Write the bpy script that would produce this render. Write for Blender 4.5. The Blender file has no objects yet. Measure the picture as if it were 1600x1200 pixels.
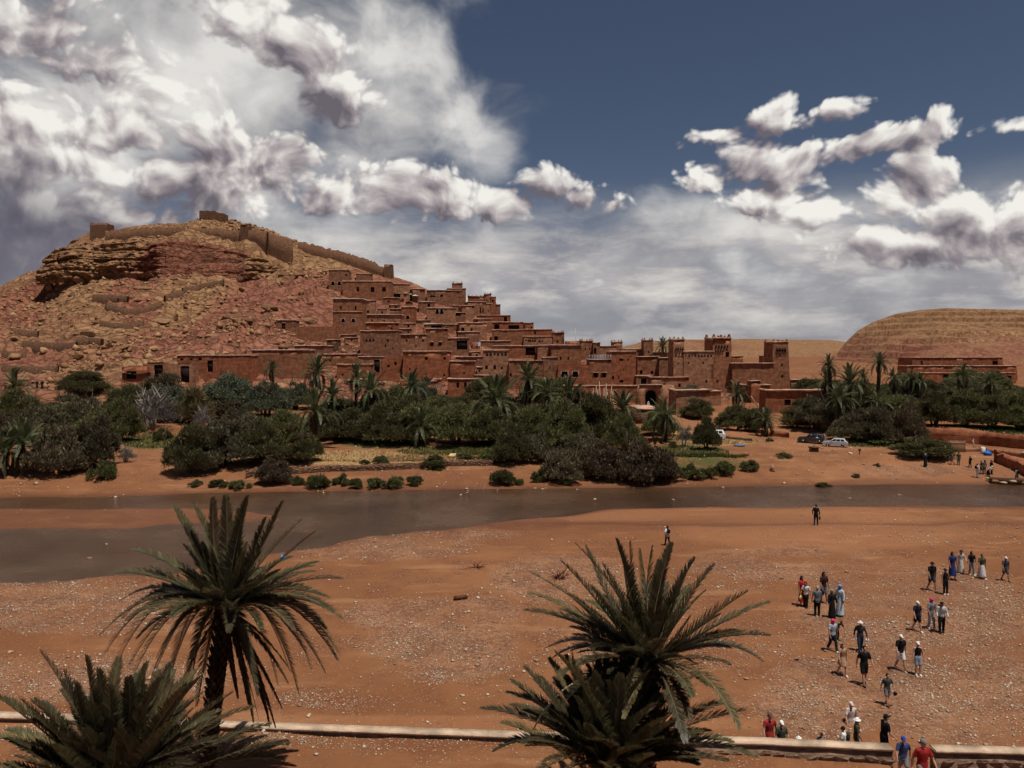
import bpy, bmesh, math, random
import numpy as np
from mathutils import Vector, Matrix
random.seed(7)
R = math.radians
CAM_H, F, HY = 15.3, 1156.0, 548.0      # eye height above the river bed (m), focal length and horizon row of a 1600x1200 frame

# ------------------------------------------------------------------ camera
scene = bpy.context.scene
cam_d = bpy.data.cameras.new('camera'); cam = bpy.data.objects.new('camera', cam_d)
scene.collection.objects.link(cam); scene.camera = cam
cam.location = (0, 0, CAM_H); cam.rotation_euler = (R(90), 0, 0)
cam_d.sensor_width = 36.0; cam_d.lens = 36.0*F/1600.0
cam_d.shift_y = -(600-HY)/1600.0
cam_d.clip_start = 0.5; cam_d.clip_end = 20000
scene.render.resolution_x, scene.render.resolution_y = 1024, 768
scene.view_settings.view_transform = 'Standard'; scene.view_settings.look = 'None'
scene.view_settings.exposure = -0.06; scene.view_settings.gamma = 1.0
try: scene.view_settings.use_curve_mapping = False
except Exception: pass
scene.cycles.use_denoising = True; scene.cycles.use_adaptive_sampling = True; scene.cycles.adaptive_threshold = 0.02; scene.cycles.adaptive_min_samples = 20
scene.cycles.max_bounces = 4; scene.cycles.diffuse_bounces = 2; scene.cycles.transparent_max_bounces = 8
scene.cycles.caustics_reflective = False; scene.cycles.caustics_refractive = False

# ------------------------------------------------------------------ node helper
class NB:
    def __init__(s, tree): s.t = tree; s.n = tree.nodes; s.l = tree.links
    def put(s, sock, v):
        if v is None: return
        if isinstance(v, bpy.types.NodeSocket): s.l.new(v, sock)
        else:
            try: sock.default_value = v
            except Exception:
                sock.default_value = tuple(v)+(1.0,) if len(v) == 3 else v
    def m(s, op, a, b=None, c=None, clamp=False):
        n = s.n.new('ShaderNodeMath'); n.operation = op; n.use_clamp = clamp
        for i, v in enumerate((a, b, c)): s.put(n.inputs[i], v)
        return n.outputs[0]
    def vm(s, op, a, b=None, scale=None):
        n = s.n.new('ShaderNodeVectorMath'); n.operation = op
        s.put(n.inputs[0], a); s.put(n.inputs[1], b)
        if scale is not None: s.put(n.inputs['Scale'], scale)
        return n.outputs['Value'] if op in ('LENGTH', 'DOT_PRODUCT', 'DISTANCE') else n.outputs['Vector']
    def comb(s, x, y, z):
        n = s.n.new('ShaderNodeCombineXYZ')
        for i, v in enumerate((x, y, z)): s.put(n.inputs[i], v)
        return n.outputs[0]
    def sep(s, v):
        n = s.n.new('ShaderNodeSeparateXYZ'); s.put(n.inputs[0], v); return n.outputs
    def noise(s, vec, scale, detail=4, rough=0.5, dist=0.0, kind=None, lac=2.0):
        n = s.n.new('ShaderNodeTexNoise'); n.noise_dimensions = '3D'
        if kind: n.noise_type = kind
        s.put(n.inputs['Vector'], vec); n.inputs['Scale'].default_value = scale
        n.inputs['Detail'].default_value = detail; n.inputs['Roughness'].default_value = rough
        n.inputs['Distortion'].default_value = dist; n.inputs['Lacunarity'].default_value = lac
        return n.outputs[0]
    def vor(s, vec, scale, feature='F1', detail=0, rough=0.5, smooth=0.5):
        n = s.n.new('ShaderNodeTexVoronoi'); n.feature = feature
        s.put(n.inputs['Vector'], vec); n.inputs['Scale'].default_value = scale
        n.inputs['Detail'].default_value = detail; n.inputs['Roughness'].default_value = rough
        if feature == 'SMOOTH_F1': n.inputs['Smoothness'].default_value = smooth
        return n.outputs
    def ss(s, v, lo, hi, a=0.0, b=1.0, kind='SMOOTHSTEP'):
        n = s.n.new('ShaderNodeMapRange'); n.interpolation_type = kind
        s.put(n.inputs[0], v)
        for i, q in enumerate((lo, hi, a, b)): s.put(n.inputs[i+1], q)
        return n.outputs[0]
    def mix(s, f, a, b, blend='MIX'):
        n = s.n.new('ShaderNodeMix'); n.data_type = 'RGBA'; n.blend_type = blend
        s.put(n.inputs[0], f); s.put(n.inputs[6], a); s.put(n.inputs[7], b)
        return n.outputs[2]
    def ramp(s, v, stops):
        n = s.n.new('ShaderNodeValToRGB'); s.put(n.inputs[0], v); e = n.color_ramp.elements
        while len(e) < len(stops): e.new(0.5)
        for q, (p, c) in zip(e, stops): q.position = p; q.color = tuple(c)+(1.0,)
        return n.outputs[0]
    def attr(s, name):
        n = s.n.new('ShaderNodeAttribute'); n.attribute_name = name; return n.outputs
    def bump(s, h, strength=0.3, dist=0.05, normal=None):
        n = s.n.new('ShaderNodeBump'); n.inputs['Strength'].default_value = strength
        n.inputs['Distance'].default_value = dist; s.put(n.inputs['Height'], h); s.put(n.inputs['Normal'], normal)
        return n.outputs[0]

def srgb(r, g, b):
    return tuple(((c/255)/12.92 if c/255 <= .04045 else ((c/255+.055)/1.055)**2.4) for c in (r, g, b))

# ------------------------------------------------------------------ world: sky with clouds, by direction
SUN_EL, SUN_AZ = R(72.5), R(138)          # azimuth clockwise from +Y (the view direction): to the right and behind the camera
world = bpy.data.worlds.new('World'); scene.world = world; world.use_nodes = True
wt = world.node_tree; wt.nodes.clear(); nb = NB(wt)
sky = wt.nodes.new('ShaderNodeTexSky'); sky.sky_type = 'NISHITA'; sky.sun_disc = False
sky.sun_elevation = SUN_EL; sky.sun_rotation = SUN_AZ; sky.altitude = 1300; sky.air_density = 0.9; sky.dust_density = 0.6; sky.ozone_density = 2.2
tc = wt.nodes.new('ShaderNodeTexCoord'); D = tc.outputs['Generated']
sx, sy, sz = nb.sep(D)
AZ = nb.m('ARCTAN2', sx, sy); EL = nb.m('ARCSINE', nb.m('MINIMUM', nb.m('MAXIMUM', sz, -1.0), 1.0))
P2 = nb.comb(AZ, EL, 0.0)
def ae(px, py):
    a = math.atan((px-800)/F); return a, math.atan((HY-py)/F*math.cos(a))
def noise2(vec, scale, detail, rough, dist=0.0):
    o = nb.noise(vec, scale, detail, rough, dist); o.node.noise_dimensions = '2D'; return o
wn = noise2(P2, 7.0, 2, .5).node
warp = nb.vm('SUBTRACT', wn.outputs['Color'], (0.5, 0.5, 0.5))
P2w = nb.vm('ADD', P2, nb.vm('MULTIPLY', warp, (0.075, 0.040, 0.0)))
def blobs(P, lst):
    """largest of the soft ellipses: 1 in the middle, 0 on the rim, negative outside"""
    out = None
    for (px, py, rx, ry, tilt, top) in lst:
        a, e = ae(px, py); Q = P; ct, st = math.cos(R(tilt)), math.sin(R(tilt))
        if out is not None:                                   # evaluated one after the other
            vn = wt.nodes.new('ShaderNodeVectorMath'); vn.operation = 'MULTIPLY_ADD'; nb.put(vn.inputs[0], out); vn.inputs[1].default_value = (1e-7,)*3; nb.put(vn.inputs[2], P); Q = vn.outputs[0]
        if tilt:
            Q = nb.vm('SUBTRACT', Q, (a, e, 0))
            L = nb.vm('LENGTH', nb.comb(nb.vm('DOT_PRODUCT', Q, (ct*F/rx, st*F/rx, 0)), nb.vm('DOT_PRODUCT', Q, (-st*F/ry, ct*F/ry, 0)), 0.0))
        else:
            vn = wt.nodes.new('ShaderNodeVectorMath'); vn.operation = 'MULTIPLY_ADD'; nb.put(vn.inputs[0], Q); vn.inputs[1].default_value = (F/rx, F/ry, 0); vn.inputs[2].default_value = (-a*F/rx, -e*F/ry, 0)
            L = nb.vm('LENGTH', vn.outputs[0])
        v = nb.m('MULTIPLY_ADD', L, -top, top)
        out = v if out is None else nb.m('MAXIMUM', out, v)
    return out
# shapes of the cumulus heaps in view (direction of each, half-size, tilt, weight)
CUM = [(30, 240, 190, 115, 0, .85), (330, 215, 100, 60, 0, .85), (420, 250, 130, 60, 0, .9), (300, 290, 170, 70, 0, .95), (190, 115, 150, 62, -15, .75), (205, 205, 110, 50, 10, .7), (110, 330, 220, 70, 0, .8), (40, 40, 160, 80, 0, .7),
       (540, 310, 80, 48, 0, .95), (615, 298, 85, 58, 0, 1.0), (700, 305, 80, 56, 0, 1.0), (775, 318, 66, 40, 0, .95), (842, 292, 62, 38, 0, .95), (890, 308, 60, 30, 0, .85), (945, 318, 48, 20, 0, .65),
       (440, 62, 170, 60, -32, .95), (522, 140, 78, 52, 0, 1.1),
       (1128, 285, 62, 38, 0, .85), (1190, 248, 66, 48, 0, .95), (1252, 268, 62, 50, 0, .95), (1215, 322, 100, 44, 0, 1.0), (1292, 336, 80, 36, 0, .9), (1455, 268, 62, 58, 0, 1.05), (1395, 318, 70, 44, 0, .9), (1500, 322, 100, 58, 0, 1.0), (1600, 345, 130, 66, 0, .95), (1430, 380, 170, 42, 0, .85),
       (1212, 182, 62, 40, 0, .95), (1302, 166, 58, 24, 0, .8), (1385, 218, 110, 30, 12, .9), (1475, 190, 50, 30, 20, .85), (1125, 206, 50, 22, 5, .75), (1590, 190, 40, 18, 0, .5),
       (1950, 330, 320, 100, 0, .8), (-350, 250, 420, 170, 0, .9)]
WS = 0.10                                # background strength; cloud colours are given as seen and divided by it
skyc = nb.mix(1.0, sky.outputs[0], (0.50, 0.44, 0.42, 1), 'MULTIPLY')
skyc = nb.mix(nb.ss(EL, R(0), R(14), 0.80, 0.0), skyc, tuple(c/WS for c in srgb(148, 148, 157)))
# thin high veil on the left
veil_b = blobs(P2w, [(300, 100, 430, 260, 0, 1.5), (570, 190, 240, 150, 0, 1.2), (900, 410, 600, 90, 0, 1.1), (1450, 430, 420, 80, 0, 1.0), (-500, 200, 600, 300, 0, 1.4)])
vn_ = noise2(nb.vm('MULTIPLY', P2w, (1, 1.4, 1)), 6.5, 5, .52)
veil = nb.ss(nb.m('MULTIPLY_ADD', nb.m('SUBTRACT', vn_, 0.5), 2.0, veil_b), -0.1, 1.0)
vcol = nb.ramp(vn_, [(0.30, srgb(158, 157, 160)), (0.48, srgb(202, 200, 198)), (0.64, srgb(236, 233, 228))])
c = nb.mix(nb.m('MULTIPLY', veil, 0.92), skyc, nb.vm('SCALE', vcol, scale=1/WS))
# low layered cloud
sn_ = noise2(nb.vm('ADD', nb.vm('MULTIPLY', nb.vm('ADD', P2, nb.vm('MULTIPLY', warp, (.05, .014, 0))), (1, 3.4, 1)), (4.0, 2.0, 0)), 5.5, 7, .60)
st = nb.m('MULTIPLY', nb.ss(sn_, 0.30, 0.52), nb.ss(EL, R(13), R(5.5)))
scol = nb.ramp(sn_, [(0.34, srgb(134, 134, 145)), (0.46, srgb(154, 152, 158)), (0.56, srgb(192, 188, 186)), (0.68, srgb(222, 218, 211))])
c = nb.mix(nb.m('MULTIPLY', st, nb.ss(EL, R(1), R(5), .5, .85)), c, nb.vm('SCALE', scol, scale=1/WS))
# heaped clouds: density here and a little towards the sun, lit where it thins that way
SC, FL, AMP = 14.0, 1.1, 0.60
q = nb.vm('ADD', nb.vm('MULTIPLY', P2w, (1, FL, 0)), (3.1, 5.27, 0))
def dens(Pp, qq, det, vd):
    base = blobs(Pp, CUM)
    f1 = noise2(qq, SC, det, 0.60)
    bo = nb.vor(qq, SC*1.9, 'F1', vd, 0.62); bo[0].node.voronoi_dimensions = '2D'
    f = nb.m('MULTIPLY_ADD', nb.m('SUBTRACT', f1, 0.5), 1.45, nb.m('MULTIPLY', nb.m('SUBTRACT', 0.42, bo[0]), 0.74))
    return nb.m('MULTIPLY_ADD', f, AMP, base)
d0 = dens(P2w, q, 8, 2)
d1 = dens(nb.vm('ADD', P2w, (0.010, 0.014, 0)), nb.vm('ADD', q, (0.010, 0.014*FL, 0)), 5, 1)
t = nb.m('MULTIPLY_ADD', nb.m('SUBTRACT', d0, d1), nb.ss(d0, .2, 1.0, 1.15, .75), nb.m('SUBTRACT', 0.66, nb.ss(d0, 0.15, 1.1, 0.0, 0.24)))
t = nb.m('MULTIPLY_ADD', nb.m('SUBTRACT', vn_, 0.5), 1.5, t)
cc = nb.ramp(t, [(0.05, srgb(108, 102, 111)), (0.34, srgb(148, 140, 144)), (0.58, srgb(186, 178, 178)), (0.78, srgb(222, 217, 212)), (0.98, srgb(246, 243, 237))])
c = nb.mix(nb.ss(d0, -0.04, 0.28), c, nb.vm('SCALE', cc, scale=1/WS))
# slate rain curtain low on the left
rain = nb.ss(blobs(P2w, [(-40, 440, 370, 180, 0, 1.45), (-600, 450, 500, 180, 0, 1.2)]), 0.0, 0.9)
c = nb.mix(nb.m('MULTIPLY', rain, 0.9), c, nb.vm('SCALE', nb.ramp(vn_, [(0.35, srgb(82, 84, 100)), (0.65, srgb(106, 103, 116))]), scale=1/WS))
c = nb.mix(nb.ss(EL, R(-0.5), R(-3)), c, tuple(v/WS for v in srgb(120, 90, 70)))
bg = wt.nodes.new('ShaderNodeBackground'); bg.inputs[1].default_value = WS
wt.links.new(c, bg.inputs[0])
wo = wt.nodes.new('ShaderNodeOutputWorld'); wt.links.new(bg.outputs[0], wo.inputs[0])
world.cycles.sampling_method = 'NONE'

sun_d = bpy.data.lights.new('sun', 'SUN'); sun_d.energy = 4.7; sun_d.angle = R(0.53); sun_d.color = (1.0, 0.955, 0.89)
sun = bpy.data.objects.new('sun', sun_d); scene.collection.objects.link(sun)
to_sun = Vector((math.sin(SUN_AZ)*math.cos(SUN_EL), math.cos(SUN_AZ)*math.cos(SUN_EL), math.sin(SUN_EL)))
sun.rotation_euler = to_sun.to_track_quat('Z', 'Y').to_euler(); sun.location = (60, -40, 120)

# ------------------------------------------------------------------ numeric noise
def _hash(ix, iy, iz, seed):
    h = (ix.astype(np.int64)*374761393 + iy.astype(np.int64)*668265263 + iz.astype(np.int64)*2147483647 + seed*1274126177) & 0xffffffff
    h = ((h ^ (h >> 13))*1274126177) & 0xffffffff
    h = (h ^ (h >> 16)) & 0xffffffff
    return h/4294967295.0
def vn3(x, y, z, seed=0):
    x, y, z = np.broadcast_arrays(np.asarray(x, float), np.asarray(y, float), np.asarray(z, float))
    ix, iy, iz = np.floor(x), np.floor(y), np.floor(z); fx, fy, fz = x-ix, y-iy, z-iz
    u, v, w = fx*fx*(3-2*fx), fy*fy*(3-2*fy), fz*fz*(3-2*fz); r = 0
    for dx in (0, 1):
        for dy in (0, 1):
            for dz in (0, 1):
                r = r + _hash(ix+dx, iy+dy, iz+dz, seed)*(u if dx else 1-u)*(v if dy else 1-v)*(w if dz else 1-w)
    return r*2-1
def vn2(x, y, seed=0):
    x, y = np.broadcast_arrays(np.asarray(x, float), np.asarray(y, float))
    ix, iy = np.floor(x), np.floor(y); fx, fy = x-ix, y-iy
    u, v = fx*fx*(3-2*fx), fy*fy*(3-2*fy); o = np.zeros_like(ix)
    return ((_hash(ix, iy, o, seed)*(1-u)+_hash(ix+1, iy, o, seed)*u)*(1-v)+(_hash(ix, iy+1, o, seed)*(1-u)+_hash(ix+1, iy+1, o, seed)*u)*v)*2-1
def fbm2(x, y, oct=4, seed=0, gain=.5):
    r = 0; a = 1
    for i in range(oct): r = r+a*vn2(x*2**i+17*i, y*2**i-9*i, seed+i); a *= gain
    return r
def fbm3(x, y, z, oct=4, seed=0, gain=.5):
    r = 0; a = 1
    for i in range(oct): r = r+a*vn3(x*2**i+17*i, y*2**i-9*i, z*2**i+5*i, seed+i); a *= gain
    return r
def sstep(a, b, x):
    t = np.clip((x-a)/(b-a), 0, 1); return t*t*(3-2*t)

# ------------------------------------------------------------------ mesh helpers
COL = scene.collection
def mk(name, V, faces, mat=None, parent=None, smooth=False, attrs=None, colors=None, loc=None):
    V = np.asarray(V, dtype=np.float32).reshape(-1, 3)
    if isinstance(faces, np.ndarray): groups = [faces]
    elif len(faces) and isinstance(faces[0], np.ndarray) and faces[0].ndim == 2: groups = list(faces)
    else:
        by = {}
        for f in faces: by.setdefault(len(f), []).append(f)
        groups = [np.array(v, dtype=np.int32) for v in by.values()]
    me = bpy.data.meshes.new(name); me.vertices.add(len(V)); me.vertices.foreach_set('co', V.ravel())
    nl = sum(g.size for g in groups); nf = sum(len(g) for g in groups)
    me.loops.add(nl); me.polygons.add(nf)
    me.loops.foreach_set('vertex_index', np.concatenate([g.ravel() for g in groups]).astype(np.int32))
    tot = np.concatenate([np.full(len(g), g.shape[1], np.int32) for g in groups])
    me.polygons.foreach_set('loop_start', (np.cumsum(tot)-tot).astype(np.int32))
    if smooth: me.polygons.foreach_set('use_smooth', np.ones(nf, bool))
    me.update(calc_edges=True)
    for k, v in (attrs or {}).items():
        a = me.attributes.new(k, 'FLOAT', 'POINT'); a.data.foreach_set('value', np.asarray(v, np.float32).ravel())
    for k, v in (colors or {}).items():
        a = me.attributes.new(k, 'FLOAT_COLOR', 'POINT'); a.data.foreach_set('color', np.asarray(v, np.float32).ravel())
    if mat is not None: me.materials.append(mat)
    o = bpy.data.objects.new(name, me); COL.objects.link(o)
    if parent is not None: o.parent = parent
    if loc is not None: o.location = loc
    return o
def tag(o, label=None, cat=None, group=None, kind=None):
    if label: o['label'] = label
    if cat: o['category'] = cat
    if group: o['group'] = group
    if kind: o['kind'] = kind
    return o
def empty(name, loc=(0, 0, 0), rz=0.0, label=None, cat=None, group=None):
    o = bpy.data.objects.new(name, None); COL.objects.link(o); o.location = loc; o.rotation_euler = (0, 0, rz); o.empty_display_size = .2
    return tag(o, label, cat, group)
def inst(name, mesh, parent=None, loc=(0, 0, 0), rot=(0, 0, 0), scale=(1, 1, 1)):
    o = bpy.data.objects.new(name, mesh); COL.objects.link(o); o.location = loc; o.rotation_euler = rot
    o.scale = scale if not isinstance(scale, (int, float)) else (scale,)*3
    if parent is not None: o.parent = parent
    return o
class MB:
    def __init__(s): s.v = []; s.f = []
    def add(s, V, Fs):
        n = len(s.v); s.v.extend([tuple(p) for p in V]); s.f.extend([tuple(i+n for i in f) for f in Fs]); return s
    def box(s, x0, x1, y0, y1, z0, z1, M=None, jit=0):
        P = [(x0, y0, z0), (x1, y0, z0), (x1, y1, z0), (x0, y1, z0), (x0, y0, z1), (x1, y0, z1), (x1, y1, z1), (x0, y1, z1)]
        if jit: P = [(a+random.uniform(-jit, jit), b+random.uniform(-jit, jit), c+random.uniform(-jit, jit)) for a, b, c in P]
        if M is not None: P = [tuple(M @ Vector(p)) for p in P]
        return s.add(P, [(0, 3, 2, 1), (4, 5, 6, 7), (0, 1, 5, 4), (1, 2, 6, 5), (2, 3, 7, 6), (3, 0, 4, 7)])
    def tube(s, pts, rad, n=8, cap=True):
        pts = [Vector(p) for p in pts]; m = len(pts)
        rad = rad if hasattr(rad, '__len__') else [rad]*m
        V = []; up = Vector((0.13, .21, 1)).normalized(); pr = None
        for i, p in enumerate(pts):
            t = (pts[min(i+1, m-1)]-pts[max(i-1, 0)]).normalized()
            a = pr if pr is not None else (up if abs(t.dot(up)) < .9 else Vector((1, 0, 0)))
            a = (a-t*a.dot(t)).normalized(); pr = a; b = t.cross(a)
            for k in range(n):
                an = 2*math.pi*k/n; V.append(p+(a*math.cos(an)+b*math.sin(an))*rad[i])
        Fs = [(i*n+k, i*n+(k+1) % n, (i+1)*n+(k+1) % n, (i+1)*n+k) for i in range(m-1) for k in range(n)]
        if cap: Fs += [tuple(range(n))[::-1], tuple((m-1)*n+k for k in range(n))]
        return s.add(V, Fs)
    def ell(s, c, r, nu=10, nv=7, M=None):
        V = [(c[0], c[1], c[2]-r[2])]
        for j in range(1, nv):
            t = -math.pi/2+math.pi*j/nv
            for i in range(nu):
                a = 2*math.pi*i/nu; V.append((c[0]+r[0]*math.cos(t)*math.cos(a), c[1]+r[1]*math.cos(t)*math.sin(a), c[2]+r[2]*math.sin(t)))
        V.append((c[0], c[1], c[2]+r[2]))
        if M is not None: V = [tuple(M @ Vector(p)) for p in V]
        Fs = [(0, 1+(i+1) % nu, 1+i) for i in range(nu)]
        for j in range(nv-2):
            Fs += [(1+j*nu+i, 1+j*nu+(i+1) % nu, 1+(j+1)*nu+(i+1) % nu, 1+(j+1)*nu+i) for i in range(nu)]
        e = len(V)-1; Fs += [(1+(nv-2)*nu+i, 1+(nv-2)*nu+(i+1) % nu, e) for i in range(nu)]
        return s.add(V, Fs)
    def build(s, name, mat, parent=None, smooth=False, loc=None): return mk(name, s.v, s.f, mat, parent, smooth, loc=loc)

def new_mat(name, rough=0.9, spec=0.2):
    m = bpy.data.materials.new(name); m.use_nodes = True; t = m.node_tree; b = t.nodes['Principled BSDF']
    b.inputs['Roughness'].default_value = rough; b.inputs['Specular IOR Level'].default_value = spec
    return m, NB(t), b
def plain(name, col, rough=.8, spec=.2, metal=0.0, var=0.12, scale=6.0, bump=0.0):
    m, n, b = new_mat(name, rough, spec); b.inputs['Metallic'].default_value = metal
    t = n.n.new('ShaderNodeTexCoord').outputs['Object']
    k = n.ss(n.noise(t, scale, 4, .6), .3, .7, 1-var, 1+var)
    n.put(b.inputs['Base Color'], n.vm('SCALE', n.comb(*col[:3]), scale=k))
    if bump: n.put(b.inputs['Normal'], n.bump(n.noise(t, scale*3, 5, .6), bump, .05))
    return m

# ------------------------------------------------------------------ lie of the land
far_px = np.array([-2000, 0, 200, 450, 700, 1000, 1200, 1400, 1600, 3500]); far_py = np.array([782, 778, 775, 768, 765, 762, 760, 757, 757, 757])
near_px = np.array([-2000, 0, 200, 330, 430, 470, 600, 700, 800, 870, 1000, 1200, 1400, 1600, 3500]); near_py = np.array([795, 792, 790, 793, 800, 832, 833, 825, 812, 800, 789, 788, 786, 788, 790])
pf_px = np.array([-2000, 0, 200, 330, 430, 480, 3500]); pf_py = np.array([828, 826, 826, 818, 812, 820, 820])
pn_px = np.array([-2000, 0, 100, 250, 400, 550, 640, 3500]); pn_py = np.array([915, 902, 901, 890, 862, 838, 815, 815])
def pix0(x, y):
    y = np.maximum(y, 4.0); return 800+F*x/y, HY+CAM_H*F/y
def river_mask(x, y):
    px, py = pix0(x, y)
    px = px+9*vn2(x*.4, y*.4, 31); py = py+(2.4*vn2(x*.22, y*.5, 32)+1.5*vn2(x*.06, y*.16, 33)*(px < 1100))*np.clip((py-758)/30, .1, 2)
    a = np.minimum(py-np.interp(px, far_px, far_py), np.interp(px, near_px, near_py)-py)
    b = np.minimum(py-np.interp(px, pf_px, pf_py), np.interp(px, pn_px, pn_py)-py)
    return np.maximum(a, b)                                # pixels inside (+) or outside (-) the water's edge
rx_px = np.array([-900, -300, 0, 60, 95, 112, 140, 180, 250, 330, 375, 420, 460, 520, 610, 660])
rx_py = np.array([545, 490, 447, 420, 396, 378, 366, 362, 353, 346, 350, 362, 378, 400, 430, 450])
_rx = list((rx_px-800)/F*330); _rz = list(CAM_H+(HY-rx_py)/F*330)
for (p, q, d) in [(720, 476, 315), (800, 510, 285), (900, 545, 250), (1000, 556, 222), (1100, 572, 205), (1240, 604, 195)]:
    _rx.append((p-800)/F*d); _rz.append(CAM_H+(HY-q)/F*d)
_rx.append(100.0); _rz.append(2.0)
def ridge_y(x): return np.interp(x, [-400, -60, 0, 30, 60, 100], [330, 330, 290, 245, 215, 200])
def base_y(x): return np.interp(x, [-400, -230, -140, -60, 0, 100], [130, 135, 148, 165, 172, 176])
def cliff_k(x):
    px = 800+F*x/300.0
    return sstep(60, 115, px)*(1-sstep(405, 500, px))
def cliff_foot_y(x): return 290+5*vn2(x*.06, x*0+.5, 77)+2.2*vn2(x*.21, x*0+.5, 78)
def hill(x, y, detail=True):
    x = np.asarray(x, float); y = np.asarray(y, float)
    xq = x*330/np.clip(y, 165, 330); wq = sstep(-150, -205, xq); zr = np.interp(x*(1-wq)+xq*wq, _rx, _rz); yr = ridge_y(x); yb = base_y(x); zb = 3.0
    ck = cliff_k(x); yf = cliff_foot_y(x)
    zf = zb+(zr-zb)*0.62; hc = (zr-zb)*0.17*ck
    # smooth flank without a cliff
    t = np.clip((y-yb)/(yr-yb), 0, 1); flank = zb+(zr-zb)*(0.90*t**1.06+0.10*(1-(1-t)**2))
    # flank with the cliff band
    t1 = np.clip((y-yb)/(yf-yb), 0, 1); low = zb+(zf-zb)*t1**1.12
    st = np.clip((y-yf-4.5)/1.5, 0, 1); t2 = np.clip((y-yf-6)/(yr-yf-6), 0, 1)
    up = zf+hc*st+(zr-zf-hc)*(1-(1-t2)**1.5)
    withc = np.where(y < yf, low, up)
    z = flank*(1-ck)+withc*ck
    z = np.where(y > yr, zr-(y-yr)*.16-((y-yr)/95)**2*9, z)
    z = np.where(y < yb, zb-(yb-y)*.22, z)
    if detail:
        k = sstep(0, 25, y-yb)*np.clip((zr-2)/40, .1, 1); kk = np.where(x > -70, .45, 1.0)
        gul = 1-np.abs(fbm2(x*.045+.2*fbm2(x*.02, y*.02, 2, 5), y*.012, 3, 11))
        calm = 1-.85*sstep(-36, -4, y-yr)
        rk = np.clip(fbm2(x*.04, y*.04, 2, 14)*1.4+.45, 0, 1)
        z = z+k*kk*((2.6*fbm2(x*.028, y*.028, 3, 1) - 3.2*np.clip(gul-.72, 0, 1)*2.4 + 1.5*np.abs(fbm2(x*.09, y*.11, 3, 2)))*calm+.75*np.abs(fbm2(x*.24, y*.26, 3, 6))*(.4+rk)+.42*fbm2(x*.6, y*.6, 2, 3)*rk)
        for per, am, sd in ((3.4, 1.15, 9), (1.5, .55, 19)):
            w = z/per+.8*fbm2(x*.035, y*.035, 3, sd); led = w-np.floor(w)
            z = z+k*kk*am*per*.30*(sstep(.0, .22, led)-led)*np.clip(.25+.9*fbm2(x*.05, y*.05, 2, sd+3), 0, 1)*(.35+.65*calm)
    return z
def ground(x, y):
    x = np.asarray(x, float); y = np.asarray(y, float)
    px, py = pix0(x, y); yb = CAM_H*F/(np.interp(px, far_px, far_py)-HY)
    z = 1.5*sstep(0, 13, y-yb)+1.7*sstep(14, 85, y-yb)+2.0*sstep(170, 270, y)
    z = z+.10*fbm2(x*.16, y*.16, 3, 40)*sstep(8, 30, np.abs(y))+.25*fbm2(x*.05, y*.05, 2, 44)*sstep(30, 50, y)*(1-sstep(70, 80, y))+.45*fbm2(x*.07, y*.07, 3, 41)*sstep(3, 25, y-yb)
    z = z+.035*fbm2(x*1.1, y*1.1, 2, 43)
    m = river_mask(x, y); z = np.maximum(z, -.04+.03*vn2(x*.5, y*.5, 48))
    z = np.where(m > -16, z*sstep(-2, -16, m)+(-.42)*sstep(-7, 7, m), z)
    wy = np.interp(px, [-400, 0, 400, 800, 1200, 1400, 1700], [29.4, 28.95, 28.12, 27.46, 26.97, 26.58, 26.2])+.25
    z = z+np.interp(px, [0, 800, 1150, 1390, 1400, 1460, 1470], [.80, .76, .56, .40, .0, .0, .34])*sstep(.15, -.15, y-wy)*sstep(15, 22, y)
    far = sstep(420, 1500, y)
    return z+far*6*fbm2(x*.0016, y*.0016, 3, 50)
def H(x, y):
    g = ground(x, y)
    return np.where((np.asarray(y) > 125) & (np.asarray(y) < 520) & (np.asarray(x) < 105), np.maximum(g, hill(x, y)), g)
_ys = np.concatenate([np.arange(20, 130, .25), np.arange(130, 430, .6)])
def hit(px, py, ymin=20.0, off=0.0):
    """first point of the land seen along the ray through a picture point"""
    x = (px-800)/F*_ys; zr = CAM_H+(HY-py)/F*_ys
    ok = (H(x, _ys)+off >= zr) & (_ys >= ymin)
    i = int(np.argmax(ok)) if ok.any() else None
    if i is None: return None
    y = float(_ys[i]); return (px-800)/F*y, y, float(H(np.array([x[i]]), np.array([y]))[0])
def zat(x, y): return float(H(np.array([x], float), np.array([y], float))[0])
def P(px, py, y): return Vector(((px-800)/F*y, y, CAM_H+(HY-py)/F*y))

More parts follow.
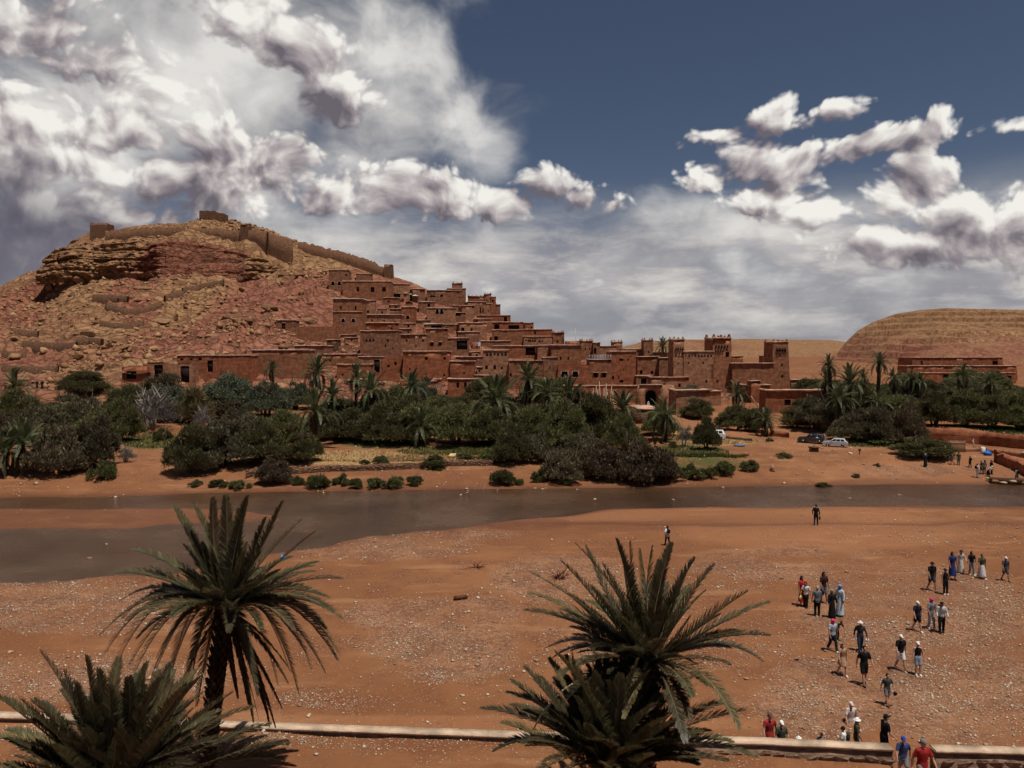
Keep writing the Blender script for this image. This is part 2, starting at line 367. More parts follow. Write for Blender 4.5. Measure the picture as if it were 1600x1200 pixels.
# ------------------------------------------------------------------ earth materials
def mat_ground():
    m, n, b = new_mat('red_earth', .95, .12)
    t = n.n.new('ShaderNodeTexCoord').outputs['Object']
    n1 = n.noise(t, .035, 5, .6); n2 = n.noise(t, .35, 7, .72); n3 = n.noise(t, 4.0, 6, .7); n4 = n.noise(n.vm('MULTIPLY', t, (.25, 1.2, 1)), .5, 5, .6)
    c = n.ramp(n1, [(.32, (.165, .066, .027)), (.5, (.212, .089, .038)), (.68, (.262, .118, .053))])
    c = n.mix(n.ss(n2, .40, .66), c, (.155, .059, .026, 1)); c = n.mix(n.ss(n4, .54, .70, 0, .55), c, (.325, .162, .080, 1))
    A = n.attr('mask'); ws = n.sep(A['Vector']); B = n.sep(n.attr('mask2')['Vector'])
    c = n.mix(n.m('MULTIPLY', B[0], .6), c, (.315, .140, .064, 1))                            # trodden path
    sp = n.vor(t, 7.5, 'F1')[0]; sp2 = n.vor(t, 2.6, 'F1')[0]
    spk = n.m('MULTIPLY', n.ss(sp, .30, .16), n.ss(n.m('ADD', n2, n.m('MULTIPLY', B[1], .35)), .47, .66))
    c = n.mix(n.m('MULTIPLY', spk, .85), c, (.52, .37, .25, 1))
    c = n.mix(n.m('MULTIPLY', n.ss(B[1], .15, .6), n.ss(n2, .42, .58, .15, .7)), c, (.120, .050, .025, 1))
    grav = n.m('MULTIPLY', B[1], n.ss(n3, .40, .62)); c = n.mix(n.m('MULTIPLY', grav, .55), c, (.36, .20, .12, 1))
    stw = n.m('MULTIPLY', ws[1], n.ss(n.m('ADD', n.m('MULTIPLY', n3, .6), n.m('MULTIPLY', n2, .5)), .44, .60)); c = n.mix(stw, c, n.mix(n.ss(n3, .4, .6), (.25, .150, .058, 1), (.36, .245, .105, 1)))
    gr = n.m('MULTIPLY', ws[2], n.ss(n.m('ADD', n3, n.m('MULTIPLY', n2, .4)), .52, .80)); c = n.mix(gr, c, n.mix(n3, (.030, .045, .012, 1), (.075, .085, .025, 1)))
    c = n.mix(n.m('MULTIPLY', ws[0], .78), c, (.085, .030, .016, 1))                          # wet silt
    n.put(b.inputs['Base Color'], c); n.put(b.inputs['Roughness'], n.ss(ws[0], 0, 1, .96, .55))
    h = n.m('ADD', n.m('MULTIPLY', n3, .5), n.m('ADD', n.m('MULTIPLY', n2, 1.2), n.m('MULTIPLY', n.ss(sp2, .5, .1), .35)))
    n.put(b.inputs['Normal'], n.bump(h, .55, .12)); return m
M_ground = mat_ground()
def mat_rock(name, warm=True):
    m, n, b = new_mat(name, .95, .1)
    t = n.n.new('ShaderNodeTexCoord').outputs['Object']; tone = n.attr('tone')['Fac']
    n1 = n.noise(t, .03, 5, .6); n2 = n.noise(t, .22, 7, .68); n3 = n.noise(t, 1.6, 6, .7); lay = n.noise(n.vm('MULTIPLY', t, (.12, .12, 1.7)), .55, 6, .62, .6)
    tan = n.ramp(n2, [(.30, (.175, .086, .041)), (.48, (.262, .138, .066)), (.66, (.372, .210, .104))])
    red = n.ramp(n2, [(.30, (.150, .056, .034)), (.5, (.245, .094, .056)), (.68, (.330, .142, .090))])
    k = n.ss(n.m('ADD', tone, n.m('MULTIPLY', n.m('SUBTRACT', n1, .5), 1.1)), .3, .7)
    c = n.mix(k, tan, red)
    c = n.mix(n.ss(lay, .56, .70, 0, .55), c, (.150, .066, .038, 1)); c = n.mix(n.ss(n3, .55, .72, 0, .45), c, (.130, .062, .038, 1)); c = n.mix(n.ss(n3, .45, .28, 0, .5), c, (.46, .29, .155, 1))
    jn = n.vor(n.vm('ADD', t, n.vm('SCALE', n.comb(n2, n3, n2), scale=3.0)), .30, 'DISTANCE_TO_EDGE')[0]; c = n.mix(n.ss(jn, .08, .01, 0, .28), c, (.085, .038, .022, 1))
    n5 = n.noise(t, .6, 5, .7); c = n.mix(n.ss(n5, .52, .72, 0, .35), c, (.130, .056, .033, 1))
    sc = n.vor(t, .9, 'F1', 2, .6)[0]; c = n.mix(n.ss(sc, .22, .08, 0, .6), c, (.43, .28, .15, 1))
    n.put(b.inputs['Base Color'], c)
    h = n.m('ADD', n.m('MULTIPLY', n3, .6), n.m('ADD', n.m('MULTIPLY', n2, 1.6), n.m('MULTIPLY', n.ss(sc, .4, .1), .5)))
    n.put(b.inputs['Normal'], n.bump(n.m('SUBTRACT', h, n.ss(jn, .12, .0, 0, .7)), .9, .7)); return m
M_hill = mat_rock('hill_rock')

def grid_faces(nr, nc):
    i = np.arange(nr-1)[:, None]*nc+np.arange(nc-1)[None, :]
    return np.stack([i, i+1, i+nc+1, i+nc], -1).reshape(-1, 4).astype(np.int32)

# ------------------------------------------------------------------ ground sheet
def ellmask(px, py, lst):
    r = 0
    for (cx, cy, rx, ry) in lst:
        d = np.sqrt(((px-cx)/rx)**2+((py-cy)/ry)**2); r = np.maximum(r, np.clip((1.0-d)*4, 0, 1))
    return r
cols = np.concatenate([np.arange(-3600, -700, 150), np.arange(-700, -60, 20), np.arange(-60, 1660, 3.6), np.arange(1660, 2300, 20), np.arange(2300, 5300, 150)])
rows_py = np.concatenate([np.arange(6000, 1600, -150), np.arange(1600, 1215, -12), np.arange(1215, 640, -1.7)])
ys = np.concatenate([CAM_H*F/(rows_py-HY), np.geomspace(192, 12000, 75)])
X = (cols[None, :]-800)/F*ys[:, None]; Y = np.broadcast_to(ys[:, None], X.shape); Z = ground(X, Y)
ppx, ppy = 800+F*X/Y, HY-(Z-CAM_H)*F/Y
rm = river_mask(X, Y)
wet = sstep(-9, -1, rm)*.9; wet = np.maximum(wet, sstep(-26, -4, rm)*.35*(vn2(X*.12, Y*.3, 61)*.5+.6))
wet = np.maximum(wet, ellmask(ppx, ppy, [(1380, 756, 110, 10), (240, 810, 420, 24), (820, 818, 90, 12)])*.65)
straw = ellmask(ppx, ppy, [(560, 716, 112, 15), (660, 717, 70, 10), (1110, 689, 85, 9), (1085, 684, 70, 6), (1070, 676, 60, 4)])
grass = ellmask(ppx, ppy, [(235, 690, 60, 14), (590, 690, 80, 12), (700, 705, 90, 8), (1070, 706, 75, 14), (1110, 725, 70, 12), (1570, 672, 60, 8), (1370, 692, 70, 8), (800, 706, 80, 10)])
path = ellmask(ppx, ppy, [(1330, 694, 160, 12), (1180, 672, 110, 12), (1090, 655, 70, 14), (1500, 712, 150, 16), (1440, 740, 200, 26), (1560, 740, 120, 30), (1290, 830, 260, 34), (900, 800, 600, 16)])*.7
path = np.maximum(path, ellmask(ppx, ppy, [(600, 1130, 900, 14)])*.7)
grav = ellmask(ppx, ppy, [(110, 945, 190, 48), (140, 1060, 230, 40), (600, 850, 160, 28), (640, 835, 180, 12), (690, 1010, 130, 60), (640, 960, 110, 30), (1430, 960, 200, 90), (1500, 1080, 180, 90), (1290, 1090, 120, 70), (880, 905, 130, 40), (760, 960, 60, 30), (1420, 735, 120, 12), (1250, 880, 200, 30)])
grav = np.clip(grav*(.65+.6*fbm2(X*.35, Y*.35, 3, 66)), 0, 1)
one = np.ones_like(X)
ground_o = mk('ground', np.stack([X, Y, Z], -1).reshape(-1, 3), grid_faces(*X.shape), M_ground, smooth=True,
              colors={'mask': np.stack([wet, straw, grass, one], -1).reshape(-1, 4), 'mask2': np.stack([path, grav, one*0, one], -1).reshape(-1, 4)})
tag(ground_o, kind='structure')

# ------------------------------------------------------------------ river
def mat_water():
    m, n, b = new_mat('river_water_surface', .12, .5)
    t = n.n.new('ShaderNodeTexCoord').outputs['Object']
    q = n.noise(t, .10, 4, .6)
    c = n.ramp(q, [(.35, (.045, .024, .012)), (.65, (.095, .052, .028))]); n.put(b.inputs['Base Color'], c)
    h = n.m('ADD', n.noise(n.vm('MULTIPLY', t, (1, 2.6, 1)), 2.2, 5, .62), n.m('MULTIPLY', n.noise(t, .5, 3, .5), .6))
    n.put(b.inputs['Normal'], n.bump(n.m('ADD', h, n.m('MULTIPLY', n.noise(n.vm('MULTIPLY', t, (.5, 1.6, 1)), .9, 4, .6), 1.4)), .5, .2)); b.inputs['IOR'].default_value = 1.33
    n.put(b.inputs['Roughness'], n.ss(q, .4, .6, .10, .28)); return m
wx = np.linspace(-170, 170, 60); wy = np.linspace(44, 92, 30); WX, WY = np.meshgrid(wx, wy)
tag(mk('river_water', np.stack([WX, WY, np.full_like(WX, -.13)], -1).reshape(-1, 3), grid_faces(*WX.shape), mat_water(), smooth=True), kind='structure')

# ------------------------------------------------------------------ hill
hx = np.concatenate([np.arange(-460, -260, 4.0), np.arange(-260, 108, .85)]); hy = np.concatenate([np.arange(120, 150, 1.5), np.arange(150, 336, .85), np.arange(336, 520, 4.0)])
HX, HYY = np.meshgrid(hx, hy); HZ = hill(HX, HYY)
hpx, hpy = 800+F*HX/HYY, HY-(HZ-CAM_H)*F/HYY
tone = .30+.25*fbm2(HX*.02, HYY*.02, 2, 70)+.35*np.clip((30-HZ)/30, 0, 1)
def softmask(px, py, lst):
    r = 0
    for (cx, cy, rx, ry) in lst: r = np.maximum(r, np.exp(-(((px-cx)/rx)**2+((py-cy)/ry)**2)*1.1))
    return r
_wx, _wy = hpx+38*fbm2(HX*.03, HYY*.03, 3, 171), hpy+26*fbm2(HX*.035, HYY*.035, 3, 172)
tone = np.maximum(tone, softmask(_wx, _wy, [(228, 455, 55, 34), (440, 480, 90, 44), (480, 500, 90, 34), (330, 520, 150, 26), (20, 480, 40, 20), (220, 545, 160, 20), (500, 470, 40, 60), (400, 545, 150, 20)])*.95)
tone = tone+.06; tone = np.where(HX > -75, np.maximum(tone, .62), tone); tone = np.minimum(tone, np.where((hpy < 420) & (hpx < 560), .25, 1))
tag(mk('hill', np.stack([HX, HYY, HZ], -1).reshape(-1, 3), grid_faces(*HX.shape), M_hill, smooth=True, attrs={'tone': tone}), kind='structure')

# cliff band under the summit: layered ledges with an undercut wall
cs = np.linspace(82, 505, 620); cv = np.linspace(0, 1, 78)
def cliff_xyz():
    S, V = np.meshgrid(cs, cv); x = (S-800)/F*295.0
    yf = cliff_foot_y(x); k = np.sqrt(cliff_k(x)); zr = np.interp(x, _rx, _rz)
    zf = 3+(zr-3)*.62; hc = (zr-3)*.17
    z = zf-2.5+(hc*k+3.4)*V
    wall = sstep(266, 276, S)*(1-sstep(388, 410, S))                     # the big smooth undercut face
    lay = np.zeros_like(S)
    zz = z+1.1*fbm2(x*.06, x*0+3, 3, 81)
    for kk, (per, am) in enumerate([(4.2, 2.0), (1.9, .7), (.7, .25)]):
        ph = (zz/per+.35*vn2(x*.09*(kk+1), x*0, 90+kk)) % 1.0
        lay = lay+am*(sstep(0, .12, ph)-sstep(.72, 1.0, ph)*1.0)*(.55+.75*np.abs(vn2(x*.11*(kk+1.0)+kk*7, np.floor(zz/per), 95+kk)))
    cell = _hash(np.floor(x*.16+.4*vn2(zz*.3, x*0, 6)), np.floor(zz*.30+.5*vn2(x*.1, x*0, 7)), x*0, 8)
    blk = 3.2*fbm3(x*.07, zz*.13, x*0, 3, 101)+2.6*(cell-.4)+1.7*np.abs(fbm3(x*.3, zz*.42, x*0+4, 3, 104))+.5*fbm3(x*1.0, zz*1.2, x*0, 2, 109)
    crack = -3.0*np.clip(1-np.abs(vn2(x*.16, zz*.05, 111))*9, 0, 1)
    out = (lay+blk+crack)*(1-.86*wall)+wall*(-.3+.55*fbm3(x*.2, zz*.16, x*0, 4, 112)+1.3*sstep(.82, .93, V)-1.0*sstep(.16, .02, V)+1.6*(V-.5))
    out = out*np.sin(np.pi*np.clip(V, .02, .98))**.25
    y = yf+1.2-out*.8*(.35+.65*k)+2.4*V**3-(1-V)**1.3*3.6
    y = y+(1-k)*4.0
    return x, y, z, wall
cx, cy, cz, cw = cliff_xyz()
ct = np.clip(.28+.35*fbm2(cx*.05, cz*.2, 2, 120)+.42*cw, 0, 1)
M_cliff = mat_rock('cliff_rock')
cliff_o = tag(mk('cliff', np.stack([cx, cy, cz], -1).reshape(-1, 3), grid_faces(*cx.shape), M_cliff, smooth=False, attrs={'tone': ct}), kind='structure')

# ------------------------------------------------------------------ table mountain on the right, plateau behind, low hills round about
def strata_z(z, x, y, per, hard, seed):
    w = z/per+.45*fbm2(x*.004, y*.004, 2, seed); f = w-np.floor(w)
    return (np.floor(w)+sstep(1-hard, 1.0, f)*.75+f*.25-.45*fbm2(x*.004, y*.004, 2, seed))*per
def mesa():
    px = np.concatenate([np.arange(1215, 1640, 2.2), np.arange(1640, 2600, 12)]); v = np.concatenate([np.linspace(0, .42, 60), np.linspace(.423, 1, 300)])
    tp = np.interp(px, [1235, 1290, 1308, 1323, 1340, 1362, 1400, 1440, 1475, 1600, 1900, 2200, 2600], [600, 566, 552, 533, 517, 504, 490, 484, 481.5, 484, 488, 510, 560])
    PX, V = np.meshgrid(px, v); yr = 760+0*PX; yb = 470+30*vn2(PX*.01, PX*0, 130)
    y = yb+(yr-yb)*V; x = (PX-800)/F*(y*.55+.45*yr); zr = CAM_H+(HY-np.interp(PX, px, tp))/F*yr; zb = 2.0
    s = 1-(1-V)**1.5
    z = zb+(zr-zb)*s
    k = sstep(.24, .36, V)*(1-sstep(.95, 1, V))*np.clip(.9+.6*fbm2(x*.006, y*.05, 2, 136), 0, 1)
    z2 = strata_z(z+.35*fbm2(x*.012, y*.012, 3, 135), x, y, 6.4, .045, 131)
    z = z*(1-k)+z2*k
    gul = np.abs(fbm2(x*.055, y*.006, 3, 133)); z = z-(.9-gul)*2.2*sstep(.05, .3, V)*(1-sstep(.5, .7, V))
    z = z+.5*fbm2(x*.12, y*.12, 3, 134)*(1-sstep(.9, 1, V))
    # far side
    yb2 = np.linspace(775, 1250, 14)[:, None]+0*px[None, :]; z2b = np.maximum(zr[-1][None, :]-(yb2-760)*.07, 0); x2 = (px[None, :]-800)/F*(760+(yb2-760)*1.12)
    return np.concatenate([x, x2]), np.concatenate([y, yb2]), np.concatenate([z, z2b])
mx, my, mz = mesa()
mt = np.clip(1.05-(mz-14)/26+.2*fbm2(mx*.01, my*.01, 2, 140), 0, 1)*.62
mt = np.clip(mt+(_hash(np.floor(mz/2.6+.5*fbm2(mx*.006, my*.006, 2, 143)), mx*0, mx*0, 144)-.5)*.75*sstep(20, 34, mz), 0, 1)
tag(mk('table_mountain', np.stack([mx, my, mz], -1).reshape(-1, 3), grid_faces(*mx.shape), mat_rock('mesa_rock'), smooth=False, attrs={'tone': mt}), kind='structure')
def plateau():
    px = np.concatenate([np.arange(-2600, 820, 60), np.arange(820, 1420, 4), np.arange(1420, 4200, 60)]); v = np.linspace(0, 1, 60)
    tp = np.interp(px, [-2600, -1200, 0, 700, 905, 960, 1005, 1045, 1200, 1302, 1340, 2000, 4200], [535, 525, 538, 546, 541, 546, 533, 530.5, 530.5, 531.5, 538, 532, 525])
    PX, V = np.meshgrid(px, v); yb = 900.0; yr = 1500.0; y = yb+(yr-yb)*V; x = (PX-800)/F*y
    zr = CAM_H+(HY-np.interp(PX, px, tp))/F*yr; s = 1-(1-V)**1.6; z = -4+(zr+4)*s
    z = z*(1-.6*sstep(.3, .6, V))+.6*sstep(.3, .6, V)*strata_z(z, x, y, 6.5, .3, 151)+(2.0*fbm2(x*.02, y*.02, 4, 152))*(1-sstep(.85, 1, V))
    yb2 = np.linspace(1540, 3200, 10)[:, None]+0*px[None, :]; z2 = zr[-1][None, :]-(yb2-1500)*.03; x2 = (px[None, :]-800)/F*1500*1.03+0*yb2
    return np.concatenate([x, x2]), np.concatenate([y, yb2]), np.concatenate([z, z2])
qx, qy, qz = plateau()
tag(mk('plateau', np.stack([qx, qy, qz], -1).reshape(-1, 3), grid_faces(*qx.shape), mat_rock('plateau_rock'), smooth=True, attrs={'tone': .25+.3*fbm2(qx*.006, qy*.006, 2, 155)}), kind='structure')

# ------------------------------------------------------------------ mud houses
def mat_mud(name, col, stone=0.0):
    m, n, b = new_mat(name, .95, .08)
    t = n.n.new('ShaderNodeTexCoord').outputs['Object']
    w = n.noise(t, .9, 5, .6); f = n.noise(t, 5.0, 5, .7)
    lift = n.noise(n.vm('MULTIPLY', t, (.22, .22, 1.0)), 1.9, 4, .6); streak = n.noise(n.vm('MULTIPLY', t, (1.0, 1.0, .10)), 2.2, 4, .6)
    a = tuple(v*.66 for v in col); h = tuple(min(v*1.34, 1) for v in col)
    c = n.mix(n.ss(w, .3, .7), a+(1,), h+(1,)); c = n.mix(n.ss(lift, .52, .68, 0, .45), c, tuple(v*.55 for v in col)+(1,)); c = n.mix(n.ss(streak, .56, .70, 0, .42), c, tuple(v*.62 for v in col)+(1,))
    c = n.mix(n.ss(f, .58, .75, 0, .4), c, tuple(min(v*1.5, 1) for v in col)+(1,))
    hh = n.m('ADD', f, n.m('MULTIPLY', lift, 1.4))
    if stone:
        v = n.vor(n.vm('MULTIPLY', t, (1, 1, 1.7)), 2.4, 'F1')
        c = n.mix(stone, c, n.mix(n.ss(v[0], .2, .55), tuple(min(q*1.25, 1) for q in col)+(1,), tuple(q*.45 for q in col)+(1,))); hh = n.m('SUBTRACT', hh, n.m('MULTIPLY', v[0], 2.0*stone))
    n.put(b.inputs['Base Color'], c); n.put(b.inputs['Normal'], n.bump(hh, .5, .12)); return m
MUD = [mat_mud('mud_plaster', (.258, .108, .056)), mat_mud('mud_brown', (.236, .108, .062)), mat_mud('mud_pale', (.305, .146, .082)), mat_mud('mud_red', (.268, .096, .047))]
M_stone = mat_mud('dry_stone', (.165, .086, .050), .75); M_fort = mat_mud('fort_masonry', (.190, .096, .054), .6)
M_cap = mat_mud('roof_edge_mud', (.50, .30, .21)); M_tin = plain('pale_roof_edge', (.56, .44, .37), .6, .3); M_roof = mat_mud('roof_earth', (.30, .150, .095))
M_dark = plain('shutter_and_shade', (.020, .013, .010), .8, .1); M_white = plain('whitewash', (.34, .25, .20), .9, .1); M_wood = plain('old_wood', (.085, .045, .026), .85, .1)  # M_dark: shutters, doors and eyes, also painted shade inside openings
M_metal = plain('galvanised_rail', (.42, .44, .47), .45, .5, .3); M_palew = plain('pale_timber', (.42, .30, .20), .8, .1)

def wall_grid(w0, w1, zb, zt, holes, cell, top_jit, jit, seed, yfun, taper):
    """front sheet with real openings: vertices in the local x-z plane, cut along the openings' edges"""
    xs = set([w0, w1]); zs = set([zb, zt]); rnd = random.Random(seed)
    k = max(1, int((w1-w0)/cell)); xs |= {w0+(w1-w0)*i/k for i in range(k+1)}
    k = max(1, int((zt-zb)/cell)); zs |= {zb+(zt-zb)*i/k for i in range(k+1)}
    for (a, c, d, e) in holes:
        xs = {x for x in xs if not (a-.12 < x < c+.12)} | {a, c} | {x for x in (w0, w1)}; zs = {z for z in zs if not (d-.12 < z < e+.12)} | {d, e} | {zb, zt}
    xs = sorted(xs); zs = sorted(zs); nx = len(xs); V = []; fixed = set()
    for (a, c, d, e) in holes:
        for i, x in enumerate(xs):
            for j, z in enumerate(zs):
                if a-.01 <= x <= c+.01 and d-.01 <= z <= e+.01: fixed.add((i, j))
    for j, z in enumerate(zs):
        for i, x in enumerate(xs):
            jx = jz = 0.0
            if (i, j) not in fixed:
                jx = rnd.uniform(-jit, jit) if 0 < i < nx-1 else rnd.uniform(-jit, jit)*.6
                jz = rnd.uniform(-jit, jit) if 0 < j < len(zs)-1 else (rnd.uniform(-top_jit, top_jit*.3) if j else 0)
            tp = 1-taper*(z/max(zt, .1)) if z > 0 else 1.0
            V.append([x*tp+jx, yfun(z)+(0 if (i, j) in fixed else rnd.uniform(-jit, jit)*.5), z+jz])
    Fs = []
    for j in range(len(zs)-1):
        for i in range(nx-1):
            xc, zc = (xs[i]+xs[i+1])/2, (zs[j]+zs[j+1])/2
            if any(a < xc < c and d < zc < e for (a, c, d, e) in holes): continue
            Fs.append((j*nx+i, j*nx+i+1, (j+1)*nx+i+1, (j+1)*nx+i))
    return V, Fs
N_HOUSE = [0]; RECTS = []
def house(px0, px1, top, bot, label, win=(), depth=7.0, yaw=0.0, mat=0, cap='mud', taper=.02, crown=None, name='mud_house', cat='house', y=None, door=None, ruin=0.0, ov=.16, bands=(), rail=None, sink=4.0, group=None, capw=None):
    """px0..px1, top, bot: how the front face is seen; it stands where that line of sight meets the slope"""
    N_HOUSE[0] += 1; sd = N_HOUSE[0]; pc = (px0+px1)/2
    if y is None:
        h = hit(pc, bot, 88); y = h[1] if h else 300.0
    x = (pc-800)/F*y; sc = y/F; W = (px1-px0)*sc; zbase = CAM_H+(HY-bot)*sc; ht = (bot-top)*sc
    RECTS.append((px0, px1, top, bot)); yw = R(yaw); W = W/max(math.cos(yw), .5)
    root = empty(name, (x, y, zbase), yw, label, cat, group)
    M = MUD[mat] if isinstance(mat, int) else mat
    bat = .05 if taper < .03 else .09
    holes = []; wins = []
    for wv in win:
        wx, wz, ww, wh = wv[:4]; flag = wv[4] if len(wv) > 4 else ''
        a = (wx-pc)*sc; zc = (bot-wz)*sc; hw, hh = ww*sc/2, wh*sc/2
        if abs(a)+hw > W/2-.15: a = math.copysign(W/2-.2-hw, a)
        holes.append((a-hw, a+hw, zc-hh, zc+hh)); wins.append((a, zc, hw, hh, flag))
    if door:
        a = (door[0]-pc)*sc; hw = door[1]*sc/2; holes.append((a-hw, a+hw, .02, door[2]*sc))
    cell = 1.1 if ht < 9 else 1.5; tj = .15+ruin
    yf = lambda z: bat*max(z, 0)*.5
    V, Fs = wall_grid(-W/2, W/2, -sink, ht, holes, cell, tj, .09, sd, yf, taper)
    mb = MB(); mb.add(V, Fs)
    # reveals of the openings
    for (a, c, d, e) in holes:
        q = .38; tp = 1-taper*((d+e)/2/max(ht, .1)); A, C = a*tp, c*tp
        pts = [(A, yf(d)-.002, d), (C, yf(d)-.002, d), (C, yf(e)-.002, e), (A, yf(e)-.002, e), (A, q+yf(d), d), (C, q+yf(d), d), (C, q+yf(e), e), (A, q+yf(e), e)]
        mb.add(pts, [(0, 1, 5, 4), (1, 2, 6, 5), (2, 3, 7, 6), (3, 0, 4, 7), (4, 5, 6, 7)])
    # two sides, back, roof a little below the parapet
    tpx = (1-taper)*W/2; dt = depth
    for sgn in (-1, 1):
        nz = max(2, int(ht/1.6)); nd = max(2, int(dt/1.8)); rnd = random.Random(sd*3+sgn); VV = []; FF = []
        for j in range(nz+2):
            z = -sink if j == 0 else ht*(j-1)/nz
            for i in range(nd+1):
                tp = 1-taper*(max(z, 0)/max(ht, .1))
                jt = rnd.uniform(-.05, .05) if 0 < i < nd else 0
                VV.append((sgn*(W/2*tp+jt), yf(z)+(dt-2*yf(z))*i/nd, z+(rnd.uniform(-tj, tj*.3) if j == nz+1 else 0)))
        for j in range(nz+1):
            for i in range(nd):
                f = (j*(nd+1)+i, j*(nd+1)+i+1, (j+1)*(nd+1)+i+1, (j+1)*(nd+1)+i); FF.append(f if sgn > 0 else f[::-1])
        mb.add(VV, FF)
    mb.add([(-W/2, dt, -sink), (W/2, dt, -sink), (tpx, dt-yf(ht), ht), (-tpx, dt-yf(ht), ht)], [(1, 0, 3, 2)])
    wall = mb.build('wall', M, root)
    rz = ht-min(.55, ht*.25)-ruin
    MB().add([(-tpx+.03, yf(rz)+.03, rz), (tpx-.03, yf(rz)+.03, rz), (tpx-.03, dt-yf(rz)-.03, rz), (-tpx+.03, dt-yf(rz)-.03, rz)], [(0, 1, 2, 3)]).build('roof', M_roof, root)
    if cap and not ruin:
        c = MB(); th = capw or random.uniform(.18, .32); o = ov; nseg = max(2, int(W/2.2)); rnd = random.Random(sd+500); y0 = yf(ht)
        xs = [-tpx-o+(2*tpx+2*o)*i/nseg for i in range(nseg+1)]; zo = [ht+rnd.uniform(-.05, .06) for _ in xs]; yo = [y0-o+rnd.uniform(-.04, .04) for _ in xs]
        VV = []
        for i, q in enumerate(xs): VV += [(q, yo[i], zo[i]), (q, y0+.42, zo[i]), (q, y0+.42, zo[i]+th), (q, yo[i], zo[i]+th)]
        FF = [(4*i+a, 4*(i+1)+a, 4*(i+1)+(a+1) % 4, 4*i+(a+1) % 4) for i in range(nseg) for a in range(4)]
        FF = [f[::-1] for f in FF]+[(0, 1, 2, 3), tuple(4*nseg+k for k in (3, 2, 1, 0))]; c.add(VV, FF)
        for sgn in (-1, 1):
            a, bb = sorted((sgn*(tpx-.36), sgn*(tpx+o*.9))); c.box(a, bb, y0+.425, dt-y0, ht-.02, ht+th-.03, jit=.02)
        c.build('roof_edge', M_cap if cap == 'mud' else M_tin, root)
    for (a, zc, hw, hh, flag) in wins:
        tp = 1-taper*(zc/max(ht, .1)); a *= tp; hw2 = hw*tp
        wo = MB().box(a-hw2+.005, a+hw2-.005, yf(zc)+.24, yf(zc)+.30, zc-hh+.005, zc+hh-.005).build('window', M_dark, root)  # dark panel: shutter, and painted shade of the interior in wide openings
        if 'f' in flag or 'b' in flag:
            fm = MB(); e = .13 if 'f' in flag else .07; fy0, fy1 = (yf(zc)-.05, yf(zc)+.10) if 'f' in flag else (yf(zc)+.14, yf(zc)+.20)
            s = 1 if 'f' in flag else -1
            x0, x1, z0, z1 = (a-hw2-e, a+hw2+e, zc-hh-e, zc+hh+e) if s > 0 else (a-hw2+.01, a+hw2-.01, zc-hh+.01, zc+hh-.01)
            xi0, xi1, zi0, zi1 = (a-hw2, a+hw2, zc-hh, zc+hh) if s > 0 else (x0+e, x1-e, z0+e, z1-e)
            fm.box(x0, x1, fy0, fy1, zi1, z1); fm.box(x0, x1, fy0, fy1, z0, zi0); fm.box(x0, xi0, fy0, fy1, zi0, zi1); fm.box(xi1, x1, fy0, fy1, zi0, zi1)
            if s < 0: fm.box(a-.03, a+.03, fy0-.004, fy1, zi0, zi1)
            fm.build('frame', M_white if s > 0 else M_wood, wo)
        if 'h' in flag: MB().box(a-hw2*1.6, a+hw2*1.6, yf(zc)-.32, yf(zc)+.05, zc+hh+.02, zc+hh+.14).build('hood', M_cap if 'w' not in flag else M_tin, wo)
    if door:
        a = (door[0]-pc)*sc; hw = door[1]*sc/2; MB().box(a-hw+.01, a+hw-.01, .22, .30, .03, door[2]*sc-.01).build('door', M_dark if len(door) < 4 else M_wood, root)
    for bz in bands:                                            # string courses
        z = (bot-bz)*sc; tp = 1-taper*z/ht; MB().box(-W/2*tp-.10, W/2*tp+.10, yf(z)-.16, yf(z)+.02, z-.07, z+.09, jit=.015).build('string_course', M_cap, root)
    if crown:                                                    # stepped corner horns and merlons
        q = .55 if crown != 'big' else .8
        spots = [(-tpx+q*.5, yf(ht)+q*.5), (tpx-q*.5, yf(ht)+q*.5), (-tpx+q*.5, dt-yf(ht)-q*.5), (tpx-q*.5, dt-yf(ht)-q*.5)]
        if crown in ('full', 'big') or W > 3.4:
            k = max(1, int(W/1.5)-1); spots += [(-tpx+2*tpx*(i+1)/(k+1), yf(ht)+q*.4) for i in range(k)]
        for i, (a, b) in enumerate(spots):
            hq = q*1.25 if i < 4 else q*.8; m2 = MB(); zz = ht+.14
            m2.box(a-q*.5, a+q*.5, b-q*.4, b+q*.4, zz-.2, zz+hq*.45, jit=.05); m2.box(a-q*.27, a+q*.27, b-q*.25, b+q*.25, zz+hq*.45-.02, zz+hq, jit=.05)
            m2.build('merlon', M, root)
    if rail:
        rm = MB(); r0 = ht+.2; y0 = yf(ht)
        for i in range(9): xx = -tpx+2*tpx*i/8; rm.tube([(xx, y0+.1, r0-.1), (xx, y0+.1, r0+1.0)], .04, 6)
        for zz in (.3, .65, 1.0): rm.tube([(-tpx, y0+.1, r0+zz), (tpx, y0+.1, r0+zz)], .035, 6)
        rm.build('railing', M_metal, root)
    return root, y, sc, W, ht
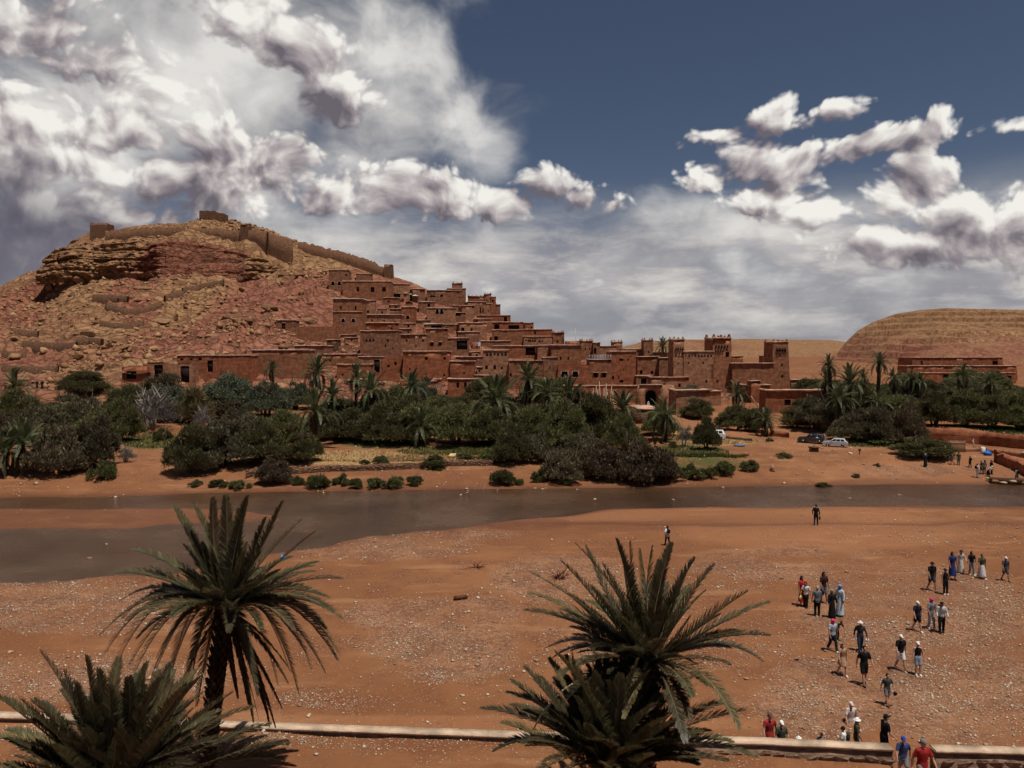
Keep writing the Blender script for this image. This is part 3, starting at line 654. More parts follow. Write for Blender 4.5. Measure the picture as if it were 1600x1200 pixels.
def niche_shades(root_t, rows, px0, px1, py, n, w, h, kind='arch', proud=False):
    """a row of flat dark plates on a tower or facade, their colour painting the shade of carved recesses"""
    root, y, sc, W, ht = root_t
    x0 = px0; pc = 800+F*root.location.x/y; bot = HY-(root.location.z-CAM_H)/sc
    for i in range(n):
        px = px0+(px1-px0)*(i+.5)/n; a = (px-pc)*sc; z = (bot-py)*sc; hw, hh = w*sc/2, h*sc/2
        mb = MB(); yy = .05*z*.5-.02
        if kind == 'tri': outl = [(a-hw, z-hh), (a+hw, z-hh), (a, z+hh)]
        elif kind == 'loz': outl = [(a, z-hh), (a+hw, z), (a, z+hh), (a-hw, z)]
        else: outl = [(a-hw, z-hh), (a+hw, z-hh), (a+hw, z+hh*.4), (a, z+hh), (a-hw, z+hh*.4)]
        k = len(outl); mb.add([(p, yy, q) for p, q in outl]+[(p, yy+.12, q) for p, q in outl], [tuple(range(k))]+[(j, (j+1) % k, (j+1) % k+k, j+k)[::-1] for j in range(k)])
        mb.build('niche_shade', M_dark if not proud else M_cap, root)  # flat plate, recess shade put into its dark colour

# --- upper village, left end
house(514, 545, 422, 456, 'mud house with two white-framed windows at the top left end of the village', [(520, 443, 5, 6, 'f'), (530, 443, 5, 6, 'f'), (517, 431, 2, 2), (522, 431, 2, 2), (527, 431, 2, 2), (541, 430, 3, 3)], 12, 8, 1)
house(557, 582, 428, 447, 'low mud room stepped behind the topmost left house', (), 8, 12, 1)
house(535, 611, 440, 468, 'long mud house with three square windows below the fort wall', [(560, 452, 6, 7, 'b'), (582, 453, 6, 7, 'b'), (600, 452, 6, 7, 'b'), (547, 466, 4, 3), (563, 466, 4, 3)], 9, 3, 0)
house(613, 640, 444, 467, 'square mud house with a dark verandah right of the three-window house', [(618, 462, 12, 6)], 10, 14, 2)
house(645, 664, 452, 474, 'shadowed mud room at the crest beside the terrace with parasols', (), 8, 18, 1)
house(520, 566, 467, 523, 'two-storey mud house with bright roof edge and four square windows', [(533, 481, 4, 6), (555, 481, 4, 6), (536, 501, 5, 6, 'f'), (552, 501, 5, 6, 'f')], 9, 2, 0, 'tin', bands=(487,), ov=.3)
house(567, 587, 470, 494, 'narrow rough mud house joined to the two-storey house', [(575, 487, 3, 4)], 7, 10, 2)
house(609, 627, 483, 497, 'low mud annex left of the house with a single framed window', (), 6, 0, 1)
house(627, 648, 480, 508, 'cube-shaped red mud house with a single framed window', [(637, 496, 5, 6, 'f')], 7, 2, 3)
house(567, 627, 492, 514, 'long mud house with the brightest roof edge and three small windows', [(581, 501, 3, 4), (600, 502, 3, 4), (617, 504, 4, 4)], 6, 0, 2, 'tin', ov=.32)
house(563, 622, 505, 519, 'narrow terrace house squeezed under the bright-edged roof', [(575, 513, 3, 3), (612, 513, 3, 3)], 4, 0, 3)
h = house(562, 623, 517, 560, 'broad mud house with a row of triangular vents', [(606, 532, 3, 4), (602, 540, 2, 4), (614, 544, 2, 3)], 6, -2, 1)
niche_shades(h, 1, 564, 592, 530, 5, 4.2, 6, 'tri')
house(622, 665, 523, 560, 'plain mud house in the middle of the wide front', [(635, 532, 3, 4), (661, 532, 3, 4), (650, 541, 2, 4)], 6, 0, 2)
house(665, 699, 514, 557, 'tall mud house with two windows under white hoods', [(675, 537, 4, 5, 'hw'), (688, 537, 4, 5, 'hw')], 7, 2, 0)
house(662, 692, 507, 518, 'roof room with a dark opening between two white posts', [(682, 512, 17, 6)], 4, 0, 1, 'tin')
house(629, 703, 550, 594, 'massive windowless rammed-earth wall house below the hooded windows', [(666, 561, 5, 3), (695, 560, 4, 4), (640, 577, 3, 3), (694, 586, 3, 3)], 6, 0, 3)
house(596, 628, 557, 588, 'crumbling roofless mud ruin beside the massive wall house', [(607, 571, 4, 6), (618, 568, 4, 5)], 5, 0, 3, None, ruin=.7, name='mud_ruin', cat='ruin')
house(560, 596, 558, 582, 'small mud house with a tall dark doorway', [(570, 566, 5, 5)], 6, 0, 2, door=(589, 9, 20))
house(504, 559, 554, 573, 'long low mud house behind the tall palm', [(515, 563, 3, 4)], 6, -3, 0)
house(526, 577, 570, 596, 'low mud house directly behind the palms', [(535, 585, 3, 4), (560, 582, 4, 4)], 6, 0, 3)
house(574, 622, 583, 597, 'broken garden wall house above the palms', (), 4, 0, 3, None, ruin=.4, name='mud_ruin', cat='ruin')
# --- upper village, right of the terrace
house(667, 722, 454, 478, 'wide mud house with a white window lintel on the crest', [(676, 463, 9, 3, 'f'), (690, 462, 4, 4)], 8, 6, 1)
h = house(707, 723, 443, 462, 'square look-out tower topped with small horns on the crest', (), 5, 8, 1, taper=.06, crown='corner', name='mud_tower', cat='tower')
house(700, 728, 451, 470, 'mud rooms round the foot of the look-out tower', (), 7, 10, 0)
house(667, 712, 482, 508, 'mud house with a pair of arched windows', [(683, 487, 4.5, 8, 'f'), (690, 487, 4.5, 8, 'f')], 8, 4, 2)
house(655, 680, 472, 492, 'rough stone-and-mud house under the parasol terrace', [(670, 477, 4, 5)], 6, 10, 1)
house(722, 741, 478, 500, 'tall narrow mud house in the middle of the upper cluster', (), 8, 14, 2)
house(708, 727, 489, 505, 'small mud house with a dark covered balcony', [(715, 491, 10, 5)], 6, 2, 1)
house(731, 760, 472, 494, 'mud house with tall slit windows on its dark side', [(751, 484, 2, 8), (755, 485, 2, 8)], 9, 12, 1)
house(731, 758, 463, 477, 'crenellated mud house on the skyline beside the crowned tower', (), 6, 4, 0, crown='corner')
house(757, 768, 460, 480, 'crowned skyline tower with four corner horns', [(761, 470, 2, 2)], 4, 6, 1, taper=.06, crown='full', name='mud_tower', cat='tower')
house(767, 775, 464, 480, 'small tower with a window at the right of the skyline cluster', [(770, 470, 3, 4)], 4, 8, 3, taper=.04, name='mud_tower', cat='tower')
house(759, 777, 475, 496, 'block house below the crowned skyline tower', [(764, 487, 2, 3)], 8, 10, 2)
house(775, 782, 476, 496, 'slender corner turret at the right edge of the upper cluster', (), 4, 4, 1, taper=.08, name='mud_tower', cat='tower')
house(746, 798, 493, 506, 'long low mud house with a dark end wall below the turret', [(790, 499, 5, 7)], 7, 2, 3)
house(741, 768, 499, 519, 'square mud house half way up the cluster', [(747, 507, 2, 3)], 8, 6, 0)
house(718, 761, 505, 535, 'mud house with two small windows and a deep side wall', [(723, 515, 5, 6), (737, 515, 3, 4)], 11, 8, 2)
house(715, 750, 519, 538, 'low front room of the house with the deep side wall', (), 5, 2, 1)
house(768, 818, 504, 520, 'open-fronted rough mud house with dark gaps', [(776, 509, 8, 4), (803, 511, 17, 6)], 6, 2, 3)
house(768, 819, 516, 537, 'long pale-edged mud house with a corner doorway', [(775, 529, 6, 7)], 7, 1, 0)
house(818, 863, 515, 529, 'upper terrace house left of the horned tower', [(836, 520, 3, 5)], 8, 2, 3)
h = house(818, 863, 526, 545, 'mud house with zigzag carved frieze', [(826, 532, 3, 3)], 6, 0, 2)
niche_shades(h, 1, 820, 838, 532, 5, 2.6, 4, 'arch'); niche_shades(h, 1, 841, 858, 532, 4, 4, 5, 'tri')
house(864, 882, 520, 546, 'square tower with crumbling horns right of the zigzag house', [(871, 534, 3, 4)], 5, 4, 0, taper=.05, crown='full', name='mud_tower', cat='tower')
house(749, 798, 533, 546, 'low flat-roofed house beside the red and white laundry', (), 6, 2, 1)
house(699, 733, 529, 556, 'mud house with a deep shaded verandah', [(722, 539, 17, 14)], 6, 2, 1)
house(770, 840, 541, 560, 'long broken-fronted house with a big dark opening', [(829, 549, 15, 12)], 6, 0, 3)
house(840, 872, 540, 566, 'plain mud block left of the long eaved house', [(860, 551, 4, 10)], 7, 0, 2)
house(861, 908, 540, 575, 'mud house with a dark frieze and two slit windows', [(876, 560, 2.5, 5), (888, 560, 2.5, 5)], 8, 1, 0, ov=.3)
house(908, 927, 533, 562, 'square crenellated tower in the middle of the village', [(915, 545, 2, 3), (921, 545, 2, 3)], 5, 3, 0, taper=.04, crown='full', name='mud_tower', cat='tower')
house(927, 938, 536, 562, 'narrow tower with a dark slot beside the crenellated tower', [(930, 548, 4, 9)], 5, 2, 1, taper=.03, name='mud_tower', cat='tower')
house(885, 905, 533, 545, 'rubble-topped mud room behind the dark-frieze house', (), 5, 2, 3, None, ruin=.5)
house(937, 964, 541, 560, 'low mud house between two small towers', (), 7, 0, 2)
house(959, 973, 535, 556, 'stub tower with a crumbling top right of the low house', (), 5, 4, 1, taper=.04, crown='corner', name='mud_tower', cat='tower')
house(973, 1006, 546, 562, 'low dark roof house left of the plain square tower', (), 7, 0, 1)
house(711, 757, 558, 575, 'flat roofed house with a long dark beam above the garden', (), 6, 0, 1)
h = house(754, 795, 548, 604, 'tall mud house with carved upper storey and arched windows', [(760, 574, 4, 6), (773, 574, 4, 6), (784, 575, 3, 4)], 7, 0, 2)
niche_shades(h, 1, 758, 793, 553, 6, 3.4, 6, 'arch')
house(703, 741, 565, 602, 'stepped mud wall house left of the tall carved house', [(725, 583, 3, 3)], 6, 0, 3)
house(795, 849, 564, 610, 'big plain mud house behind the slim palm', [(797, 586, 3, 5), (843, 597, 6, 5)], 8, 0, 0)
house(849, 872, 559, 606, 'narrow mud tower house with grooved parapet', [(860, 574, 3, 5), (862, 594, 5, 4)], 7, 2, 1)
house(871, 922, 570, 608, 'roofless mud ruin with pale broken window frames', [(882, 585, 10, 9, 'f'), (899, 585, 9, 9, 'f')], 6, 0, 3, None, ruin=.55, name='mud_ruin', cat='ruin')
house(921, 955, 562, 606, 'mud house with a metal roof railing and two hooded windows', [(931, 586, 6, 7, 'hb'), (944, 586, 6, 7, 'hb')], 8, 0, 0, 'tin', rail=True)
house(953, 994, 550, 605, 'tall mud house pierced by six small windows', [(972, 562, 2.5, 3.5), (982, 562, 2.5, 3.5), (974, 577, 2.5, 4), (958, 590, 3, 5), (968, 590, 3, 5), (971, 596, 6, 4)], 8, 0, 3)
house(727, 772, 587, 604, 'low red garden wall house in front of the carved house', (), 4, 0, 3)
house(699, 763, 593, 624, 'reddish mud building with vertical timber posts above the thicket', [(715, 602, 4, 8), (727, 602, 4, 8)], 6, 0, 3)
house(880, 1003, 603, 630, 'long mud enclosure wall behind the pale dead trunks', (), 1.2, 0, 3, name='mud_wall', cat='wall')
# --- the kasbah with decorated towers on the right
house(1006, 1021, 532, 565, 'plain square tower left of the skyline palm', [(1014, 550, 2.5, 3)], 5, 0, 1, taper=.03, crown='corner', name='mud_tower', cat='tower')
house(1025, 1047, 551, 566, 'small roof room in front of the skyline palm', (), 5, 0, 0)
house(996, 1031, 558, 592, 'mud house with two windows above the gate', [(1002, 581, 4, 5), (1019, 582, 4, 5)], 8, 0, 0)
house(1030, 1052, 560, 592, 'darker mud house tucked against the left kasbah tower', (), 6, 0, 1)
t1 = house(1052, 1071, 531, 612, 'left decorated kasbah tower with a crumbling crown', [(1060, 568, 2, 3)], 6, 2, 2, taper=.10, crown='full', name='kasbah_tower', cat='tower')
niche_shades(t1, 1, 1055, 1069, 545, 4, 2.2, 5, 'arch'); niche_shades(t1, 1, 1055, 1069, 553, 3, 3, 3, 'loz')
k1 = house(1068, 1116, 550, 612, 'kasbah main block with a carved frieze between two towers', [(1076, 567, 3, 3), (1099, 567, 3, 3), (1085, 598, 2.5, 3), (1104, 596, 3, 4)], 10, 0, 2)
niche_shades(k1, 1, 1070, 1114, 555.5, 9, 2.8, 4.5, 'arch')
t2 = house(1114, 1145, 529, 613, 'tall right kasbah tower with carved bands and horned crown', [(1117, 566, 2, 3), (1121, 596, 3, 4), (1138, 554, 6, 8)], 8, 3, 0, taper=.07, crown='big', name='kasbah_tower', cat='tower')
niche_shades(t2, 1, 1117, 1140, 541, 5, 2.6, 5, 'arch'); niche_shades(t2, 1, 1117, 1132, 549, 4, 2.6, 4, 'loz')
house(994, 1019, 588, 606, 'dark-fronted low house over the left of the gate', [(1006, 596, 9, 9)], 5, 0, 1)
house(1018, 1077, 590, 615, 'low mud house with two dark windows beside the gate', [(1038, 602, 4, 6, 'b'), (1062, 602, 4, 6, 'b')], 6, 0, 2)
house(1056, 1110, 611, 650, 'windowless mud building right of the gate with reed-edged roof', (), 6, 2, 2, ov=.3, capw=.3)
house(1107, 1127, 612, 634, 'small corner building at the foot of the right kasbah tower', (), 5, 4, 2)
house(1144, 1161, 557, 574, 'small roof room right of the tall kasbah tower', (), 5, 0, 3)
house(1192, 1209, 556, 574, 'small roof room left of the lone end tower', (), 5, 0, 3)
house(1144, 1210, 568, 616, 'long windowless kasbah hall with a bright straight roof edge', (), 9, 0, 0, ov=.35)
t3 = house(1207, 1235, 535, 616, 'lone tapering tower with carved panel at the village end', [(1223, 570, 3, 4), (1223, 588, 3.5, 4.5), (1220, 555, 2.5, 3)], 7, 2, 0, taper=.13, crown='corner', name='kasbah_tower', cat='tower')
niche_shades(t3, 1, 1213, 1230, 546, 4, 3, 6, 'arch'); niche_shades(t3, 1, 1213, 1230, 553, 5, 2, 2.5, 'loz')
house(1164, 1204, 602, 628, 'low mud shop with a dark doorway and raised roof in front of the hall', [(1171, 615, 3, 5)], 5, 0, 1, door=(1191, 8, 20), ov=.35)
house(1174, 1188, 596, 603, 'tiny roof hatch room on the low shop', (), 3, 0, 3, y=166)
house(1197, 1286, 611, 645, 'long low walled house with bright roof line at the right end', [(1231, 629, 10, 9)], 5, -4, 3, ov=.4, capw=.35)
house(1236, 1262, 594, 614, 'small stepped mud house behind the long low house', [(1253, 605, 12, 4)], 6, 0, 2)
# --- the row along the foot of the hill on the left
house(275, 394, 556, 592, 'long low mud building at the foot of the hill', [(283, 563, 5, 4), (298, 563, 4, 4), (312, 562, 5, 5), (328, 572, 9, 18)], 5, 0, 3)
house(392, 484, 548, 592, 'tall long mud wall building left of the palms', (), 5, -2, 0)
house(460, 512, 541, 556, 'flat dark-roofed mud house behind the tall long wall', (), 7, 0, 1)
house(429, 462, 501, 517, 'small mud hut with a dark door alone on the red slope', (), 4, 0, 1, door=(443, 6, 12), name='mud_hut', cat='hut')
house(462, 525, 510, 534, 'blank retaining wall house on the red slope', (), 4, 0, 0, None, name='mud_wall', cat='wall')
house(511, 530, 531, 552, 'rough stone cube below the blank retaining wall', (), 5, 8, M_stone)
house(229, 300, 566, 598, 'ramshackle mud and plank shed with a black doorway', [(247, 578, 14, 16)], 4, 0, 2, None, door=(289, 14, 26), ruin=.15, name='shed', cat='shed')
house(190, 230, 573, 598, 'collapsed small mud shelter at the left end of the row', [(205, 586, 16, 12)], 4, 0, 3, None, ruin=.35, name='shed', cat='shed')
# --- walled farmstead below the table mountain
house(1425, 1568, 559, 578, 'upper tier of the red farmstead below the table mountain', [(1440, 566, 3, 3), (1556, 567, 9, 6)], 10, 0, 3, y=262)
house(1416, 1590, 572, 590, 'wide middle tier of the red farmstead with a thin eave', (), 6, 0, 3, y=250)
house(1436, 1588, 583, 600, 'low front tier of the red farmstead with dark openings', [(1478, 589, 10, 8), (1545, 590, 20, 6), (1575, 590, 14, 6)], 4, 0, 3, y=242)

# --- smaller rooms, yards and broken walls that fill the slope between them
rf = random.Random(77); nfill = 0; tries = 0
def covered(a0, a1, b0, b1):
    n = 0
    for i in range(6):
        for j in range(4):
            u, v = a0+(a1-a0)*(i+.5)/6, b0+(b1-b0)*(j+.5)/4; n += any(r[0]-1 <= u <= r[1]+4 and r[2]-1 <= v <= r[3] for r in RECTS)
    return n/24
while nfill < 95 and tries < 2500:
    tries += 1; px = rf.uniform(530, 1130); w = rf.uniform(9, 26); h_ = rf.uniform(6, 15)
    sky_ = float(np.interp(px, [530, 610, 700, 790, 860, 930, 1000, 1130], [455, 462, 472, 500, 535, 552, 570, 600])); bot = rf.uniform(sky_, 606)
    if covered(px-w/2, px+w/2, bot-h_, bot) > .42: continue
    nfill += 1; u = rf.random(); win = [(px+rf.uniform(-.3, .3)*w, bot-h_*rf.uniform(.45, .6), rf.uniform(2, 3.4), rf.uniform(2.5, 4))] if h_ > 7 else []
    if u < .3: house(px-w/2, px+w/2, bot-h_*.8, bot, 'crumbling stump of wall between the village houses', (), rf.uniform(3, 6), rf.uniform(-6, 16), rf.choice([0, 2, 3, M_stone]), None, ruin=.5, name='mud_ruin', cat='ruin', group='crumbling walls between the village houses')
    else: house(px-w/2, px+w/2, bot-h_, bot, 'small mud room wedged between larger village houses', win, rf.uniform(4, 7), rf.uniform(-4, 16), rf.randrange(4), group='small rooms wedged between the village houses')

# ------------------------------------------------------------------ fort on the summit
house(141, 167, 348, 368, 'square ruined watch-tower alone at the left end of the summit', (), 7, 6, M_fort, None, taper=.03, ruin=.12, name='watch_tower', cat='tower', y=306, sink=6)
house(311, 336, 329, 352, 'ruined granary on the very top of the hill', (), 6, 0, M_fort, None, ruin=.25, name='granary', cat='ruin', y=322, sink=5)
house(336, 350, 333, 352, 'lower broken half of the summit granary', (), 5, 0, M_fort, None, ruin=.2, name='granary', cat='ruin', y=321, sink=5)
house(599, 613, 413, 438, 'leaning end tower where the rampart meets the village', (), 5, 0, M_fort, None, taper=.14, ruin=.08, name='rampart_tower', cat='tower', y=318, sink=6)
house(375, 389, 351, 366, 'stub of a square turret on the summit wall', (), 4, 0, M_fort, None, ruin=.15, name='turret', cat='tower', y=303, sink=5)
def stone_wall(pts, h0, label, mat=None, thick=.9, name='rampart', cat='wall', crumble=.8, sink=3.0):
    """pts: (px, py of the top, distance); a crumbling wall that follows them"""
    Pn = [P(a, b, d) for a, b, d in pts]; o = Pn[0].copy(); seg = []
    for a, b in zip(Pn[:-1], Pn[1:]):
        n = max(2, int((b-a).length/.8)); seg += [a.lerp(b, i/n) for i in range(n)]
    seg.append(Pn[-1]); V = []; Fs = []; rnd = random.Random(len(label)*7)
    for i, p in enumerate(seg):
        t = (seg[min(i+1, len(seg)-1)]-seg[max(i-1, 0)]); nrm = Vector((t.y, -t.x, 0)).normalized()*thick/2
        zt = p.z+rnd.uniform(-crumble, crumble*.4); zb = min(p.z-h0, zat(p.x, p.y))-sink
        zm = (zt+zb)/2
        for s_, z in ((1, zb), (1, zm), (1, zt), (-1, zt), (-1, zm), (-1, zb)):
            q = p+nrm*s_*(1.15 if z == zb else 1)-o; V.append((q.x+rnd.uniform(-.1, .1), q.y+rnd.uniform(-.1, .1), z-o.z))
    m = len(seg)
    for i in range(m-1):
        for k in range(5): Fs.append((i*6+k, (i+1)*6+k, (i+1)*6+k+1, i*6+k+1)[::-1])
    Fs += [tuple(range(6)), tuple((m-1)*6+k for k in range(5, -1, -1))]
    r = tag(mk(name, V, Fs, mat or M_fort, loc=o), label, cat); return r
stone_wall([(165, 361, 303), (200, 357, 304), (250, 354, 305), (300, 355, 305), (345, 356, 305), (376, 361, 304)], 2, 'upper summit wall running right from the watch-tower')
stone_wall([(389, 357, 302), (405, 360, 300), (418, 362, 298)], 3, 'short broken wall right of the summit turret')
stone_wall([(405, 364, 302), (425, 365, 299), (440, 368, 298), (455, 374, 298), (456, 377, 303)], 3, 'high rounded bastion wall at the shoulder of the summit')
stone_wall([(466, 377, 318), (490, 382, 320), (510, 387, 321), (540, 394, 322), (570, 403, 322), (590, 412, 321), (601, 419, 320)], 3, 'long rampart descending from the bastion to the end tower')
for i, (pl, lb) in enumerate([([(145, 460), (175, 461), (200, 463)], 'short terrace wall high under the cliff'), ([(165, 473), (185, 479), (205, 482), (230, 479), (252, 470)], 'sagging curved terrace wall in the purple hollow'),
        ([(157, 500), (180, 504), (205, 504), (225, 499)], 'curved terrace wall below the sagging one'), ([(35, 533), (70, 535), (100, 536), (120, 535)], 'long terrace wall low on the left slope'), ([(120, 527), (140, 527), (160, 529)], 'stepped terrace wall joined to the long low one'),
        ([(4, 548), (22, 549), (40, 548)], 'short terrace wall at the left picture edge'), ([(4, 571), (45, 572), (92, 571)], 'lowest terrace wall above the left palm'), ([(285, 450), (310, 444), (350, 437)], 'rising terrace wall below the smooth cliff face'), ([(257, 461), (270, 457), (286, 454)], 'stub of terrace wall above the boulder field'), ([(18, 512), (40, 516), (60, 517)], 'faint terrace wall among boulders on the far left')]):
    Q = []
    for (a, b) in pl:
        hh = hit(a, b+10, 88); Q.append((a, b, hh[1] if hh else 240))
    stone_wall(Q, 1.5, lb, M_stone, .7, 'terrace_wall', 'wall', .22)

# ------------------------------------------------------------------ arched gate in the enclosure wall
def gate():
    y = hit(1020, 640, 88)[1]; sc = y/F; x0, x1 = (996-800)*sc, (1057-800)*sc; xc = (1017.5-800)*sc; zb = CAM_H+(HY-640)*sc; ht = (640-602)*sc
    r = 9.5*sc; spring = (640-619)*sc
    root = empty('village_gate', (xc, y, zb), 0, 'mud gateway wall with a tall dark arch at the end of the path', 'gate')
    V = []; Fs = []; n = 14; D_ = 2.6
    arc = [(-r, -1.0), (-r, spring)]+[(-r*math.cos(math.pi*i/n), spring+r*math.sin(math.pi*i/n)) for i in range(1, n)]+[(r, spring), (r, -1.0)]
    L, Rr = x0-xc, x1-xc
    outer = [(L, -1.0), (L, spring)]+[(L+(Rr-L)*i/n, ht) for i in range(1, n)]+[(Rr, spring), (Rr, -1.0)]; k = len(arc)
    for yy in (0, D_): V += [(a, yy, b) for a, b in arc]+[(a, yy, b) for a, b in outer]
    for i in range(k-1):
        Fs += [(i, i+1, k+i+1, k+i)[::-1], (2*k+i, 2*k+i+1, 3*k+i+1, 3*k+i), (i, 2*k+i, 2*k+i+1, i+1)[::-1], (k+i, k+i+1, 3*k+i+1, 3*k+i)[::-1]]
    mk('wall', V, Fs, MUD[2], root)
    MB().box(-r*1.02, r*1.02, D_+.05, D_+3.0, -.5, spring+r*1.05).build('passage_shade', M_dark, root)  # solid block behind the arch, dark colour painting the shade of the way through
    MB().box(L-.15, Rr*.45, -.2, .5, ht, ht+.22, jit=.04).build('roof_edge', M_cap, root)
gate()

# ------------------------------------------------------------------ rocks
def mat_stone(name, a, b_):
    m, n, b = new_mat(name, .92, .12); t = n.n.new('ShaderNodeTexCoord').outputs['Object']
    oi = n.n.new('ShaderNodeObjectInfo').outputs['Random']; v = n.attr('var')['Fac']
    c = n.mix(n.m('FRACT', n.m('ADD', v, oi)), a+(1,), b_+(1,)); f = n.noise(t, 3.0, 6, .7)
    c = n.mix(n.ss(f, .52, .72, 0, .6), c, tuple(q*.5 for q in a)+(1,)); n.put(b.inputs['Base Color'], c); n.put(b.inputs['Normal'], n.bump(f, .6, .1)); return m
M_boulder = mat_stone('ochre_boulder', (.190, .095, .045), (.36, .21, .105)); M_pebble = mat_stone('river_pebble', (.25, .140, .082), (.60, .46, .33))
def hull_mesh(name, seed, flat=.7, n=16, mat=None):
    rnd = random.Random(seed); bm = bmesh.new()
    for i in range(n):
        v = Vector((rnd.gauss(0, 1), rnd.gauss(0, 1), rnd.gauss(0, 1))).normalized()*rnd.uniform(.75, 1.0); bm.verts.new((v.x*.5*rnd.uniform(.9, 1.1), v.y*.42, v.z*.5*flat))
    bmesh.ops.convex_hull(bm, input=bm.verts); bmesh.ops.delete(bm, geom=[v for v in bm.verts if not v.link_faces], context='VERTS')
    bmesh.ops.bevel(bm, geom=list(bm.edges), offset=.03, segments=1, affect='EDGES')
    me = bpy.data.meshes.new(name); bm.to_mesh(me); bm.free(); me.materials.append(mat or M_boulder); return me
ROCKS = [hull_mesh('boulder', 100+i, .6+.25*(i % 3), 14+i % 5) for i in range(9)]
def boulder(px, py, w, label, group=None, h=None):
    g = h or hit(px, py, 88)
    if not g: return
    s = w*g[1]/F; k = random.randrange(9)
    o = inst('boulder', ROCKS[k], None, (g[0], g[1], g[2]+s*.16), (random.uniform(-.3, .3), random.uniform(-.3, .3), random.uniform(0, 6.28)), (s*random.uniform(.9, 1.15), s, s*random.uniform(.7, 1.1)))
    tag(o, label, 'boulder', group)
for px, py, w, lb in [(170, 545, 17, 'big upright ochre boulder low on the left slope'), (194, 548, 26, 'long dark slab boulder leaning right of the upright one'), (68, 551, 21, 'rounded pale boulder above the lowest terrace wall'), (77, 456, 14, 'lone dark boulder high on the left slope'),
        (125, 442, 23, 'big dark block fallen below the left cliff'), (22, 562, 26, 'flat tan slab boulder by the left picture edge'), (122, 562, 18, 'pale block boulder among rubble above the green tree'), (240, 549, 18, 'flat-topped tan boulder left of the sheds'), (367, 506, 13, 'left of three dark blocks in a row on the red slope'), (379, 509, 12, 'middle of three dark blocks in a row on the red slope'), (392, 505, 14, 'right of three dark blocks in a row on the red slope'),
        (289, 520, 17, 'ochre boulder below the small boulder cluster'), (302, 505, 11, 'pale top boulder of the small cluster'), (155, 577, 22, 'broad boulder just above the green tree'), (213, 516, 15, 'pale boulder below the curved terrace walls'), (471, 460, 13, 'block boulder on the slope left of the top houses'), (442, 445, 11, 'dark wedge boulder below the smooth cliff'), (391, 438, 21, 'wide tan slab below the smooth cliff'), (150, 506, 17, 'square block beside the lower curved terrace wall'), (73, 300, 1, None)]:
    if lb: boulder(px, py, w, lb)
rb = random.Random(5); nb_ = 0
while nb_ < 230:
    u = rb.random()
    if u < .25: px, py = rb.gauss(320, 40), rb.gauss(465, 16)
    elif u < .55: px, py = rb.uniform(0, 240), rb.uniform(480, 590)
    elif u < .75: px, py = rb.uniform(60, 300), rb.uniform(430, 540)
    else: px, py = rb.uniform(230, 520), rb.uniform(430, 560)
    if py > 585 or py < 425: continue
    w = min(15, 3.2+rb.expovariate(1/2.8)); boulder(px, py, w, 'tan boulder strewn among many on the hill slope', 'boulders strewn over the hill slope'); nb_ += 1
M_out = mat_stone('outcrop_rock', (.135, .062, .032), (.265, .148, .074)); OUTC = [hull_mesh('outcrop', 500+i, .75, 22, M_out) for i in range(6)]
ro = random.Random(15)
for i in range(85):
    u = ro.random()
    if u < .45: px, py = ro.uniform(98, 275), ro.uniform(372, 438)
    elif u < .65: px, py = ro.uniform(275, 470), ro.uniform(418, 436)
    elif u < .8: px, py = ro.uniform(160, 340), ro.uniform(425, 450)
    else: px, py = ro.uniform(60, 480), ro.uniform(450, 560)
    g = hit(px, py, 200)
    if not g: continue
    s_ = ro.uniform(2.2, 6.0); o = inst('rock_outcrop', OUTC[i % 6], None, (g[0], g[1]+s_*.22, g[2]-s_*.02), (ro.uniform(-.12, .12), ro.uniform(-.12, .12), ro.uniform(-.5, .5)), (s_*1.5, s_, s_*ro.uniform(.5, .9)))
    tag(o, 'rough block of bedrock jutting from the hill below the summit', 'rock outcrop', 'bedrock blocks jutting from the hill')
OCT = np.array([(1, 0, 0), (-1, 0, 0), (0, 1, 0), (0, -1, 0), (0, 0, 1), (0, 0, -1)], float); OF = np.array([(0, 2, 4), (2, 1, 4), (1, 3, 4), (3, 0, 4), (2, 0, 5), (1, 2, 5), (3, 1, 5), (0, 3, 5)])
CUBE = np.array([(x, y, z) for x in (-1, 1) for y in (-1, 1) for z in (-1, 1)], float)*.68
def scatter(name, x, y, z, s, mat, flat=.6, seed=0, emb=.25):
    rg = np.random.default_rng(seed); n = len(x); J = rg.uniform(.55, 1.2, (n, 6, 3)); V = OCT[None]*J+rg.uniform(-.22, .22, (n, 6, 3))
    a = rg.uniform(0, 6.28, n); ca, sa = np.cos(a)[:, None], np.sin(a)[:, None]
    X_ = V[:, :, 0]*ca-V[:, :, 1]*sa; Y_ = V[:, :, 0]*sa+V[:, :, 1]*ca
    W = np.stack([X_*s[:, None]+x[:, None], Y_*s[:, None]*.8+y[:, None], V[:, :, 2]*s[:, None]*flat+(z+s*flat*emb)[:, None]], -1).reshape(-1, 3)
    Fa = (OF[None]+6*np.arange(n)[:, None, None]).reshape(-1, 3).astype(np.int32)
    return mk(name, W, Fa, mat, attrs={'var': np.repeat(rg.random(n), 6)})
rg = np.random.default_rng(3)
# rubble of the hill
n = 30000; x = rg.uniform(-255, -20, n); y = rg.uniform(150, 330, n); dn = .12+1.1*fbm2(x*.028, y*.028, 3, 200)+.5*fbm2(x*.15, y*.15, 2, 201); keep = (rg.random(n) < np.clip(dn, 0.03, 1)) & (x < -62+rg.uniform(-8, 40, n)*(y < 250)); x, y = x[keep], y[keep]
s = np.clip(.14+rg.exponential(.26, len(x)), 0, 1.9); tag(scatter('hill_rubble', x, y, hill(x, y), s, M_boulder, .75, 4), 'loose tan rubble covering the hill slope', 'rubble', kind='stuff')
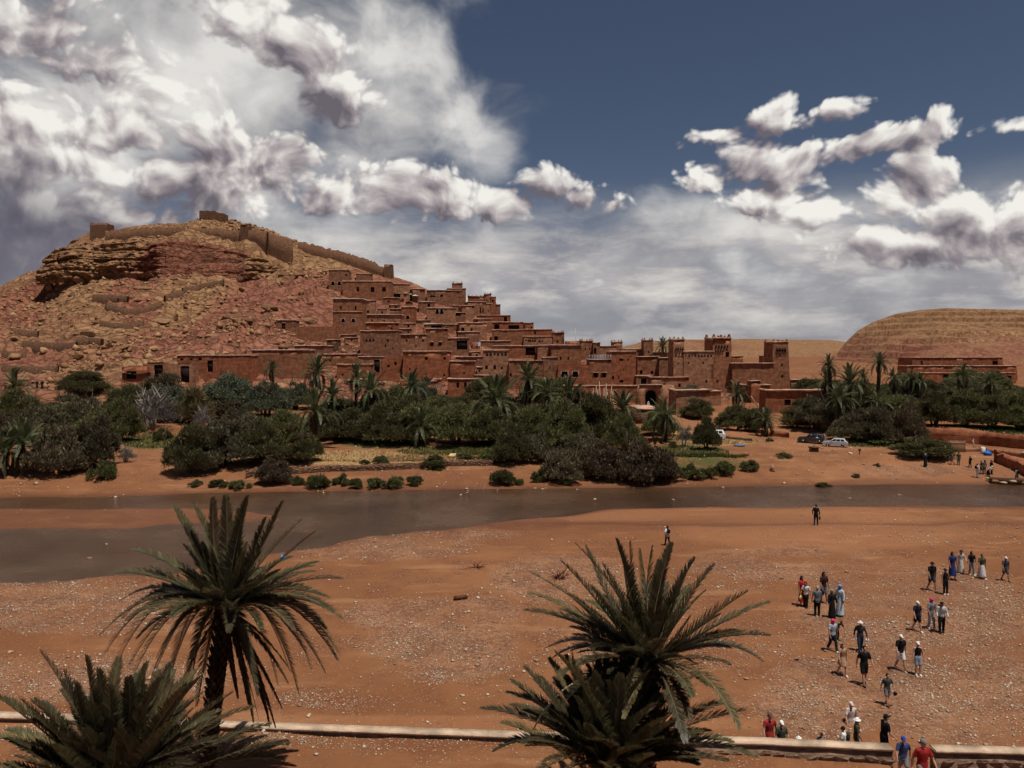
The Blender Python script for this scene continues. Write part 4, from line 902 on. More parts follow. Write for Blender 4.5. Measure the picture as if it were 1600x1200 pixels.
# pebbles of the river bed, thick on the gravel banks
n = 330000; py = rg.uniform(0, 1, n)**.62*(1215-762)+762; px = rg.uniform(-160, 1760, n); y = CAM_H*F/(py-HY); x = (px-800)/F*y
gm = ellmask(px, py, [(110, 945, 210, 56), (140, 1060, 240, 46), (600, 850, 170, 30), (640, 835, 180, 12), (690, 1010, 140, 66), (640, 960, 120, 34), (1430, 960, 210, 100), (1500, 1080, 190, 100), (1290, 1090, 130, 80), (880, 905, 140, 44), (760, 960, 70, 34), (400, 1180, 500, 26), (1200, 900, 300, 26), (1480, 830, 200, 30), (1020, 1000, 300, 60)])
dn = np.clip(gm*(.16+.75*np.clip(fbm2(x*.5, y*.5, 3, 210)+.1, 0, 1)+.25*np.clip(fbm2(x*.15, y*.15, 2, 214), 0, 1))+.035+.12*np.clip(fbm2(x*.3, y*.3, 3, 211)-.25, 0, 1), 0, 1)
gm2 = ellmask(px, py, [(170, 938, 120, 30), (60, 965, 90, 26), (600, 846, 120, 14), (700, 838, 60, 8), (240, 1065, 120, 22), (590, 1000, 60, 20), (720, 1050, 70, 26), (1500, 1060, 120, 40), (1420, 985, 110, 24), (1270, 1090, 60, 26), (1540, 950, 80, 20), (880, 900, 60, 14), (520, 1090, 90, 20)])
dn = np.clip(dn+gm2*(.15+.85*np.clip(fbm2(x*.8, y*.8, 3, 219)+.25, 0, 1)), 0, 1)
keep = (rg.random(n) < dn*.8) & (river_mask(x, y) < -3); x, y, py = x[keep], y[keep], py[keep]
s = np.clip(.013+rg.exponential(.020, len(x)), 0, .20)*np.clip((y/40)**.6, .8, 1.9)
tag(scatter('gravel', x, y, ground(x, y), s, M_pebble, .6, 5, .35), 'pale pebbles and gravel scattered over the river bed', 'gravel', kind='stuff')
n = 5000; px = rg.uniform(-20, 1620, n); py = rg.uniform(690, 800, n); y = rg.uniform(78, 118, n); x = (px-800)/F*y
keep = (river_mask(x, y) < 0) & (rg.random(n) < np.clip(.25+fbm2(x*.12, y*.12, 3, 215)+.4*(px > 1000), 0.05, 1)); x, y = x[keep], y[keep]
tag(scatter('bank_stones', x, y, ground(x, y), np.clip(.04+rg.exponential(.05, len(x)), 0, .4), M_pebble, .6, 6), 'stones strewn over the far bank', 'stones', kind='stuff')
STN = [hull_mesh('stone', 300+i, .55, 12, M_pebble) for i in range(5)]
rs = random.Random(9)
for i in range(70):
    for _ in range(40):
        px, py = rs.uniform(5, 1595), 800+380*rs.random()**.8; y = CAM_H*F/(py-HY); x = (px-800)/F*y
        if float(river_mask(np.array([x]), np.array([y]))[0]) < -6: break
    sz = rs.uniform(.14, .34); o = inst('stone', STN[i % 5], None, (x, y, zat(x, y)+sz*.12), (0, 0, rs.uniform(0, 6.28)), (sz*1.2, sz, sz*.8)); tag(o, 'fist to head sized pale stone lying on the river bed', 'stone', 'larger stones lying on the river bed')
for px, py, w, lb in [(1245, 1030, 14, 'largest flat pale stone left of the walking group'), (1302, 1034, 10, 'flat reddish stone beside the largest pale stone'), (800, 1114, 9, 'round yellow stone near the boundary wall'), (1140, 1038, 12, 'pair of pale stones beside the right palm frond')]:
    y = CAM_H*F/(py-HY); x = (px-800)/F*y; s = w*y/F; tag(inst('stone', STN[2], None, (x, y, zat(x, y)+s*.15), (0, 0, 1.0), (s, s*.8, s*.7)), lb, 'stone')

# ------------------------------------------------------------------ vegetation
def mat_leaf(name, a, b_, tip, rough=.75):
    m, n, b = new_mat(name, rough, .06 if rough > .6 else .3); v = n.attr('var')['Fac']; oi = n.n.new('ShaderNodeObjectInfo').outputs['Random']
    c = n.mix(v, a+(1,), b_+(1,)); c = n.mix(n.ss(v, .86, .99), c, tip+(1,))
    hs = n.n.new('ShaderNodeHueSaturation'); n.put(hs.inputs['Color'], c); n.put(hs.inputs['Value'], n.ss(oi, 0, 1, .75, 1.25)); n.put(hs.inputs['Hue'], n.ss(oi, 0, 1, .470, .500))
    n.put(b.inputs['Base Color'], hs.outputs[0])
    tr = n.n.new('ShaderNodeBsdfTranslucent'); n.put(tr.inputs[0], hs.outputs[0]); mx = n.n.new('ShaderNodeMixShader'); mx.inputs[0].default_value = .34
    n.l.new(b.outputs[0], mx.inputs[1]); n.l.new(tr.outputs[0], mx.inputs[2]); out = [q for q in n.n if q.bl_idname == 'ShaderNodeOutputMaterial'][0]; n.l.new(mx.outputs[0], out.inputs[0]); return m
LEAF = {'tam': mat_leaf('tamarisk_leaf', (0.075, 0.077, 0.029), (0.195, 0.189, 0.077), (0.309, 0.284, 0.130)), 'olive': mat_leaf('olive_leaf', (0.071, 0.081, 0.047), (0.186, 0.200, 0.127), (0.290, 0.290, 0.207)),
        'brown': mat_leaf('flowering_tamarisk_leaf', (0.068, 0.064, 0.031), (0.206, 0.158, 0.091), (0.400, 0.276, 0.193)), 'shrub': mat_leaf('shrub_leaf', (0.064, 0.074, 0.026), (0.180, 0.185, 0.070), (0.288, 0.266, 0.122)),
        'bare': mat_leaf('grey_twig', (.10, .085, .07), (.22, .19, .16), (.30, .27, .23)), 'reed': mat_leaf('dry_reed', (.085, .075, .028), (.19, .15, .07), (.26, .2, .11)), 'dusky': mat_leaf('dusky_leaf', (0.071, 0.069, 0.036), (0.188, 0.163, 0.090), (0.309, 0.244, 0.146))}
M_bark = plain('tree_bark', (.075, .050, .034), .9, .1, 0, .3, 4, .4)
def crown_mesh(name, seed, kind, W=7.0, Ht=5.5, nl=14000, nblob=26, leaf=.34, wid=.10, low=.06, ragged=.5):
    rg = np.random.default_rng(seed); c = []
    for i in range(nblob):                       # lobes over a dome, larger inside
        a = rg.uniform(0, 6.28); u = rg.random(); rr = math.sqrt(u)*.40; zz = low+.10+(1-(rr/.40)**2)**.7*.62*rg.uniform(.05, 1.0)+rg.uniform(0, .06)
        c.append((rr*math.cos(a)*W*1.0, rr*math.sin(a)*W, zz*Ht*1.05, rg.uniform(.10, .20)*W*.5*1.6))
    c = np.array(c); wgt = c[:, 3]**2; k = rg.choice(nblob, nl, p=wgt/wgt.sum())
    d = rg.normal(size=(nl, 3)); d /= np.linalg.norm(d, axis=1)[:, None]; d[:, 2] = np.where(d[:, 2] < -.3, -d[:, 2]*.6, d[:, 2])
    rad = c[k, 3]*np.clip(rg.normal(.88, .16, nl), .2, 1.25+ragged*.3)
    p = c[k, :3]+d*rad[:, None]*np.array([1, 1, .82]); p[:, 2] = np.where(p[:, 2] < .03*Ht, rg.uniform(.03, .25, nl)*Ht, p[:, 2])
    ax = d*.8+np.array([0, 0, .75])+rg.normal(0, .45, (nl, 3)); ax /= np.linalg.norm(ax, axis=1)[:, None]
    sd = np.cross(ax, rg.normal(size=(nl, 3))); sd /= np.linalg.norm(sd, axis=1)[:, None]
    L = leaf*rg.uniform(.5, 1.35, nl)[:, None]; w = wid*rg.uniform(.6, 1.4, nl)[:, None]
    V = np.stack([p-sd*w, p+ax*L*.55-sd*w*.9*0-np.array([0, 0, 0])+sd*w*1.2, p+ax*L], 1).reshape(-1, 3)
    Fa = np.arange(nl*3).reshape(-1, 3).astype(np.int32); tmp = mk(name, V, Fa, LEAF[kind], attrs={'var': np.repeat(np.clip(rg.normal(.45, .25, nl), 0, 1), 3)})
    me = tmp.data; bpy.data.objects.remove(tmp); return me
def trunk_mesh(name, seed, W, Ht, nst=5, mat=None, tw=0):
    rnd = random.Random(seed); mb = MB()
    for i in range(nst):
        a = rnd.uniform(0, 6.28); r1 = rnd.uniform(.12, .34)*W; h1 = rnd.uniform(.45, .85)*Ht; r0 = rnd.uniform(.02, .07)*W; th = .035*W*rnd.uniform(.5, .9)
        p0 = Vector((r0*math.cos(a), r0*math.sin(a), -.3)); p2 = Vector((r1*math.cos(a+.3), r1*math.sin(a+.3), h1)); p1 = p0.lerp(p2, .5)+Vector((rnd.uniform(-.3, .3), rnd.uniform(-.3, .3), .1*Ht))
        mb.tube([p0, p0.lerp(p1, .5), p1, p1.lerp(p2, .5), p2], [th, th*.8, th*.62, th*.42, th*.12], 6)
        for k in range(2+tw):
            q = p1.lerp(p2, rnd.random()*.8); e = q+Vector((rnd.uniform(-1, 1)*.2*W, rnd.uniform(-1, 1)*.2*W, rnd.uniform(.05, .35)*Ht)); mb.tube([q, q.lerp(e, .5)+Vector((0, 0, .1)), e], [th*.4, th*.28, th*.08], 5, False)
    o = mb.build(name, mat or M_bark); me = o.data; bpy.data.objects.remove(o); return me
CR = {}; TK = {}
for kd, n_, W, Ht, nl, kw in [('tam', 5, 7, 6, 20000, dict(leaf=.42, wid=.07, nblob=48, low=-.02)), ('olive', 3, 6, 5.5, 19000, dict(leaf=.30, wid=.075, nblob=46, low=0)), ('brown', 3, 6, 4.5, 18000, dict(leaf=.30, wid=.08, nblob=46, low=-.06)),
                              ('shrub', 4, 3, 2.0, 5000, dict(leaf=.26, wid=.05, nblob=18, low=-.08)), ('dusky', 3, 6, 5.2, 18000, dict(leaf=.36, wid=.075, nblob=46, low=-.03)), ('bare', 2, 6, 5, 2600, dict(leaf=.55, wid=.035, nblob=26)), ('reed', 2, 3.2, 4, 3000, dict(leaf=.9, wid=.05, nblob=16, low=-.05))]:
    CR[kd] = [(crown_mesh(kd+'_crown', 50+i*7+len(kd), kd, W, Ht, nl, **kw), W, Ht) for i in range(n_)]
    TK[kd] = [trunk_mesh(kd+'_trunk', 80+i, W, Ht, 7 if kd == 'bare' else 5, plain('pale_bark', (.26, .22, .18), .9) if kd == 'bare' and i == 0 else (None if kd != 'bare' else bpy.data.materials['pale_bark']), 5 if kd == 'bare' else 0) for i in range(2)]
rt = random.Random(21)
LM = [(15, 'the left edge palm'), (70, 'the lowest terrace wall'), (130, 'the bright green slope tree'), (205, 'the tarpaulin shelter'), (262, 'the plank shed'), (330, 'the long low building'), (395, 'the tall long mud wall'), (440, 'the small dark palm'), (494, 'the tall palm'), (540, 'the two-storey house'), (590, 'the triangle-vent house'), (645, 'the massive wall house'), (688, 'the hooded windows'), (735, 'the laundry line'), (775, 'the carved house'), (826, 'the slim tall palm'), (862, 'the narrow tower house'), (895, 'the roofless ruin'), (938, 'the railed house'), (975, 'the six-window house'), (1018, 'the gate'), (1085, 'the kasbah block'), (1245, 'the lone end tower'), (1299, 'the left slim palm'), (1335, 'the palm between the slim pair'), (1371, 'the right slim palm'), (1428, 'the double-headed palm'), (1475, 'the farmstead left end'), (1510, 'the farmstead palm'), (1560, 'the farmstead right end'), (1610, 'the right picture edge')]
USED = set()
def tree_label(kind, px, py, w, fallback):
    col = {'tam': 'dark green', 'olive': 'grey-green', 'brown': 'brown-tinged', 'dusky': 'dull brownish'}[kind]; lm = min(LM, key=lambda q: abs(q[0]-px)); row = 'back' if py < 640 else 'second' if py < 662 else 'third' if py < 688 else 'front'
    for sz in (['broad', 'big'] if w > 72 else ['middling', 'rounded'] if w > 58 else ['small', 'compact']):
        lb = '%s %s tree in the %s row below %s' % (sz, col, row, lm[1])
        if lb not in USED: USED.add(lb); return lb
    return fallback
def tree(kind, px, py, w, h, label, group=None, name=None, cat=None, y=None):
    g = hit(px, py, 60) if y is None else ((px-800)/F*y, y, zat((px-800)/F*y, y))
    if not g: return
    sc = g[1]/F; me, W, Ht = rt.choice(CR[kind])
    if label in (L1, L2, L4): label = tree_label(kind, px, py, w, label)
    nm = name or {'shrub': 'shrub', 'bare': 'bare_tree', 'reed': 'reed_clump', 'olive': 'olive_tree'}.get(kind, 'tamarisk_tree')
    r = empty(nm, (g[0], g[1], g[2]-.05), rt.uniform(0, 6.28), label, cat or {'shrub': 'shrub', 'reed': 'reeds'}.get(kind, 'tree'), group)
    sx, sz = w*sc/W*1.02, h*sc/Ht*1.0; r.scale = (sx, sx, sz)
    inst('crown', me, r); inst('trunk', rt.choice(TK[kind]), r); return r
G1 = 'thicket between the river and the village'; L1 = 'tree standing in the dense thicket below the village'
G2 = 'grove at the right below the table mountain'; L2 = 'dark tree in the dense grove right of the village'
G3 = 'little shrubs lined up on the far bank'; L3 = 'low green shrub in the row along the far river bank'
G4 = 'left bank woodland'; L4 = 'tree crowded into the left bank woodland'
T = [('brown', 88, 738, 92, 108, 'large olive-brown tamarisk at the water left of the clearing'), ('dusky', 148, 730, 76, 96, 'brown-green tamarisk right of the largest left one'), ('shrub', 160, 748, 44, 42, 'round bush at the foot of the left tamarisks'), ('tam', 130, 615, 74, 42, 'bright green tree at the foot of the rubble slope'), ('dusky', 60, 690, 90, 80, L4, G4), ('tam', 30, 660, 70, 50, L4, G4), ('dusky', 120, 668, 100, 62, L4, G4),
     ('tam', 186, 690, 70, 84, L4, G4), ('tam', 205, 650, 60, 50, L4, G4), ('bare', 235, 672, 86, 74, 'leafless grey tree with pale twigs above the grass clearing'), ('olive', 255, 640, 50, 46, 'grey-green tree behind the leafless one'), ('reed', 303, 662, 44, 74, 'tall yellow-brown reed clump beside the leafless tree'), ('bare', 318, 672, 34, 44, 'thin leafless grey bush beside the reeds'), ('bare', 197, 722, 34, 30, 'small bare sapling on the clearing'), ('shrub', 255, 688, 30, 28, 'brown bush at the edge of the grass clearing'),
     ('olive', 355, 650, 84, 80, 'big round grey-green olive in front of the long mud wall'), ('olive', 415, 652, 76, 78, 'tall grey-green olive right of the big round one'), ('olive', 462, 640, 50, 60, 'small olive beneath the tall palm'),
     ('tam', 300, 738, 78, 90, 'dark rounded tamarisk right of the clearing'), ('dusky', 350, 730, 96, 100, L4, G4), ('tam', 405, 722, 90, 84, L4, G4), ('dusky', 392, 690, 80, 64, L4, G4), ('tam', 470, 722, 70, 64, 'rounded dark tree at the left end of the straw field'), ('brown', 430, 754, 58, 48, 'brown flowering bush at the left end of the stone bank'),
     ('tam', 545, 690, 78, 66, L1, G1), ('tam', 600, 692, 84, 76, L1, G1), ('tam', 655, 690, 80, 74, L1, G1), ('tam', 712, 694, 84, 80, L1, G1), ('tam', 765, 696, 84, 76, L1, G1), ('tam', 800, 722, 62, 74, 'tall pointed tamarisk standing forward by the bank'), ('tam', 832, 704, 76, 86, L1, G1), ('tam', 880, 700, 84, 96, L1, G1), ('tam', 930, 694, 90, 100, L1, G1), ('tam', 975, 706, 66, 76, L1, G1), ('olive', 660, 645, 66, 76, 'tall wispy grey tree in front of the massive wall house'), ('tam', 520, 662, 60, 40, L1, G1), ('tam', 575, 655, 60, 44, L1, G1), ('tam', 640, 655, 90, 40, L1, G1), ('tam', 715, 655, 80, 44, L1, G1), ('tam', 800, 660, 90, 46, L1, G1), ('tam', 870, 655, 80, 44, L1, G1), ('tam', 920, 650, 60, 40, L1, G1), ('tam', 745, 668, 70, 50, L1, G1), ('tam', 690, 665, 80, 50, L1, G1), ('dusky', 840, 720, 60, 60, L1, G1), ('dusky', 910, 722, 80, 60, L1, G1),
     ('brown', 885, 749, 78, 62, 'pinkish flowering tamarisk at the water left of the biggest one'), ('brown', 945, 744, 84, 66, 'brown-green flowering bush between the two big flowering ones'), ('brown', 1005, 748, 104, 84, 'biggest pinkish-brown flowering tamarisk at the water'), ('shrub', 1052, 748, 46, 44, 'dark bush at the right foot of the biggest flowering tamarisk'),
     ('tam', 1032, 680, 56, 58, 'slender-stemmed tree left of the leafless shrub'), ('bare', 1068, 698, 28, 42, 'reddish leafless shrub on the straw ground'), ('tam', 1103, 702, 46, 62, 'open multi-stemmed tree half hiding the white car'), ('tam', 1150, 672, 62, 50, 'dense round bush left of the path bend'), ('tam', 1180, 674, 46, 44, 'dark bush touching the round one at the path'),
     ('reed', 1238, 668, 36, 42, 'tuft of tall dry reeds beside the dark car'), ('dusky', 1275, 672, 70, 66, 'brownish tamarisk behind the dark car'), ('dusky', 1330, 688, 70, 60, 'brownish tamarisk behind the silver car'), ('dusky', 1375, 690, 66, 74, L2, G2), ('brown', 1415, 692, 66, 78, 'tall pinkish-brown tamarisk behind the round hedge'), ('tam', 1440, 713, 92, 40, 'broad round hedge-like bush beside the path'),
     ('tam', 1310, 650, 66, 50, L2, G2), ('tam', 1350, 650, 66, 50, L2, G2), ('tam', 1400, 660, 70, 52, L2, G2), ('tam', 1460, 664, 66, 64, L2, G2), ('tam', 1505, 666, 70, 68, L2, G2), ('tam', 1550, 668, 70, 70, L2, G2), ('tam', 1595, 670, 76, 74, L2, G2), ('tam', 1640, 672, 80, 76, L2, G2), ('tam', 1480, 640, 80, 40, L2, G2), ('tam', 1540, 640, 80, 42, L2, G2), ('tam', 1600, 642, 80, 42, L2, G2), ('tam', 1435, 640, 70, 40, L2, G2), ('tam', 1290, 630, 60, 44, L2, G2), ('tam', 1260, 620, 50, 36, 'green tree behind the stepped house at the village end'), ('tam', 1385, 628, 80, 34, L2, G2), ('tam', 1340, 622, 80, 34, L2, G2), ('tam', 1460, 622, 80, 24, L2, G2), ('tam', 1540, 622, 90, 22, L2, G2), ('tam', 1610, 622, 90, 22, L2, G2)]
shr = []
for (px, py, w, h) in [(305, 760, 22, 16), (340, 762, 34, 16), (375, 764, 36, 22), (465, 757, 24, 20), (497, 763, 40, 30), (533, 759, 30, 26), (556, 763, 24, 24), (590, 763, 36, 26), (617, 763, 30, 26), (648, 758, 27, 22), (595, 726, 28, 20), (570, 726, 18, 11), (675, 729, 50, 24), (730, 723, 38, 23), (785, 757, 44, 34), (812, 758, 15, 14), (840, 751, 32, 26), (885, 756, 26, 16), (955, 754, 17, 14), (765, 722, 40, 24), (860, 745, 30, 26)]:
    shr.append((px, py, w, h))
ORD = ['leftmost', 'second', 'third', 'fourth', 'fifth', 'sixth', 'seventh', 'eighth', 'ninth', 'tenth', 'eleventh', 'twelfth', 'thirteenth', 'fourteenth', 'fifteenth', 'sixteenth', 'seventeenth', 'eighteenth', 'nineteenth', 'twentieth', 'rightmost']
for i, q in enumerate(sorted(shr)): T.append(('shrub',)+q+('low green shrub on the far bank, %s%s of the row' % (ORD[i], ' from the left' if 0 < i < 20 else ''), G3))
for (px, py, w, h, lb) in [(1085, 745, 44, 30, 'bush right of the biggest flowering tamarisk'), (1108, 746, 34, 24, 'low bush overhanging the bank below the straw'), (1132, 740, 36, 28, 'green bush left of the lone round shrub on the bank'), (1168, 734, 36, 22, 'lone round shrub on the bare bank'), (1225, 715, 26, 12, 'flat grey-green tuft on the bare bank'), (1287, 762, 28, 10, 'flat green tuft at the water edge'), (1203, 690, 12, 9, 'tiny tuft beside the path'), (1370, 729, 12, 7, 'small grey tuft below the wooden post'), (1337, 746, 14, 8, 'small dark tuft near the river below the road'), (685, 735, 16, 9, 'tiny grey tuft on bare sand below the straw field'), (1050, 700, 18, 14, 'small bush beside the leafless shrub'), (1395, 690, 90, 16, 'strip of low green scrub along the road edge')]:
    T.append(('shrub', px, py, w, h, lb))
rfil = random.Random(61)
for i in range(60):
    px = rfil.uniform(0, 1090); q = rfil.random(); py = (625+q*70) if px > 230 else (640+q*60); w = rfil.uniform(46, 92)
    if 185 < px < 290 and py > 668: continue
    if px > 1000 and py > 660: continue
    if py > 690 and 440 < px < 770: py = 686
    T.append((rfil.choice(['tam', 'tam', 'tam', 'dusky', 'olive', 'brown']), px, py, w, w*rfil.uniform(.55, .95), L4 if px < 480 else L1, G4 if px < 480 else G1))
for i in range(26):
    px = rfil.uniform(1250, 1640); py = 612+rfil.random()*54; w = rfil.uniform(44, 80); T.append((rfil.choice(['tam', 'tam', 'dusky']), px, py, w, w*rfil.uniform(.5, .8), L2, G2))
for a in T: tree(a[0], a[1], a[2], a[3], a[4], a[5], a[6] if len(a) > 6 else None)

# ---- date palms of the groves: every frond a part
LEAF['palm'] = mat_leaf('date_palm_leaf', (0.055, 0.066, 0.027), (0.146, 0.160, 0.070), (0.254, 0.244, 0.117), .5); LEAF['dead'] = mat_leaf('dead_frond', (.060, .038, .020), (.130, .085, .045), (.17, .12, .07), .8)
M_ptrunk = plain('palm_trunk_bark', (.060, .040, .027), .95, .05, 0, .35, 9, .6); M_rachis = plain('frond_rib', (.16, .13, .055), .6, .2)
def frond_geo(pts, width, nl, rg, nq=2, tw=0.0, fold=.55, lw=.022, droop=.12):
    """leaflets along a curve: two rows folded upward, longest in the middle"""
    pts = np.array([tuple(p) for p in pts]); n = len(pts); u = np.linspace(0.10, 1.0, nl); idx = u*(n-1); i0 = np.clip(idx.astype(int), 0, n-2); f = (idx-i0)[:, None]
    p = pts[i0]*(1-f)+pts[i0+1]*f; t = pts[i0+1]-pts[i0]; t /= np.linalg.norm(t, axis=1)[:, None]
    chord = pts[-1]-pts[0]; up = np.array([0, 0, 1.0]); sidev = np.cross(chord, up); ln = np.linalg.norm(sidev)
    sidev = sidev/ln if ln > .15*np.linalg.norm(chord) else np.array([math.cos(tw*9), math.sin(tw*9), 0])
    nrm = np.cross(sidev[None], t); nrm /= np.linalg.norm(nrm, axis=1)[:, None]
    prof = np.sin(np.pi*np.clip(u*.86+.12, 0, 1))**.5*(1-.2*u); V = []; Fs = []; var = []
    for sg in (-1, 1):
        lean = 1.05+.6*u[:, None]+rg.normal(0, .11, (nl, 1)); d = sidev[None]*sg*1.0+t*lean+nrm*(fold+rg.normal(0, .15, (nl, 1))); d /= np.linalg.norm(d, axis=1)[:, None]
        L = (width*prof*rg.uniform(.85, 1.12, nl))[:, None]; wv = np.cross(d, nrm); wv /= np.linalg.norm(wv, axis=1)[:, None]
        base = sum(len(q) for q in V)
        a = p-wv*lw*.5; b = p+wv*lw*.5; m1 = p+d*L*.5-wv*lw*.62; m2 = p+d*L*.5+wv*lw*.62; tip = p+d*L; tip[:, 2] -= (droop*L[:, 0])
        V.append(np.stack([a, b, m2, tip, m1], 1).reshape(-1, 3)); k = base+np.arange(nl)[:, None]*5
        Fs += [np.concatenate([k+np.array([[0, 1, 2]]), k+np.array([[0, 2, 4]]), k+np.array([[4, 2, 3]])]).astype(np.int32)]
        var.append(np.repeat(np.clip(rg.normal(.45, .22, nl), 0, 1), 5))
    return np.concatenate(V), np.concatenate(Fs), np.concatenate(var)
def rib_geo(pts, r0, base, k=4):
    mb = MB(); n = len(pts); mb.tube(pts, [r0*(1-.85*i/(n-1)) for i in range(n)], k, False); return np.array(mb.v, float), np.array(mb.f, np.int32)+base
def frond_mesh(name, pts, width, nl, rg, mat, r0=.03, **kw):
    V, Fs, var = frond_geo(pts, width, nl, rg, **kw); RV, RF = rib_geo(pts, r0, len(V))
    o = mk(name, np.concatenate([V, RV]), [Fs, RF], mat, attrs={'var': np.concatenate([var, np.full(len(RV), .93)])}); return o
def bez(a, b, c, n=9): return [a*(1-q)**2+b*2*q*(1-q)+c*q*q for q in [i/(n-1) for i in range(n)]]
FR = []
for i, (rise, end) in enumerate([(.25, .20), (.42, -.10), (.5, -.45), (.15, .12), (.35, .05)]):
    rgq = np.random.default_rng(400+i); o = frond_mesh('frond', bez(Vector((0, 0, 0)), Vector((1.7, 0, rise*3.2)), Vector((3.1, 0, end*3.2)), 8), .62, 40, rgq, LEAF['palm'], .035, lw=.055); FR.append(o.data); bpy.data.objects.remove(o)
def ptrunk(h, r, seed):
    rnd = random.Random(seed); mb = MB(); n = max(4, int(h/.45)); lean = Vector((rnd.uniform(-.08, .08)*h, rnd.uniform(-.05, .05)*h, 0))
    mb.tube([lean*((i/n)**2)+Vector((0, 0, -.3+(h+.3)*i/n)) for i in range(n+1)], [r*(1.25 if i == 0 else (1.0+.12*(i % 2))*(1 if i < n-1 else 1.15)) for i in range(n+1)], 8); return mb, lean
rp = random.Random(33)
def palm(px, pyc, r, pyb, label, group=None, nf=34, dead=6, up=1.0):
    """crown centre (px, pyc), frond reach r, foot at pyb"""
    g = hit(px, pyb, 80)
    if not g: return
    sc = g[1]/F; h = max(.4, (pyb-pyc)*sc); R_ = r*sc
    root = empty('date_palm', (g[0], g[1], g[2]), 0, label, 'palm tree', group)
    mb, lean = ptrunk(h, max(.16, min(.30, .05*h+.1)), int(px)); mb.build('trunk', M_ptrunk, root, True)
    for i in range(nf):
        q = i/(nf-1); el = R(82)*(1-q)**1.1*up+R(-38)*q+R(rp.uniform(-9, 9)); az = i*2.39996+rp.uniform(-.25, .25); me = FR[(0 if q < .2 else 3 if q < .35 else 4 if q < .6 else 1 if q < .8 else 2)]
        s = R_/3.15*rp.uniform(.85, 1.08)*(1 if q > .15 else .9); o = inst('frond', me, root, (lean.x, lean.y, h-.05), (rp.uniform(-.3, .3), -el+.12, az), s)
    for i in range(dead):
        o = inst('frond', FR[2], root, (lean.x, lean.y, h-.25), (rp.uniform(-.4, .4), R(rp.uniform(38, 62)), rp.uniform(0, 6.28)), R_/3.15*.8)
        o.material_slots[0].link = 'OBJECT'; o.material_slots[0].material = LEAF['dead']
    return root
for a in [(22, 606, 34, 640, 'palm at the left edge below the lowest terrace wall'), (34, 694, 50, 738, 'shaggy low palm beside the large left tamarisk'), (8, 706, 42, 742, 'low palm cut by the left picture edge'), (428, 578, 18, 640, 'small dark palm between the olives and the mud wall'), (494, 582, 34, 660, 'tall palm in front of the long mud buildings'), (519, 618, 30, 665, 'dark palm right below the tall one'), (556, 590, 28, 650, 'slim palm left of the massive wall house'), (490, 645, 44, 700, 'large yellow-green palm at the edge of the straw field thicket'), (580, 612, 38, 665, 'broad palm under the crumbling ruin'), (642, 606, 32, 660, 'yellowish palm beside the wispy grey tree'),
          (775, 628, 50, 672, 'wide bushy palm below the carved house'), (830, 594, 34, 660, 'slim tall palm with a pale trunk before the big plain house'), (852, 618, 32, 668, 'dark palm right of the slim tall one'), (892, 624, 40, 672, 'palm below the roofless ruin'), (972, 640, 38, 680, 'bushy palm left of the gate'), (1040, 652, 34, 690, 'low palm right of the gate'), (1152, 616, 24, 652, 'palm before the long kasbah hall'), (1198, 656, 24, 682, 'small low palm beside the path bend'), (1020, 700, 1, 700, None),
          (1299, 572, 21, 668, 'left of the two tall slim palms standing above the right grove'), (1371, 568, 22, 668, 'right of the two tall slim palms standing above the right grove'), (1332, 600, 36, 672, 'large palm between the two tall slim ones'), (1398, 592, 20, 650, 'palm just right of the taller pair'), (1425, 594, 20, 645, 'double-headed palm left of the farmstead'), (1436, 597, 18, 645, 'smaller palm of the double-headed pair left of the farmstead'), (1503, 588, 24, 645, 'palm in front of the farmstead middle'), (1548, 600, 20, 645, 'dull palm at the right end of the farmstead'), (1310, 625, 30, 680, 'shaggy palm low in the right grove'), (1375, 632, 26, 682, 'pale-fronded palm low in the right grove'), (1290, 600, 24, 650, 'palm at the left end of the right grove'), (1352, 590, 16, 650, 'leaning thin palm beside the right tall one'), (660, 668, 34, 696, 'low dark palm inside the thicket')]:
    if a[4]: palm(*a)
# skyline palm among the houses
g = hit(1035, 566, 88); palm(1036, 543, 20, 566, 'palm rising among the roofs between the towers', None, 30, 0)

